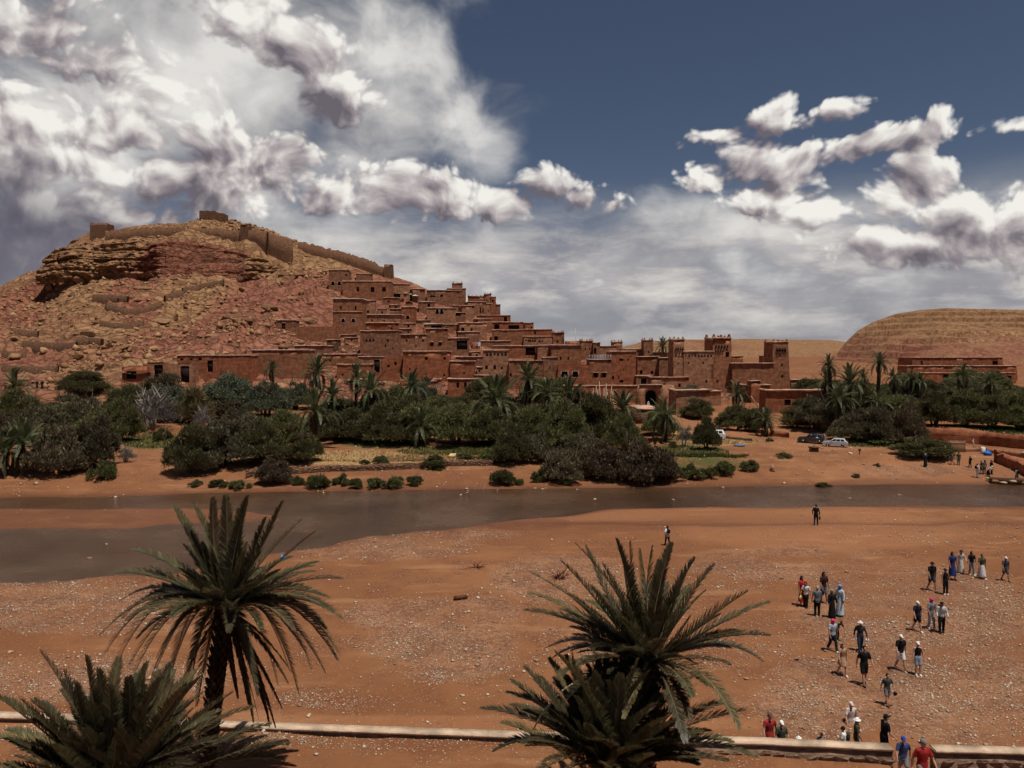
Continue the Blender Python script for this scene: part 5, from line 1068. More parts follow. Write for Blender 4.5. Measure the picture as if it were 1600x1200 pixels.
# ------------------------------------------------------------------ foreground date palms
LEAF['near'] = mat_leaf('near_palm_leaf', (.050, .047, .021), (.140, .126, .060), (.25, .21, .11), .40); LEAF['nearold'] = mat_leaf('old_palm_leaf', (.085, .068, .028), (.19, .15, .066), (.28, .22, .11), .5); LEAF['neardead'] = mat_leaf('withered_palm_leaf', (.035, .022, .013), (.080, .050, .028), (.12, .08, .045), .85)
def near_palm(label, cpx, cpy, d, tips, base_px, seed, nfill=14, fill_up=.6, trunk_r=.26, hang=(), clump=False, width=.54, skirt=True):
    rg = np.random.default_rng(seed); rnd = random.Random(seed); Cc = P(cpx, cpy, d); bx = (base_px-800)/F*d; z0 = zat(bx, d)
    root = empty('date_palm', (bx, d, z0), 0, label, 'palm tree'); O = Vector((bx, d, z0)); C0 = Cc-O
    # trunk of overlapping leaf bases
    n = max(6, int(C0.z/.16)); ctr = [Vector((C0.x*(i/n)**1.3, C0.y*(i/n), -.4+(C0.z+.35)*i/n)) for i in range(n+1)]
    MB().tube(ctr, [trunk_r*(1.3-.3*min(1, i/4))*(1.05 if i % 2 else .95) for i in range(n+1)], 12).build('trunk', M_ptrunk, root, True)
    sb = MB()
    for i in range(2, n):
        for k in range(7):
            a = 2*math.pi*(k+.5*(i % 2))/7+rnd.uniform(-.1, .1); c = ctr[i]; o = Vector((math.cos(a), math.sin(a), 0)); t = Vector((-o.y, o.x, 0)); b = c+o*trunk_r*.86
            w = .085; L = rnd.uniform(.12, .24); q = b+o*L*.55+Vector((0, 0, L))
            V = [b-t*w, b+t*w, q+t*w*.6, q-t*w*.6, b-t*w*.7+o*.06-Vector((0, 0, .05)), b+t*w*.7+o*.06-Vector((0, 0, .05)), q+t*w*.5+o*.045, q-t*w*.5+o*.045]
            sb.add(V, [(0, 3, 2, 1), (4, 5, 6, 7), (0, 1, 5, 4), (1, 2, 6, 5), (2, 3, 7, 6), (3, 0, 4, 7)])
    tag(sb.build('leaf_bases', M_ptrunk, root), kind='stuff')
    def add(T, mat, w=width, fold=.62, droop=.10, arch=None, nl=104):
        L = (T-C0).length; h = Vector((T.x-C0.x, T.y-C0.y, 0)); st = Vector((rnd.uniform(-.12, .12), rnd.uniform(-.12, .12), rnd.uniform(-.15, .12))) if not clump else Vector((rnd.uniform(-.45, .45), rnd.uniform(-.35, .35), rnd.uniform(-.5, .1)))
        B = C0+st; dz = T.z-C0.z
        if arch is None: arch = .12*L+max(0, (-dz+.3*L))*.55 if dz < .5*L else .04*L
        mid = B.lerp(T, .52)+Vector((0, 0, arch)); pts = bez(B, mid, T, 14); sg = rnd.uniform(-.10, .10)*L; pts = [p+Vector((sg*math.sin(math.pi*i/13)*.5, 0, -.03*L*(i/13)**4)) for i, p in enumerate(pts)]
        V, Fs, var = frond_geo(pts, w*min(1.1, L/3.3), nl, rg, tw=rnd.random(), fold=fold*rnd.uniform(.5, 1.3), lw=.030, droop=droop)
        RV, RF = rib_geo(pts, .034, len(V), 5)
        mk('frond', np.concatenate([V, RV]), [Fs, RF], mat, root, attrs={'var': np.concatenate([var, np.full(len(RV), .95)])})
    for tp in tips:
        px, py = tp[:2]; q = P(px, py, d)-O; dy = rnd.uniform(-1.1, 1.1) if len(tp) < 3 else tp[2]; T = P(px, py, d+dy)-O; T = C0+(T-C0)*1.05
        add(T, LEAF['near'] if rnd.random() < .72 else LEAF['nearold'])
    for i in range(nfill):
        a = rnd.uniform(0, 6.28); el = R(rnd.uniform(-12, 74) if not clump else rnd.uniform(12, 84))*fill_up+R(20)*(1-fill_up); L = rnd.uniform(2.3, 3.4)*(1-.25*(el > .9 and not clump))
        dy = math.copysign(max(.35, abs(math.sin(a))), math.sin(a)); v = Vector((math.cos(a)*.75, dy, 0)).normalized()*L*math.cos(el)+Vector((0, 0, L*math.sin(el))); add(C0+v, LEAF['near'] if rnd.random() < .6 else LEAF['nearold'])
    for (px, py) in hang:
        T = P(px, py, d+rnd.uniform(-.7, .7))-O; add(T, LEAF['neardead'], .26, .25, .3, arch=.75)
    if skirt:
        sp = MB()
        for i in range(7):
            a = rnd.uniform(0, 6.28); e = C0+Vector((math.cos(a)*.5, math.sin(a)*.5-.2, rnd.uniform(.1, .6))); m = C0.lerp(e, .5)+Vector((0, 0, .25)); sp.tube([C0+Vector((0, -.1, -.1)), m, e, e+Vector((math.cos(a)*.1, -.05, -.35))], [.025, .02, .016, .01], 5)
        sp.build('flower_stalks', plain('flower_stalk', (.36, .24, .12), .7), root)
    return root
near_palm('tall foreground palm on the left with drooping old fronds', 353, 952, 24.0,
          [(277, 795), (292, 822), (305, 790), (333, 782), (353, 778), (372, 800), (385, 780), (412, 812), (437, 787), (465, 815), (487, 830), (318, 850), (405, 865), (215, 858), (188, 893), (196, 934), (166, 984), (240, 884), (180, 1050), (205, 1072), (238, 1062), (228, 1098), (262, 1080), (300, 1062), (525, 901), (490, 877), (512, 950), (520, 1012), (500, 975), (518, 1022), (480, 1036), (448, 1040), (430, 1060), (400, 1075), (175, 1010), (210, 1030), (270, 1050), (505, 930), (525, 960), (500, 1040), (460, 1070), (200, 960), (345, 1095), (310, 1090), (285, 1100), (322, 1050), (470, 1010), (250, 1020)],
          318, 11, 44, .8, .20, hang=[(430, 1130), (421, 1128), (404, 1118), (440, 1100), (450, 1062), (372, 1086), (396, 1122), (340, 1060), (330, 1085), (282, 1080), (455, 1045), (415, 1105), (388, 1095)])
near_palm('tall foreground palm on the right with stiff upright fronds', 1015, 1042, 22.0,
          [(905, 852), (920, 857), (883, 878), (836, 893), (835, 926), (830, 952), (965, 847), (985, 850), (1002, 862), (1018, 858), (1030, 880), (1048, 853), (1066, 900), (1082, 876), (1110, 885), (1098, 924), (1160, 925), (1192, 940), (1192, 990), (1184, 1029), (945, 884), (862, 958), (902, 990), (908, 1018), (1085, 1036), (1150, 985), (975, 880), (955, 1010), (930, 920), (895, 930), (1120, 960), (1135, 1010), (955, 1105), (1012, 1078), (1040, 1090), (985, 1100), (1075, 1085)],
          1000, 12, 50, .85, .28, hang=[(1060, 1120), (1030, 1130), (975, 1130), (1000, 1140)])
near_palm('bushy lower palm clump crowding the foot of the right palm', 955, 1190, 20.5,
          [(762, 1105), (806, 1064), (826, 1045), (872, 1021), (896, 1024), (926, 1036), (800, 1082), (842, 1120), (792, 1128), (1085, 1053), (1078, 1082), (1130, 1095), (1152, 1107), (1135, 1156), (1170, 1176), (1062, 1090), (1102, 1140), (850, 1060), (905, 1060), (945, 1060), (965, 1080), (1000, 1090), (1030, 1085), (880, 1090), (820, 1110), (830, 1150), (1050, 1130), (1100, 1180), (780, 1170), (870, 1130)],
          955, 13, 105, .9, .34, clump=True)
near_palm('bushy palm clump filling the lower left corner', 175, 1240, 19.0,
          [(2, 1088), (16, 1092), (69, 1022), (103, 1052), (136, 1030), (60, 1095), (38, 1092), (155, 1050), (186, 1032), (200, 1062), (226, 1044), (246, 1062), (262, 1042), (282, 1076), (306, 1060), (355, 1082), (385, 1104), (410, 1130), (436, 1158), (430, 1182), (-10, 1150), (-10, 1195), (100, 1082), (330, 1100), (120, 1070), (170, 1075), (215, 1080), (295, 1110), (340, 1130), (80, 1130), (20, 1140), (370, 1150), (140, 1100)],
          175, 14, 115, .9, .4, clump=True)
c0 = P(895, 1068, 20.2); pts = [P(895, 1068, 20.2), P(880, 1078, 20.1), P(862, 1096, 20.0), P(845, 1118, 20.0), P(833, 1140, 20.0)]
mbq = MB(); mbq.tube([p-pts[0] for p in pts], [.02, .022, .024, .026, .02], 6); tag(mbq.build('bare_frond_rib', plain('bare_rib', (.42, .30, .17), .6), None, True, loc=pts[0]), 'bare curved frond rib hooked over the right palm clump', 'frond rib')

# ------------------------------------------------------------------ low boundary wall in front
M_conc = mat_mud('wall_coping', (.48, .345, .235)); M_wst = mat_mud('wall_body', (.22, .135, .088), .5)
def boundary(pts, label, ends):
    zt = 1.0; Q = [((a-800)/F*((CAM_H-zt)*F/(b-HY)), (CAM_H-zt)*F/(b-HY)) for a, b in pts]; o = Vector((Q[0][0], Q[0][1], 0))
    root = empty('boundary_wall', o, 0, label, 'wall'); cp = MB(); bd = MB(); rnd = random.Random(3); S = []
    for (x0, y0), (x1, y1) in zip(Q[:-1], Q[1:]):
        n = max(1, int(abs(x1-x0)/1.0)); S += [(x0+(x1-x0)*i/n, y0+(y1-y0)*i/n) for i in range(n)]
    S.append(Q[-1]); Vc = []; Vb = []
    for (x, y) in S:
        x -= o.x; y -= o.y; e = rnd.uniform(-.012, .012)
        Vc += [(x, y-.03+e, zt-.09), (x, y+.40+e, zt-.09), (x, y+.40, zt+e*.6), (x, y-.03+rnd.uniform(-.02, .02), zt+e*.6)]; Vb += [(x, y-.02, -.5), (x, y+.38, -.5), (x, y+.35, zt-.091), (x, y+.02, zt-.091)]
    m = len(S)
    for V, b_ in ((Vc, cp), (Vb, bd)):
        b_.add(V, [(4*i+k, 4*(i+1)+k, 4*(i+1)+(k+1) % 4, 4*i+(k+1) % 4)[::-1] for i in range(m-1) for k in range(4)]+[(0, 1, 2, 3), tuple(4*(m-1)+k for k in (3, 2, 1, 0))])
    cp.build('coping', M_conc, root); bd.build('wall_core', M_wst, root)
    WS_ = [hull_mesh('wall_stone', 700+i, .7, 14, M_wst) for i in range(4)]
    for i in range(len(S)-1):
        (xa, ya), (xb, yb) = S[i], S[i+1]; L = abs(xb-xa); k = max(2, int(L/.42))
        for r_ in range(2):
            for j in range(k):
                t = (j+.5+.3*(r_ % 2)+rnd.uniform(-.12, .12))/k
                if t > 1: continue
                inst('stone', WS_[rnd.randrange(4)], root, (xa+(xb-xa)*t-o.x, ya+(yb-ya)*t-o.y+.0, .22+.36*r_+rnd.uniform(-.03, .03)), (rnd.uniform(-.2, .2), rnd.uniform(-.3, .3), rnd.uniform(-.25, .25)), (L/k*1.45*rnd.uniform(.85, 1.15), .15, .42*rnd.uniform(.8, 1.15)))
boundary([(-120, 1113), (0, 1119), (400, 1136), (800, 1150), (1200, 1161), (1396, 1170)], 'long low stone wall with pale coping across the foreground', 0)
boundary([(1462, 1172), (1720, 1179)], 'right end of the foreground wall beyond the gap', 0)
st = MB(); xg = (1428-800)/F*26.3
for i in range(8): st.box(xg-.85, xg+.85, 26.2-.45*(i+1), 26.2-.45*i+(.003*i), -.3, .16*(i+1))
tag(st.build('stone_steps', M_conc), 'stone steps climbing through the gap in the foreground wall', 'steps')

# ------------------------------------------------------------------ people
TMP = bpy.data.scenes.new('workbench')
def voxel(mb, name, size, smooth=3, dec=None):
    o = mb.build(name, None); md = o.modifiers.new('r', 'REMESH'); md.mode = 'VOXEL'; md.voxel_size = size
    if smooth: m2 = o.modifiers.new('s', 'SMOOTH'); m2.iterations = smooth; m2.factor = .5
    COL.objects.unlink(o); TMP.collection.objects.link(o); vl = TMP.view_layers[0]; vl.update()
    me = bpy.data.meshes.new_from_object(o.evaluated_get(vl.depsgraph)); me.name = name
    me.polygons.foreach_set('use_smooth', np.ones(len(me.polygons), bool))
    old = o.data; bpy.data.objects.remove(o); bpy.data.meshes.remove(old); me.materials.append(None); return me
def pose(stride=0.0, lean=0.0, arms=(.15, -.15), elb=.25, spread=.10, hold=None, bend=0.0):
    J = {}; pz = .93-abs(stride)*.10-bend*.06; J['pel'] = Vector((0, 0, pz))
    sp = Vector((0, -math.sin(lean), math.cos(lean))); J['waist'] = J['pel']+sp*.14; J['chest'] = J['pel']+sp*.36; J['sh'] = J['pel']+sp*.49; J['neck'] = J['pel']+sp*.53
    sp2 = Vector((0, -math.sin(lean*1.15+.05), math.cos(lean*1.15+.05))); J['head'] = J['neck']+sp2*.165
    for s, k in ((1, 'L'), (-1, 'R')):
        st = stride*s; J['hip'+k] = J['pel']+Vector((.085*s, 0, -.03)); a = math.asin(max(-.9, min(.9, st*.75)))
        kn = J['hip'+k]+Vector((.012*s, -math.sin(a+.10+bend*.5)*.42, -math.cos(a+.10+bend*.5)*.42)); back = .0 if st > 0 else -st*1.1
        b = a-.02-back-bend*.5; an = kn+Vector((.0, -math.sin(b)*.42, -math.cos(b)*.42)); J['kn'+k] = kn; J['an'+k] = an
        S = J['sh']+Vector((.178*s, 0, -.02)); aa = arms[0] if s > 0 else arms[1]
        el = S+Vector((spread*s, -math.sin(aa+lean*.2)*.28, -.275)); ww = el+Vector((.02*s, -math.sin(aa+elb)*.25, -math.cos(aa+elb)*.24)); J['s'+k], J['el'+k], J['wr'+k] = S, el, ww
    zmin = min(J['anL'].z, J['anR'].z)-.075
    for q in J: J[q] = J[q]-Vector((0, 0, zmin))
    return J
def loft(mb, rings, n=14):
    V = []
    for (c, rx, ry) in rings:
        for k in range(n): a = 2*math.pi*k/n; V.append((c[0]+rx*math.cos(a), c[1]+ry*math.sin(a), c[2]))
    m = len(rings); mb.add(V, [(i*n+k, i*n+(k+1) % n, (i+1)*n+(k+1) % n, (i+1)*n+k) for i in range(m-1) for k in range(n)]+[tuple(range(n))[::-1], tuple((m-1)*n+k for k in range(n))])
def torso(mb, J, g=1.0, top=True, low=-.10):
    L = J['pel'].lerp; p, s = J['pel'], J['sh']; d = s-p
    loft(mb, [(p+d*(low/.49), .135*g, .10*g), (p, .155*g, .112*g), (p+d*.28, .130*g, .095*g), (p+d*.6, .152*g, .108*g), (p+d*.85, .172*g, .108*g), (p+d*1.0, .150*g, .085*g), (p+d*1.07, .075*g, .065*g)])
def body(J):
    mb = MB(); torso(mb, J); h = J['head']; mb.tube([J['sh'], J['neck'], h-Vector((0, 0, .06))], [.07, .056, .052], 10)
    mb.ell(h, (.074, .092, .112), 14, 10); mb.ell(h+Vector((0, -.03, -.05)), (.055, .062, .062), 12, 8); mb.ell(h+Vector((0, -.098, -.012)), (.013, .022, .022), 8, 6)
    for s in (1, -1): mb.ell(h+Vector((.078*s, .005, -.01)), (.012, .022, .032), 8, 6)
    for s, k in ((1, 'L'), (-1, 'R')):
        mb.tube([J['sh'].lerp(J['s'+k], .5), J['s'+k], J['s'+k].lerp(J['el'+k], .5), J['el'+k], J['el'+k].lerp(J['wr'+k], .35), J['wr'+k]], [.065, .058, .047, .040, .041, .028], 10)
        d = (J['wr'+k]-J['el'+k]).normalized(); w = J['wr'+k]; pal = w+d*.055; Mx = d.to_track_quat('Z', 'X').to_matrix().to_4x4(); Mx.translation = pal; mb.ell((0, 0, 0), (.020, .038, .052), 10, 7, Mx)
        side = Vector((0, 1, 0)); side = (side-d*side.dot(d)).normalized(); inn = Vector((-s, 0, 0))
        for i, (o_, L) in enumerate([(-.030, .060), (-.010, .072), (.010, .075), (.029, .066)]):
            b = pal+d*.035-side*o_; m1 = b+d*L*.55+inn*.006; mb.tube([b, m1, m1+(d*.75+inn*.55)*L*.5], [.0115, .011, .0095], 6)
        b = w+d*.03-side*.035; mb.tube([b, b-side*.022+d*.028+inn*.008, b-side*.026+d*.06+inn*.014], [.013, .012, .010], 6)
        mb.tube([J['hip'+k]+Vector((0, 0, .03)), J['hip'+k].lerp(J['kn'+k], .35), J['kn'+k], J['kn'+k].lerp(J['an'+k], .35), J['an'+k]], [.088, .080, .056, .056, .037], 10)
        f = J['an'+k]; mb.tube([f+Vector((0, .045, -.035)), f+Vector((0, -.03, -.035)), f+Vector((.01*s, -.12, -.05)), f+Vector((.012*s, -.165, -.055))], [.036, .042, .034, .020], 8)
    return mb
def garment(J, kind):
    mb = MB()
    def sleeves(fr, r):
        for s, k in ((1, 'L'), (-1, 'R')):
            a, e, w = J['s'+k], J['el'+k], J['wr'+k]
            if fr <= 1: mb.tube([J['sh'].lerp(a, .4), a, a.lerp(e, fr*.6), a.lerp(e, fr)], [.085, .074, r, r*1.02], 10)
            else: mb.tube([J['sh'].lerp(a, .4), a, a.lerp(e, .6), e, e.lerp(w, .92)], [.085, .072, r, r*.92, r*.8], 10)
    def legs(fr, r0, r1):
        for s, k in ((1, 'L'), (-1, 'R')):
            h_, kn, an = J['hip'+k], J['kn'+k], J['an'+k]
            if fr <= 1: mb.tube([h_+Vector((0, 0, .05)), h_.lerp(kn, fr*.5), h_.lerp(kn, fr)], [.108, r0, r1], 10)
            else: mb.tube([h_+Vector((0, 0, .05)), h_.lerp(kn, .5), kn, kn.lerp(an, .55), kn.lerp(an, .97)], [.106, .094, r0, r1, r1*1.05], 10)
    p = J['pel']
    if kind == 'tshirt': torso(mb, J, 1.17, low=-.14); sleeves(.72, .064)
    elif kind == 'tank': torso(mb, J, 1.13, low=-.12)
    elif kind == 'shirt': torso(mb, J, 1.19, low=-.16); sleeves(2, .058)
    elif kind in ('shorts', 'trousers'):
        loft(mb, [(p+Vector((0, 0, -.12)), .15, .12), (p, .172, .128), (p+Vector((0, 0, .12)), .150, .112)]); legs(.86, .098, .094) if kind == 'shorts' else legs(2, .078, .066)
    else:
        hem = {'robe': .10, 'dress': .28, 'minidress': .56, 'skirt': .20}[kind]; hx = {'robe': .235, 'dress': .23, 'minidress': .215, 'skirt': .24}[kind]; z = p.z; c = (J['anL']+J['anR'])/2
        if kind != 'skirt': torso(mb, J, 1.17, low=-.05); sleeves(2 if kind == 'robe' else .6, .066 if kind == 'robe' else .058)
        n = 6; loft(mb, [(Vector((0, c.y*.55*(1-i/n), hem+(z+.08-hem)*i/n)), hx+(.155-hx)*i/n, (hx*.92+abs(J['anL'].y-J['anR'].y)*.28)*(1-i/n)+.125*i/n) for i in range(n+1)])
    return mb
def headgear(J, kind):
    mb = MB(); h = J['head']
    if kind in ('cap', 'hat'):
        mb.ell(h+Vector((0, .008, .035)), (.088, .104, .092), 14, 9)
        if kind == 'cap': loft(mb, [(h+Vector((0, -.115, .025)), .062, .062), (h+Vector((0, -.115, .038)), .062, .062)])
        else: loft(mb, [(h+Vector((0, 0, .018)), .155, .165), (h+Vector((0, 0, .032)), .15, .16)])
    elif kind == 'turban': mb.ell(h+Vector((0, .012, .035)), (.112, .122, .095), 14, 9); mb.ell(h+Vector((0, .05, -.11)), (.10, .08, .09), 12, 8)
    elif kind == 'hair': mb.ell(h+Vector((0, .018, .018)), (.088, .100, .108), 14, 9)
    elif kind == 'long': mb.ell(h+Vector((0, .018, .018)), (.090, .102, .108), 14, 9); mb.tube([h+Vector((0, .06, .0)), h+Vector((0, .085, -.12)), h+Vector((0, .085, -.28))], [.085, .085, .05], 10)
    return mb
M_cloth = {}
def cloth(col):
    k = tuple(round(c, 3) for c in col)
    if k not in M_cloth: M_cloth[k] = plain('cloth_%d' % len(M_cloth), col, .85, .15, 0, .18, 9, .25)
    return M_cloth[k]
SKIN = [plain('skin_light', (.42, .22, .14), .55, .3, 0, .06), plain('skin_tan', (.27, .13, .075), .55, .3, 0, .06), plain('skin_dark', (.12, .06, .038), .55, .3, 0, .06)]
POSES = {'walk': pose(.30, .05, (-.35, .35)), 'step': pose(-.26, .06, (.3, -.3)), 'stroll': pose(.14, .04, (-.12, .2), .35), 'stand': pose(.02, .0, (.05, .08), .2, .07), 'bend': pose(.08, .75, (.5, .4), .4, .05, bend=.35), 'look': pose(-.10, .12, (.25, .1), .7, .06)}
CACHE = {}
def pm(key, fn, size):
    if key not in CACHE: CACHE[key] = voxel(fn(), key[1] if isinstance(key[1], str) else 'body', size)
    return CACHE[key]
def sub(name, me, par, mat, **kw):
    o = inst(name, me, par, **kw); o.material_slots[0].link = 'OBJECT'; o.material_slots[0].material = mat; return o
EYE = MB().ell((0, 0, 0), (.013, .008, .010), 8, 6).build('eye', M_dark); EYEM = EYE.data; bpy.data.objects.remove(EYE)
PACK = {}
def pack_mesh():
    if 'p' not in PACK: mb = MB(); mb.ell((0, 0, 0), (.155, .095, .215), 12, 9); mb.box(-.12, .12, -.06, .07, -.18, .15); PACK['p'] = voxel(mb, 'backpack', .03, 2)
    return PACK['p']
BLACK, WHITE, NAVY, GREY, DENIM, RED, BEIGE, OLIVE, PALEB, PINK, BLUE = (.008, .008, .009), (.62, .60, .57), (.012, .016, .045), (.13, .14, .15), (.035, .055, .11), (.38, .022, .02), (.36, .25, .17), (.045, .045, .028), (.42, .50, .55), (.55, .03, .12), (.03, .09, .35)
NP = [0]
def person(px, foot, hpx, ps, rot, top, bottom, head, label, skin=1, extra=(), y=None, group=None, headpy=None, tall=None, shoes=BLACK):
    NP[0] += 1
    if y is None:
        g = hit(px, foot, 24); y = g[1] if g else CAM_H*F/(foot-HY)
    x = (px-800)/F*y; z = zat(x, y); s = (tall or hpx*y/F/.97)/1.72
    if headpy is not None: z = CAM_H+(HY-headpy)/F*y-1.72*s
    J = POSES[ps]; r = empty('person', (x, y, z), R(rot), label, 'person', group); r.scale = (s*random.uniform(.98, 1.05), s*1.0, s)
    sub('body', pm((ps, 'body'), lambda: body(J), .0125), r, SKIN[skin])
    for e in (-1, 1): inst('eye', EYEM, r, J['head']+Vector((.030*e, -.088, .012)))
    if top: sub({'robe': 'robe', 'dress': 'dress', 'minidress': 'dress'}.get(top[0], 'shirt'), pm((ps, top[0]), lambda: garment(J, top[0]), .02), r, cloth(top[1]))
    if bottom: sub(bottom[0], pm((ps, bottom[0]), lambda: garment(J, bottom[0]), .02), r, cloth(bottom[1]))
    if head: sub({'long': 'hair'}.get(head[0], head[0]), pm((ps, 'h_'+head[0]), lambda: headgear(J, head[0]), .014), r, cloth(head[1]))
    if head and head[0] in ('cap', 'hat'):
        hb = (ps, 'hair2')
        if hb not in CACHE: m_ = MB(); m_.ell(J['head']+Vector((0, .03, -.01)), (.083, .085, .085), 12, 8); CACHE[hb] = voxel(m_, 'hair', .016)
        sub('hair', CACHE[hb], r, cloth((.012, .008, .006)))
    sk = (ps, 'shoe')
    for k in ('L', 'R'):
        kk = (ps, 'shoe'+k)
        if kk not in CACHE: m_ = MB(); f = J['an'+k]; m_.tube([f+Vector((0, .055, -.035)), f+Vector((0, -.04, -.032)), f+Vector((0, -.13, -.048)), f+Vector((0, -.19, -.056))], [.044, .052, .044, .022], 10); CACHE[kk] = voxel(m_, 'shoe', .015)
        sub('shoe', CACHE[kk], r, cloth(shoes))
    for e in extra:
        if e[0] == 'pack': sub('backpack', pack_mesh(), r, cloth(e[1]), loc=J['chest']+Vector((0, .20, .02)))
        if e[0] == 'bag': m_ = MB(); w = J['wrR']; m_.ell(w+Vector((0, 0, -.24)), (.07, .16, .15), 12, 8); m_.tube([w+Vector((0, -.08, -.14)), w+Vector((0, 0, -.03)), w+Vector((0, .08, -.14))], .012, 6); ob = m_.build('bag', cloth(e[1]), None, True); ob.parent = r; 
        if e[0] == 'disc': m_ = MB(); w = J['wrL']; m_.ell(w+Vector((-.01, -.02, -.17)), (.115, .05, .12), 14, 9); ob = m_.build('hand_held_hat', cloth(e[1]), None, True); ob.parent = r
    return r
W3 = (.70, .68, .64)
person(1043, 853, 30, 'walk', 200, ('tshirt', WHITE), ('trousers', BLACK), ('long', (.01, .008, .007)), 'lone walker in white top and black trousers with black backpack', 1, [('pack', BLACK)])
person(1275, 821, 31, 'step', 150, ('shirt', BLACK), ('trousers', NAVY), ('hair', (.01, .008, .007)), 'lone walker in black near the river', 1, [('bag', BLACK)])
person(1446, 729, 20, 'walk', 160, ('robe', BLACK), None, ('turban', (.30, .33, .38)), 'figure in a long black robe before the round hedge', 2, (), shoes=WHITE)
person(1488, 726, 19, 'walk', 250, ('tshirt', GREY), ('shorts', GREY), ('hair', BLACK), 'walker with a dark backpack left of a companion beyond the river', 1, [('pack', BLACK)])
person(1498, 728, 20, 'stand', 170, ('tshirt', OLIVE), ('trousers', GREY), ('hair', BLACK), 'companion in grey right of the backpack walker beyond the river', 1)
person(1516, 731, 17, 'stroll', 200, ('tshirt', BLACK), ('trousers', BLACK), ('hat', BLACK), 'single dark figure with a wide hat beyond the river', 1, [('pack', BLACK)])
person(1527, 747, 21, 'stand', 100, ('shirt', WHITE), ('trousers', WHITE), ('hair', BLACK), 'figure in white trousers at the left of the far bank cluster', 1, [('pack', BLACK)])
person(1533, 742, 20, 'stroll', 30, ('tshirt', BLACK), ('shorts', BLACK), ('hair', BLACK), 'figure in black shorts, second in the far bank cluster', 1)
person(1538.5, 741, 21, 'stand', 180, ('tshirt', GREY), ('trousers', GREY), ('long', BLACK), 'figure in grey in the middle of the far bank cluster', 1)
person(1544, 745, 19, 'bend', 40, ('tshirt', WHITE), ('skirt', BLACK), ('hat', WHITE), 'stooping figure in a white top in the far bank cluster', 1)
person(1549, 741, 21, 'stand', 90, ('shirt', BLACK), ('trousers', BLACK), ('hair', BLACK), 'tall dark figure at the right of the far bank cluster', 1)
person(1589, 754, 22, 'walk', 200, ('tshirt', GREY), ('shorts', GREY), ('hair', BLACK), 'walker with a black backpack about to cross the footbridge', 1, [('pack', BLACK)])
person(1253, 948, 45, 'stand', 20, ('dress', RED), None, ('long', (.012, .008, .006)), 'woman in a long red dress at the left of the waiting group', 1)
person(1259.5, 951, 38, 'stroll', -40, ('tshirt', WHITE), ('trousers', BLACK), ('hair', (.012, .008, .006)), 'child in white top with a lime bag beside the red dress', 1, [('bag', (.40, .55, .10))])
person(1287, 943, 47, 'stroll', 20, ('tshirt', (.035, .012, .012)), ('shorts', GREY), ('long', (.02, .01, .008)), 'long-haired woman in a dark top behind the grey shirt man', 1, [('bag', BLACK)])
person(1277, 963, 45, 'stand', 175, ('tshirt', (.10, .12, .135)), ('trousers', BLACK), ('hair', (.30, .28, .25)), 'grey-haired man in a slate shirt seen from behind', 0)
person(1300, 966, 42, 'stand', 10, ('robe', BLACK), None, ('turban', (.16, .14, .13)), 'woman in a floor-length black robe', 1)
person(1312.5, 963, 47, 'stand', -60, ('robe', PALEB), None, ('turban', (.10, .25, .48)), 'man in a pale blue robe and blue turban', 2)
person(1306, 1002, 36, 'bend', 30, ('tshirt', BLACK), ('trousers', BLACK), ('hair', BLACK), 'stooping person in black behind the pink headscarf', 1)
person(1301, 1020, 49, 'walk', 10, ('tshirt', (.30, .32, .36)), ('trousers', (.012, .015, .022)), ('turban', PINK), 'walker with a bright pink headscarf and dark trousers', 1, (), shoes=WHITE)
person(1344, 1020, 47, 'step', -10, ('shirt', (.03, .035, .04)), ('trousers', (.02, .035, .07)), ('hat', WHITE), 'walker in a pale sun hat, dark vest and blue jeans', 1, [('disc', WHITE)])
person(1316, 1056, 48, 'walk', 8, ('minidress', (.34, .20, .13)), None, ('long', (.05, .025, .015)), 'girl in a short beige dress with long hair', 0, (), shoes=WHITE)
person(1350, 1073, 60, 'step', 0, ('tshirt', BLACK), ('shorts', BLACK), ('hair', (.012, .008, .006)), 'big man in black shirt and black shorts', 0)
person(1407, 1048, 55, 'walk', 5, ('tshirt', BLACK), ('shorts', W3), ('cap', WHITE), 'man in white cap, black shirt and white shorts', 0, (), shoes=WHITE)
person(1434, 1056, 50, 'stand', -4, ('tank', BLACK), ('shorts', (.26, .31, .37)), ('cap', WHITE), 'woman in white cap, black vest and pale denim shorts', 0, (), shoes=WHITE)
person(1386, 1104, 48, 'step', 5, ('tshirt', (.045, .05, .045)), ('shorts', (.15, .15, .15)), ('hair', (.015, .01, .008)), 'boy in dark shirt and grey shorts carrying a black hat', 0, [('disc', BLACK)])
person(1433, 988, 46, 'walk', 5, ('tshirt', (.014, .014, .03)), ('shorts', BLACK), ('cap', WHITE), 'man in white cap and all black beside the pink scarf', 0, (), shoes=WHITE)
person(1455, 985, 47, 'stroll', 15, ('tshirt', (.16, .16, .17)), ('trousers', (.27, .28, .30)), ('turban', PINK), 'woman with a pink scarf over grey trousers', 1, (), shoes=WHITE)
person(1471, 989, 47, 'look', -15, ('shirt', (.42, .42, .42)), ('trousers', BLACK), ('cap', BLACK), 'man in pale shirt and black trousers carrying a backpack', 1, [('pack', BLACK)])
person(1456, 924, 44, 'walk', 5, ('tshirt', BLACK), ('shorts', (.05, .055, .065)), ('hat', BLACK), 'man in a black hat and grey shorts', 1, (), shoes=WHITE)
person(1477, 929, 39, 'stand', 5, ('tank', BLACK), ('trousers', BLACK), ('hat', (.02, .014, .01)), 'shorter person in a black jumpsuit and dark hat', 1, (), shoes=WHITE)
person(1488, 906, 42, 'stroll', 5, ('dress', (.018, .03, .11)), None, ('long', (.03, .014, .01)), 'woman in a blue dress at the left of the back row', 1)
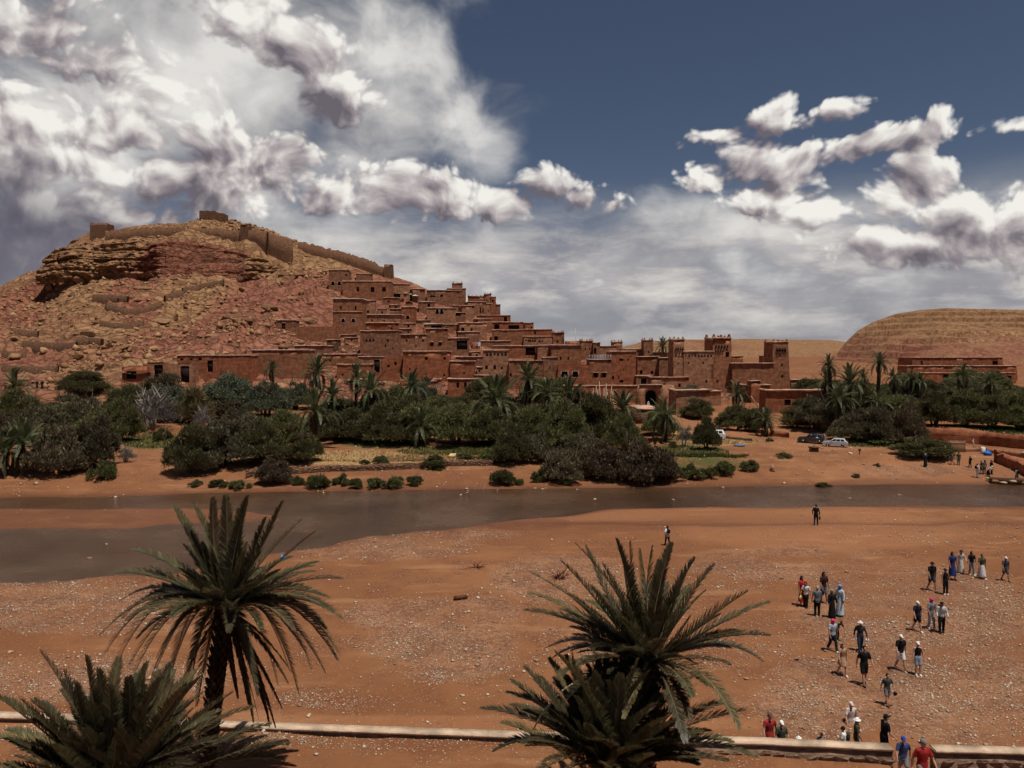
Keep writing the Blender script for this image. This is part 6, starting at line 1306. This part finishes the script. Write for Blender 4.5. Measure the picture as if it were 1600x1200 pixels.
person(1501, 896, 35, 'step', 5, ('robe', (.45, .41, .36)), None, ('hat', BLACK), 'woman in a cream robe and black hat in the back row', 1)
person(1518, 900, 36, 'stroll', 0, ('tshirt', BLACK), ('trousers', (.20, .20, .21)), ('long', (.014, .01, .008)), 'woman in black top and grey trousers in the back row', 1, (), shoes=WHITE)
person(1534, 905, 37, 'walk', 0, ('tshirt', (.05, .06, .035)), ('skirt', (.50, .46, .45)), ('hair', BLACK), 'woman in green top and white skirt in the back row', 1, (), shoes=WHITE)
person(1571, 908, 37, 'walk', 0, ('tshirt', (.05, .052, .056)), ('shorts', (.075, .085, .10)), ('cap', WHITE), 'man in white cap and dark grey at the far right of the back row', 1)
# close to the wall
person(1202, 0, 0, 'stroll', 12, ('dress', (.30, .03, .028)), None, ('cap', (.10, .05, .035)), 'woman in a red dress with a white paddle fan behind the wall', 0, [('disc', W3)], y=28.4, headpy=1114, tall=1.72)
person(1221, 0, 0, 'stand', 6, ('tshirt', (.055, .058, .040)), ('trousers', OLIVE), ('cap', W3), 'person in white cap and olive vest behind the wall', 0, (), y=28.2, headpy=1127, tall=1.58)
person(1248, 0, 0, 'stand', 20, ('tshirt', W3), ('shorts', W3), ('hat', W3), 'person with only a white sun hat showing over the wall', 0, (), y=27.9, headpy=1151, tall=1.2)
person(1283, 0, 0, 'stand', -60, ('tshirt', GREY), ('trousers', BLACK), ('hair', BLACK), 'person with only dark hair showing over the wall', 1, (), y=27.9, headpy=1146, tall=1.2)
person(1320, 0, 0, 'look', -120, ('tshirt', W3), ('trousers', BLACK), ('hair', (.010, .007, .006)), 'curly dark-haired person in white with backpack straps behind the wall', 1, [('pack', OLIVE)], y=28.0, headpy=1136, tall=1.35)
person(1338, 0, 0, 'stroll', 70, ('tshirt', (.045, .045, .03)), ('trousers', OLIVE), ('hat', W3), 'person in white hat and dark olive top behind the wall', 1, [('bag', BLACK)], y=28.3, headpy=1122, tall=1.5)
person(1329, 0, 0, 'walk', 6, ('tshirt', (.50, .42, .38)), ('shorts', (.48, .44, .42)), ('cap', (.60, .45, .46)), 'girl in pink-white cap, white shirt and white shorts', 0, (), y=30.4, headpy=1096, tall=1.62)
person(1381, 0, 0, 'look', 95, ('tshirt', BLACK), ('trousers', BLACK), ('cap', BLACK), 'stout man in black cap and black shirt beside the wall gap', 0, (), y=28.2, headpy=1117, tall=1.72)
person(1411, 0, 0, 'walk', -8, ('tshirt', (.035, .055, .14)), ('shorts', (.20, .21, .23)), ('cap', (.015, .05, .30)), 'boy in a blue cap and blue shirt coming up the steps', 0, (), y=24.6, headpy=1150, tall=1.42)
person(1441, 0, 0, 'step', 8, ('tshirt', (.27, .018, .018)), ('shorts', (.30, .27, .23)), ('cap', (.14, .13, .12)), 'man in a red shirt and grey cap coming up the steps', 0, (), y=23.6, headpy=1154, tall=1.80)
# far visitors
for px, py, c, lb in [(1006, 640, (.30, .12, .03), 'visitor in orange on the platform before the gate'), (1013, 640, (.55, .53, .5), 'visitor in a white hat on the platform before the gate'), (58, 608, BLACK, 'left of two dark figures on the path under the terrace walls'), (66, 609, BLACK, 'right of two dark figures on the path under the terrace walls')]:
    person(px, py, 12, 'stand', 10, ('robe', c), None, ('hat', WHITE if c == (.55, .53, .5) else BLACK), lb, 1)
for i, (px, py, c) in enumerate([(309, 345, BLACK), (316, 346, WHITE), (322, 347, BLACK), (335, 349, WHITE), (313, 353, BLACK), (319, 353, NAVY), (326, 353, BLACK), (364, 352, BLACK), (368, 353, RED), (373, 354, NAVY), (421, 366, WHITE)]):
    yy = 318 if py > 350 else 326
    x = (px-800)/F*yy
    person(px, py, 7, ['stand', 'stroll'][i % 2], 20*i, ('shirt', c), ('trousers', BLACK), ('hair', BLACK), 'tiny visitor standing on the summit of the hill', 1, (), y=yy if px < 360 else 312, group='visitors on the summit', tall=1.75)
bpy.data.scenes.remove(TMP)

# ------------------------------------------------------------------ parked cars
M_glass = plain('car_glass', (.012, .014, .016), .08, .6, 0, .02); M_tyre = plain('tyre_rubber', (.012, .012, .012), .85); M_rim = plain('wheel_rim', (.35, .36, .37), .3, .5, .7); M_lamp = plain('tail_lamp', (.35, .02, .015), .25, .5); M_hlamp = plain('head_lamp', (.6, .6, .6), .15, .6); M_plate = plain('number_plate', (.6, .6, .55), .5); M_blackp = plain('black_plastic', (.015, .015, .016), .6)
def paint(name, col):
    m, n, b = new_mat(name, .28, .5); n.put(b.inputs['Base Color'], col+(1,)); b.inputs['Coat Weight'].default_value = .6; return m
def car(px, py, heading, label, col, suv=True, y=None):
    g = hit(px, py, 80); pt = paint('car_paint_'+label.split()[0], col); root = empty('parked_car', (g[0], g[1], g[2]+.01), heading, label, 'car'); root.scale = (.84, .84, .84)
    L, W, bh, rh = (4.55, 1.82, .98, 1.68) if suv else (3.95, 1.68, .88, 1.45); hl = L/2; wr = .34 if suv else .29; wb = L*.30
    def side_outline():
        o = [(-hl+.06, .36)]
        for cx in (-wb, wb):
            o += [(cx-wr*1.22, .26)]+[(cx-wr*1.22*math.cos(math.pi*i/8), wr*.98+wr*1.20*math.sin(math.pi*i/8)-.06) for i in range(0, 9)]+[(cx+wr*1.22, .26)]
        o += [(hl-.05, .34), (hl, .55), (hl-.03, bh-.22), (hl-.15, bh-.06), (hl*.50, bh+.04), (-hl+.12, bh+.06), (-hl, bh-.15), (-hl-.02, .60)]; return o
    o = side_outline(); n = len(o); bm = bmesh.new(); rows = []
    for yy, ins in ((-W/2, 0.05), (-W/2+.02, .0), (W/2-.02, 0), (W/2, .05)):
        rows.append([bm.verts.new((a*(1-ins*.25), yy, z+(ins*.25 if z < .4 else -ins*.25))) for a, z in o])
    for a, b in zip(rows[:-1], rows[1:]):
        for i in range(n): bm.faces.new((a[i], a[(i+1) % n], b[(i+1) % n], b[i]))
    bm.faces.new(rows[0][::-1]); bm.faces.new(rows[-1]); bmesh.ops.recalc_face_normals(bm, faces=bm.faces); bmesh.ops.triangulate(bm, faces=[f for f in bm.faces if len(f.verts) > 4])
    me = bpy.data.meshes.new('body'); bm.to_mesh(me); bm.free(); me.materials.append(pt); bo = inst('body', me, root)
    # cabin: x runs to the front (+)
    xr, xf = (-hl+.10, hl*.44); tr, tf = (-hl+.42, hl*.12) if suv else (-hl+.50, hl*.10); z0, z1 = bh+.03, rh; w0, w1 = W/2-.05, W/2-.24
    cab = [(xr, -w0, z0), (xf, -w0, z0), (tf, -w1, z1), (tr, -w1, z1), (xr, w0, z0), (xf, w0, z0), (tf, w1, z1), (tr, w1, z1)]
    MB().add(cab, [(0, 1, 2, 3), (5, 4, 7, 6), (1, 5, 6, 2), (4, 0, 3, 7), (3, 2, 6, 7)]).build('cabin', pt, root)
    def quad_on(a, b, c, d, inset, name, nrm, split=None):
        A = [Vector(v) for v in (a, b, c, d)]; ce = sum(A, Vector())/4; Q = [ce+(v-ce)*inset+Vector(nrm)*.012 for v in A]; MB().add(Q+[q-Vector(nrm)*.01 for q in Q], [(0, 1, 2, 3), (0, 4, 5, 1), (1, 5, 6, 2), (2, 6, 7, 3), (3, 7, 4, 0)]).build(name, M_glass, root)
    for s in (-1, 1):
        c = cab[0:4] if s < 0 else cab[4:8]; V = [Vector(v) for v in c]
        for u0, u1 in ((.10, .36), (.38, .66), (.68, .93)):
            b0, b1 = V[0].lerp(V[1], u0), V[0].lerp(V[1], u1); t0, t1 = V[3].lerp(V[2], u0), V[3].lerp(V[2], u1)
            q = [b0.lerp(t0, .12), b1.lerp(t1, .12), b1.lerp(t1, .86), b0.lerp(t0, .86)]; quad_on(*(q if s < 0 else q[::-1]), .97, 'window', (0, s, .15))
    quad_on(cab[4], cab[0], cab[3], cab[7], .80, 'rear_window', (-1, 0, .3)); quad_on(cab[1], cab[5], cab[6], cab[2], .88, 'windscreen', (1, 0, .4))
    for cx in (-wb, wb):
        for s in (-1, 1):
            wh = empty('wheel', (cx, s*(W/2-.11), wr)); wh.parent = root
            def ring(rs, nm, mt):
                mb = MB(); k = 18; V = [(r*math.cos(2*math.pi*i/k), yy, r*math.sin(2*math.pi*i/k)) for (r, yy) in rs for i in range(k)]; m = len(rs)
                mb.add(V, [(j*k+i, j*k+(i+1) % k, (j+1)*k+(i+1) % k, (j+1)*k+i) for j in range(m-1) for i in range(k)]+[tuple(range(k)), tuple((m-1)*k+i for i in range(k))[::-1]]); mb.build(nm, mt, wh, True)
            ring([(wr*.62, -.10), (wr*.94, -.11), (wr, -.07), (wr, .07), (wr*.94, .11), (wr*.62, .10)], 'tyre', M_tyre); ring([(wr*.50, -.118), (wr*.61, -.112), (wr*.61, .112), (wr*.50, .118)], 'rim', M_rim)
    for s in (-1, 1):
        MB().box(-hl-.03, -hl+.10, s*(W/2-.16)-.11, s*(W/2-.16)+.11, bh-.32, bh-.06).build('tail_light', M_lamp, root); MB().box(hl-.12, hl+.005, s*(W/2-.26)-.17, s*(W/2-.26)+.17, bh-.36, bh-.2).build('headlight', M_hlamp, root)
        MB().box(xf-.35, xf-.20, min(s*(W/2-.04), s*(W/2+.14)), max(s*(W/2-.04), s*(W/2+.14)), bh+.06, bh+.2).build('mirror', M_blackp, root)
        if suv: MB().tube([(tr+.05, s*(w1-.06), z1+.05), (tf-.05, s*(w1-.06), z1+.05)], .025, 6).build('roof_rail', M_blackp, root)
    MB().box(-hl-.05, -hl+.06, -W/2+.06, W/2-.06, .32, .56).build('rear_bumper', M_blackp if suv else pt, root); MB().box(-hl-.062, -hl-.052, -.26, .26, .60, .71).build('number_plate', M_plate, root); MB().box(hl-.05, hl+.04, -W/2+.08, W/2-.08, .3, .54).build('front_bumper', M_blackp, root)
car(1268, 692, R(152), 'dark grey estate car parked on the road behind the silver one', (.018, .020, .024))
car(1305, 698, R(154), 'silver hatchback parked on the road in front of the dark car', (.42, .44, .46), False)
car(1113, 686, R(166), 'white off-road car half hidden behind the multi-stemmed tree', (.62, .62, .62))

# ------------------------------------------------------------------ walls and small things on the far bank
def bank_wall(pts, h, label, stones, mat, name='mud_wall', thick=.6, pyoff=0):
    Q = []
    for a, b in pts:
        g = hit(a, b, 80); Q.append(Vector((g[0], g[1], g[2])))
    o = Q[0].copy(); root = empty(name, o, 0, label, 'wall'); S = []
    for a, b in zip(Q[:-1], Q[1:]):
        n = max(2, int((b-a).length/.9)); S += [a.lerp(b, i/n) for i in range(n)]
    S.append(Q[-1]); rnd = random.Random(int(pts[0][0])); V = []; m = len(S)
    for p in S:
        zg = zat(p.x, p.y); e = rnd.uniform(-.10, .06)
        for yy, z in ((-thick*.6, zg-.6), (-thick/2, zg+h*.5), (-thick*.45, zg+h+e), (thick*.45, zg+h+e), (thick*.6, zg-.6)): V.append((p.x-o.x+rnd.uniform(-.04, .04), p.y-o.y+yy+rnd.uniform(-.05, .05), z-o.z))
    mk('wall_core', V, [(i*5+k, (i+1)*5+k, (i+1)*5+k+1, i*5+k+1) for i in range(m-1) for k in range(4)]+[(0, 1, 2, 3, 4)[::-1], tuple((m-1)*5+k for k in range(5))], mat, root)
    if stones:
        for i, p in enumerate(S):
            for k in range(stones):
                s = rnd.uniform(.16, .34); t = rnd.random(); q = p.lerp(S[min(i+1, m-1)], t); zg = zat(q.x, q.y); hh = h*(1 if k == 0 else rnd.random()); inst('stone', STN[rnd.randrange(5)], root, (q.x-o.x, q.y-o.y-(0 if k == 0 else thick*.5), zg+hh-o.z+(.06 if k == 0 else 0)), (0, 0, rnd.uniform(0, 6)), (s*1.4, s, s*.9))
bank_wall([(1436, 688), (1480, 690), (1530, 694), (1610, 702), (1680, 708)], 2.0, 'dark red mud wall topped with pale stones along the right grove', 1, MUD[3])
bank_wall([(1555, 722), (1580, 732), (1598, 742), (1640, 760)], 1.6, 'short mud bank wall at the right picture edge', 0, MUD[3])
bank_wall([(1480, 706), (1530, 706), (1600, 716)], .6, 'low crumbling terrace bank behind the blue bundle', 1, MUD[2])
bank_wall([(445, 742), (500, 737), (560, 735), (640, 733), (700, 728), (770, 727)], .7, 'low dry-stone edging along the straw field', 2, M_stone, 'stone_wall', .5)
bank_wall([(385, 748), (408, 740), (440, 736)], .8, 'short earth bank at the left end of the straw field', 1, M_stone, 'stone_wall', .5)
bank_wall([(1085, 682), (1130, 684), (1175, 690)], .4, 'low line of stones between the straw and the path', 1, M_stone, 'stone_wall', .4)
bank_wall([(1190, 680), (1215, 682), (1232, 684)], .9, 'low mud kerb wall beside the path bend', 0, MUD[3])
# platform in front of the gate
g = hit(1012, 662, 88); sc = g[1]/F; W_ = 34*sc; hh = (664-641)*sc
rt_ = empty('gate_platform', (g[0], g[1], g[2]), 0, 'red stone platform with pale floor before the gate', 'platform'); MB().box(-W_/2, W_/2, 0, 9, -1.5, hh-.12, jit=.05).build('stone_base', M_stone, rt_); MB().box(-W_/2-.1, W_/2+.1, -.1, 9.05, hh-.118, hh+.05, jit=.02).build('floor_slab', M_cap, rt_)
rnd = random.Random(4)
def lump(name, px, py, w, h, label, cat, mat, seed, y=None):
    g = hit(px, py, 24) if y is None else ((px-800)/F*y, y, zat((px-800)/F*y, y)); sc = g[1]/F; mb = MB(); mb.ell((0, 0, h*sc*.4), (w*sc/2, w*sc*.4, h*sc*.6), 16, 10); V = np.array(mb.v); d = fbm3(V[:, 0]*3/(w*sc)+seed, V[:, 1]*3/(w*sc), V[:, 2]*3/(w*sc), 3, seed)*.28; V = V*(1+d[:, None])
    return tag(mk(name, V, mb.f, mat, loc=(g[0], g[1], g[2])), label, cat)
lump('tarp_bundle', 1543, 712, 13, 7, 'bright blue tarpaulin bundle on the far bank', 'tarpaulin', plain('blue_tarp', (.02, .13, .50), .5), 3); lump('sack_pile', 1536, 709, 8, 11, 'white and yellow sacks beside the blue bundle', 'sacks', plain('white_sack', (.62, .58, .48), .7), 5); lump('tarp_bundle', 1155, 697, 18, 3, 'flat blue-grey tarpaulin lying on the straw', 'tarpaulin', plain('slate_tarp', (.10, .13, .20), .6), 8)
lump('plastic_litter', 443, 874, 9, 6, 'scrap of bright blue plastic by the pool', 'litter', plain('blue_plastic', (.05, .30, .75), .35), 2); lump('cloth_litter', 479, 836, 7, 5, 'scrap of dark red cloth on the gravel', 'litter', plain('red_rag', (.30, .02, .015), .8), 6); lump('straw_heap', 706, 715, 12, 6, 'small pale heap of straw between two shrubs', 'straw heap', plain('straw', (.55, .42, .2), .9), 7); lump('boulder', 1207, 737, 9, 9, 'lone dark rock on the bare bank', 'boulder', M_boulder, 9); lump('boulder', 1329, 710, 6, 3, 'small white rock beside the road', 'boulder', plain('white_rock', (.6, .5, .42), .9), 10)
# log, driftwood
def driftwood(px, py, w, label, n, seed, mat, name='driftwood'):
    y = CAM_H*F/(py-HY); x = (px-800)/F*y; sc = y/F; L = w*sc; rn = random.Random(seed); mb = MB()
    for i in range(n):
        a = rn.uniform(0, 6.28); e = rn.uniform(.05, .9) if n > 2 else .05; p = Vector((rn.uniform(-.15, .15)*L, rn.uniform(-.15, .15)*L, .03)); d = Vector((math.cos(a)*math.cos(e), math.sin(a)*math.cos(e), math.sin(e)))*L*rn.uniform(.3, .62); mb.tube([p, p+d*.5+Vector((0, 0, .04)), p+d], [.05*L**.3*(.5 if n > 2 else 1.6), .04*L**.3*(.5 if n > 2 else 1.6), .012 if n > 2 else .07], 6)
    tag(mb.build(name, mat, None, True, loc=(x, y, zat(x, y))), label, 'driftwood')
M_drift = plain('red_brushwood', (.13, .045, .025), .9); driftwood(873, 903, 40, 'tangle of reddish brushwood behind the right palm', 26, 3, M_drift, 'brushwood'); driftwood(746, 886, 28, 'small heap of driftwood on the open bed', 14, 5, M_drift, 'brushwood')
y = CAM_H*F/(936-HY); lg = MB(); lg.tube([(-.42, -.1, .12), (0, 0, .13), (.4, .13, .15)], [.13, .14, .10], 10); tag(lg.build('log', plain('weathered_log', (.11, .045, .026), .95, .05, 0, .3, 8, .5), None, True, loc=((720-800)/F*y, y, zat((720-800)/F*y, y))), 'short reddish log lying on the open river bed', 'log')
# posts
def post(px, py, hpx, label, name='marker_post', r=.06, mat=None, plinth=False, board=False):
    g = hit(px, py, 60); sc = g[1]/F; root = empty(name, g, 0, label, 'post'); h = hpx*sc
    mb = MB(); mb.tube([(0, 0, -.2), (.02, 0, h*.5), (0, 0, h)], [r, r, r*.9], 8); mb.build('pole', mat or M_wood, root, True)
    if plinth: q = MB(); q.box(-.5, .5, -.4, .4, -.2, .55, jit=.06); q.box(-.58, .58, -.48, .48, .55, .68, jit=.05); q.build('plinth', M_stone, root)
    if board: MB().box(-.16, .16, -.05, -.02, h*.55, h*.98).build('board', plain('board_dark', (.03, .02, .015), .8), root)
post(1343, 710, 9, 'short dark marker post beside the road', board=True); post(1272, 706, 16, 'thin post on a stone plinth below the dark car', plinth=True, r=.05)
post(1184, 636, 20, 'leaning pale timber pole by the low shop', 'timber_pole', .10, M_palew); bpy.data.objects['timber_pole'].rotation_euler = (0, R(-32), 0)
post(1521, 706, 20, 'upright stripped branch beside the reed fence', 'timber_pole', .05, M_palew); post(1527, 706, 19, 'slanting stripped branch left of the blue bundle', 'timber_pole', .05, M_palew); bpy.data.objects['timber_pole.002'].rotation_euler = (0, R(-24), 0)
post(899, 560, 46, 'thin radio mast above the village roofs', 'antenna_mast', .05, M_metal)
# pale dead trunks left of the gate
for i, (px, hp) in enumerate([(921, 20), (926, 24), (930, 30), (934, 22), (938, 44), (943, 26), (946, 38), (950, 20), (954, 30), (958, 16)]):
    g = hit(px, 650, 90); yy = g[1]; sc = yy/F; mb = MB(); h = (650-620+hp*.55)*sc; rn = random.Random(i); mb.tube([(0, 0, -.3), (rn.uniform(-.1, .1), 0, h*.5), (rn.uniform(-.25, .25), 0, h)], [.16, .13, .05], 7)
    tag(mb.build('dead_trunk', M_palew, None, True, loc=g), 'pale stripped dead trunk before the enclosure wall, %s of ten%s' % ((['leftmost', 'second', 'third', 'fourth', 'fifth', 'sixth', 'seventh', 'eighth', 'ninth', 'rightmost'][i]), ' from the left' if 0 < i < 9 else ''), 'dead trunk', 'pale dead trunks before the enclosure wall')
# reed fence
g = hit(1495, 707, 80); fr = empty('reed_fence', g, R(-4), 'panel of woven reeds beside the round hedge', 'fence'); rn = random.Random(8)
M_reed = plain('reed_cane', (.26, .155, .085), .85)
for i in range(26): MB().tube([(-1.15+i*.09, rn.uniform(-.03, .03), -.1), (-1.15+i*.09+rn.uniform(-.04, .04), rn.uniform(-.03, .03), 1.55+rn.uniform(-.15, .1))], .035, 5).build('cane', M_reed, fr)
for z in (.35, 1.2): MB().tube([(-1.2, -.05, z), (1.2, -.05, z+.03)], .03, 6).build('rail', M_wood, fr)
# parasols and laundry on the terraces
def parasol(px, py, label, col, r=1.4):
    g = hit(px, py, 88); root = empty('parasol', (g[0], g[1]-1.0, g[2]+.3), 0, label, 'parasol'); MB().tube([(0, 0, -.8), (0, 0, 2.2)], .04, 6).build('pole', M_wood, root)
    k = 10; V = [(0, 0, 2.45)]+[(r*math.cos(2*math.pi*i/k), r*math.sin(2*math.pi*i/k), 1.95-.05*(i % 2)) for i in range(k)]; MB().add(V+[(a, b, c-.04) for a, b, c in V], [(0, 1+i, 1+(i+1) % k) for i in range(k)]+[(k+1, k+2+(i+1) % k, k+2+i) for i in range(k)]).build('canopy', cloth(col), root)
parasol(634, 468, 'white parasol on the upper terrace', (.6, .58, .52)); parasol(644, 470, 'pale green parasol on the upper terrace', (.38, .42, .33)); parasol(649, 472, 'cream parasol at the right of the upper terrace', (.5, .45, .38))
g = hit(742, 548, 88); ln = empty('laundry_line', (g[0], g[1]-.8, g[2]+.2), 0, 'washing line with red and white laundry between the houses', 'laundry'); 
for xx in (-2.1, 2.1): MB().tube([(xx, 0, -.6), (xx, 0, 2.6)], .04, 6).build('pole', M_wood, ln)
MB().tube([(-2.1, 0, 2.5), (0, 0, 2.35), (2.1, 0, 2.5)], .012, 5).build('line', M_metal, ln)
for i, (xx, w, c) in enumerate([(-1.4, .6, (.45, .05, .04)), (-.6, .6, (.55, .20, .16)), (.1, .5, (.6, .3, .26)), (.9, .9, (.7, .68, .66))]):
    n = 7; V = []; 
    for j in range(n):
        q = j/(n-1); V += [(xx+w*q, .05*math.sin(q*9), 2.42), (xx+w*q*1.02, .09*math.sin(q*9+.6), 1.2)]
    V += [(a, b+.015, c_) for a, b, c_ in V]; m2 = 2*n
    MB().add(V, [(2*j, 2*j+1, 2*j+3, 2*j+2) for j in range(n-1)]+[(m2+2*j, m2+2*j+2, m2+2*j+3, m2+2*j+1) for j in range(n-1)]).build('cloth', cloth(c), ln)
# tarp shelter and footbridge
g = hit(212, 598, 88); ts = empty('tarp_shelter', g, 0, 'sagging grey tarpaulin shelter beside the plank shed', 'shelter')
for xx, yy in ((-2.6, 0), (2.6, 0), (-2.6, 2.6), (2.6, 2.6)): MB().tube([(xx, yy, -.4), (xx*1.02, yy, 2.4)], .06, 6).build('pole', M_wood, ts)
k = 9; TX, TY = np.meshgrid(np.linspace(-3, 3, k), np.linspace(-.4, 3, k)); TZ = 2.4-.7*np.cos(TX*.52)*np.cos((TY-1.3)*.6)+.12*fbm2(TX*2, TY*2, 2, 5); Vt = np.stack([TX, TY, TZ], -1).reshape(-1, 3); Ft = grid_faces(k, k); mk('tarpaulin', np.concatenate([Vt, Vt-[0, 0, .03]]), np.concatenate([Ft, Ft[:, ::-1]+k*k]), plain('grey_tarp', (.34, .27, .21), .8), ts, True)
g = hit(1586, 757, 70); fb = empty('footbridge', (g[0], g[1], max(g[2], 0)), R(-14), 'low footbridge of planks on sandbags at the right edge', 'footbridge'); rn = random.Random(2)
for i in range(7): MB().box(-2.6+i*.02, 5.0, -.7+i*.2, -.53+i*.2, .42, .48, jit=.01).build('plank', M_wood, fb)
SB = MB().ell((0, 0, 0), (.38, .24, .15), 12, 7).build('sandbag', plain('sandbag', (.42, .29, .18), .9)); SBM = SB.data; bpy.data.objects.remove(SB)
for i in range(16): inst('sandbag', SBM, fb, (-2.4+(i % 8)*.95, rn.uniform(-.9, .8), .12+.2*(i//8)), (0, 0, rn.uniform(-.4, .4)))
# stepping stones and foam lines in the shallows
for i, (px, py) in enumerate([(836, 763), (848, 764), (902, 765), (884, 772), (930, 780), (1052, 781), (1405, 773), (1327, 779), (165, 851), (140, 872), (730, 770), (720, 773)]):
    y = (CAM_H+.13)*F/(py-HY); s = rn.uniform(.25, .5); tag(inst('stone', STN[i % 5], None, ((px-800)/F*y, y, -.12), (0, 0, i), (s*1.5, s, s*.7)), 'pale stone standing in the shallow water', 'stone', 'stones standing in the shallows')
# grass in the clearings
def tufts(name, lst, n, mat, hgt, label, seed):
    rg = np.random.default_rng(seed); XS = []; 
    for (cx, cy, rx, ry) in lst:
        for _ in range(n):
            a = rg.uniform(0, 6.28); q = math.sqrt(rg.random()); XS.append((cx+rx*q*math.cos(a), cy+ry*q*math.sin(a)))
    px = np.array([p[0] for p in XS]); py = np.array([p[1] for p in XS]); z = 1.8; y = (CAM_H-z)*F/(py-HY); x = (px-800)/F*y
    for _ in range(3): z = ground(x, y); y = (CAM_H-z)*F/(py-HY); x = (px-800)/F*y
    z = ground(x, y); m = len(x); h = hgt*rg.uniform(.5, 1.4, m); a = rg.uniform(0, 6.28, m); w = .03+.04*rg.random(m); lx, ly = rg.normal(0, .12, m), rg.normal(0, .12, m)
    V = np.stack([np.stack([x-w*np.cos(a), y-w*np.sin(a), z-.02], -1), np.stack([x+w*np.cos(a), y+w*np.sin(a), z-.02], -1), np.stack([x+lx, y+ly, z+h], -1)], 1).reshape(-1, 3)
    tag(mk(name, V, np.arange(3*m).reshape(-1, 3).astype(np.int32), mat, attrs={'var': np.repeat(rg.random(m), 3)}), label, 'grass', kind='stuff')
tufts('grass', [(235, 690, 52, 11), (590, 688, 70, 9), (1070, 708, 70, 10), (1110, 726, 60, 8), (700, 706, 80, 6), (1370, 693, 60, 6), (1570, 674, 50, 6), (800, 708, 70, 8)], 1500, mat_leaf('grass_blade', (.035, .060, .014), (.085, .105, .030), (.15, .14, .06)), .32, 'green grass growing in the clearings of the far bank', 8)
tufts('dry_straw', [(560, 716, 105, 12), (660, 717, 60, 7), (1110, 689, 76, 6), (1085, 683, 60, 4), (365, 733, 36, 8)], 1600, mat_leaf('straw_blade', (.22, .135, .055), (.35, .245, .11), (.46, .35, .17)), .22, 'dry yellow straw stubble on the far bank fields', 9)
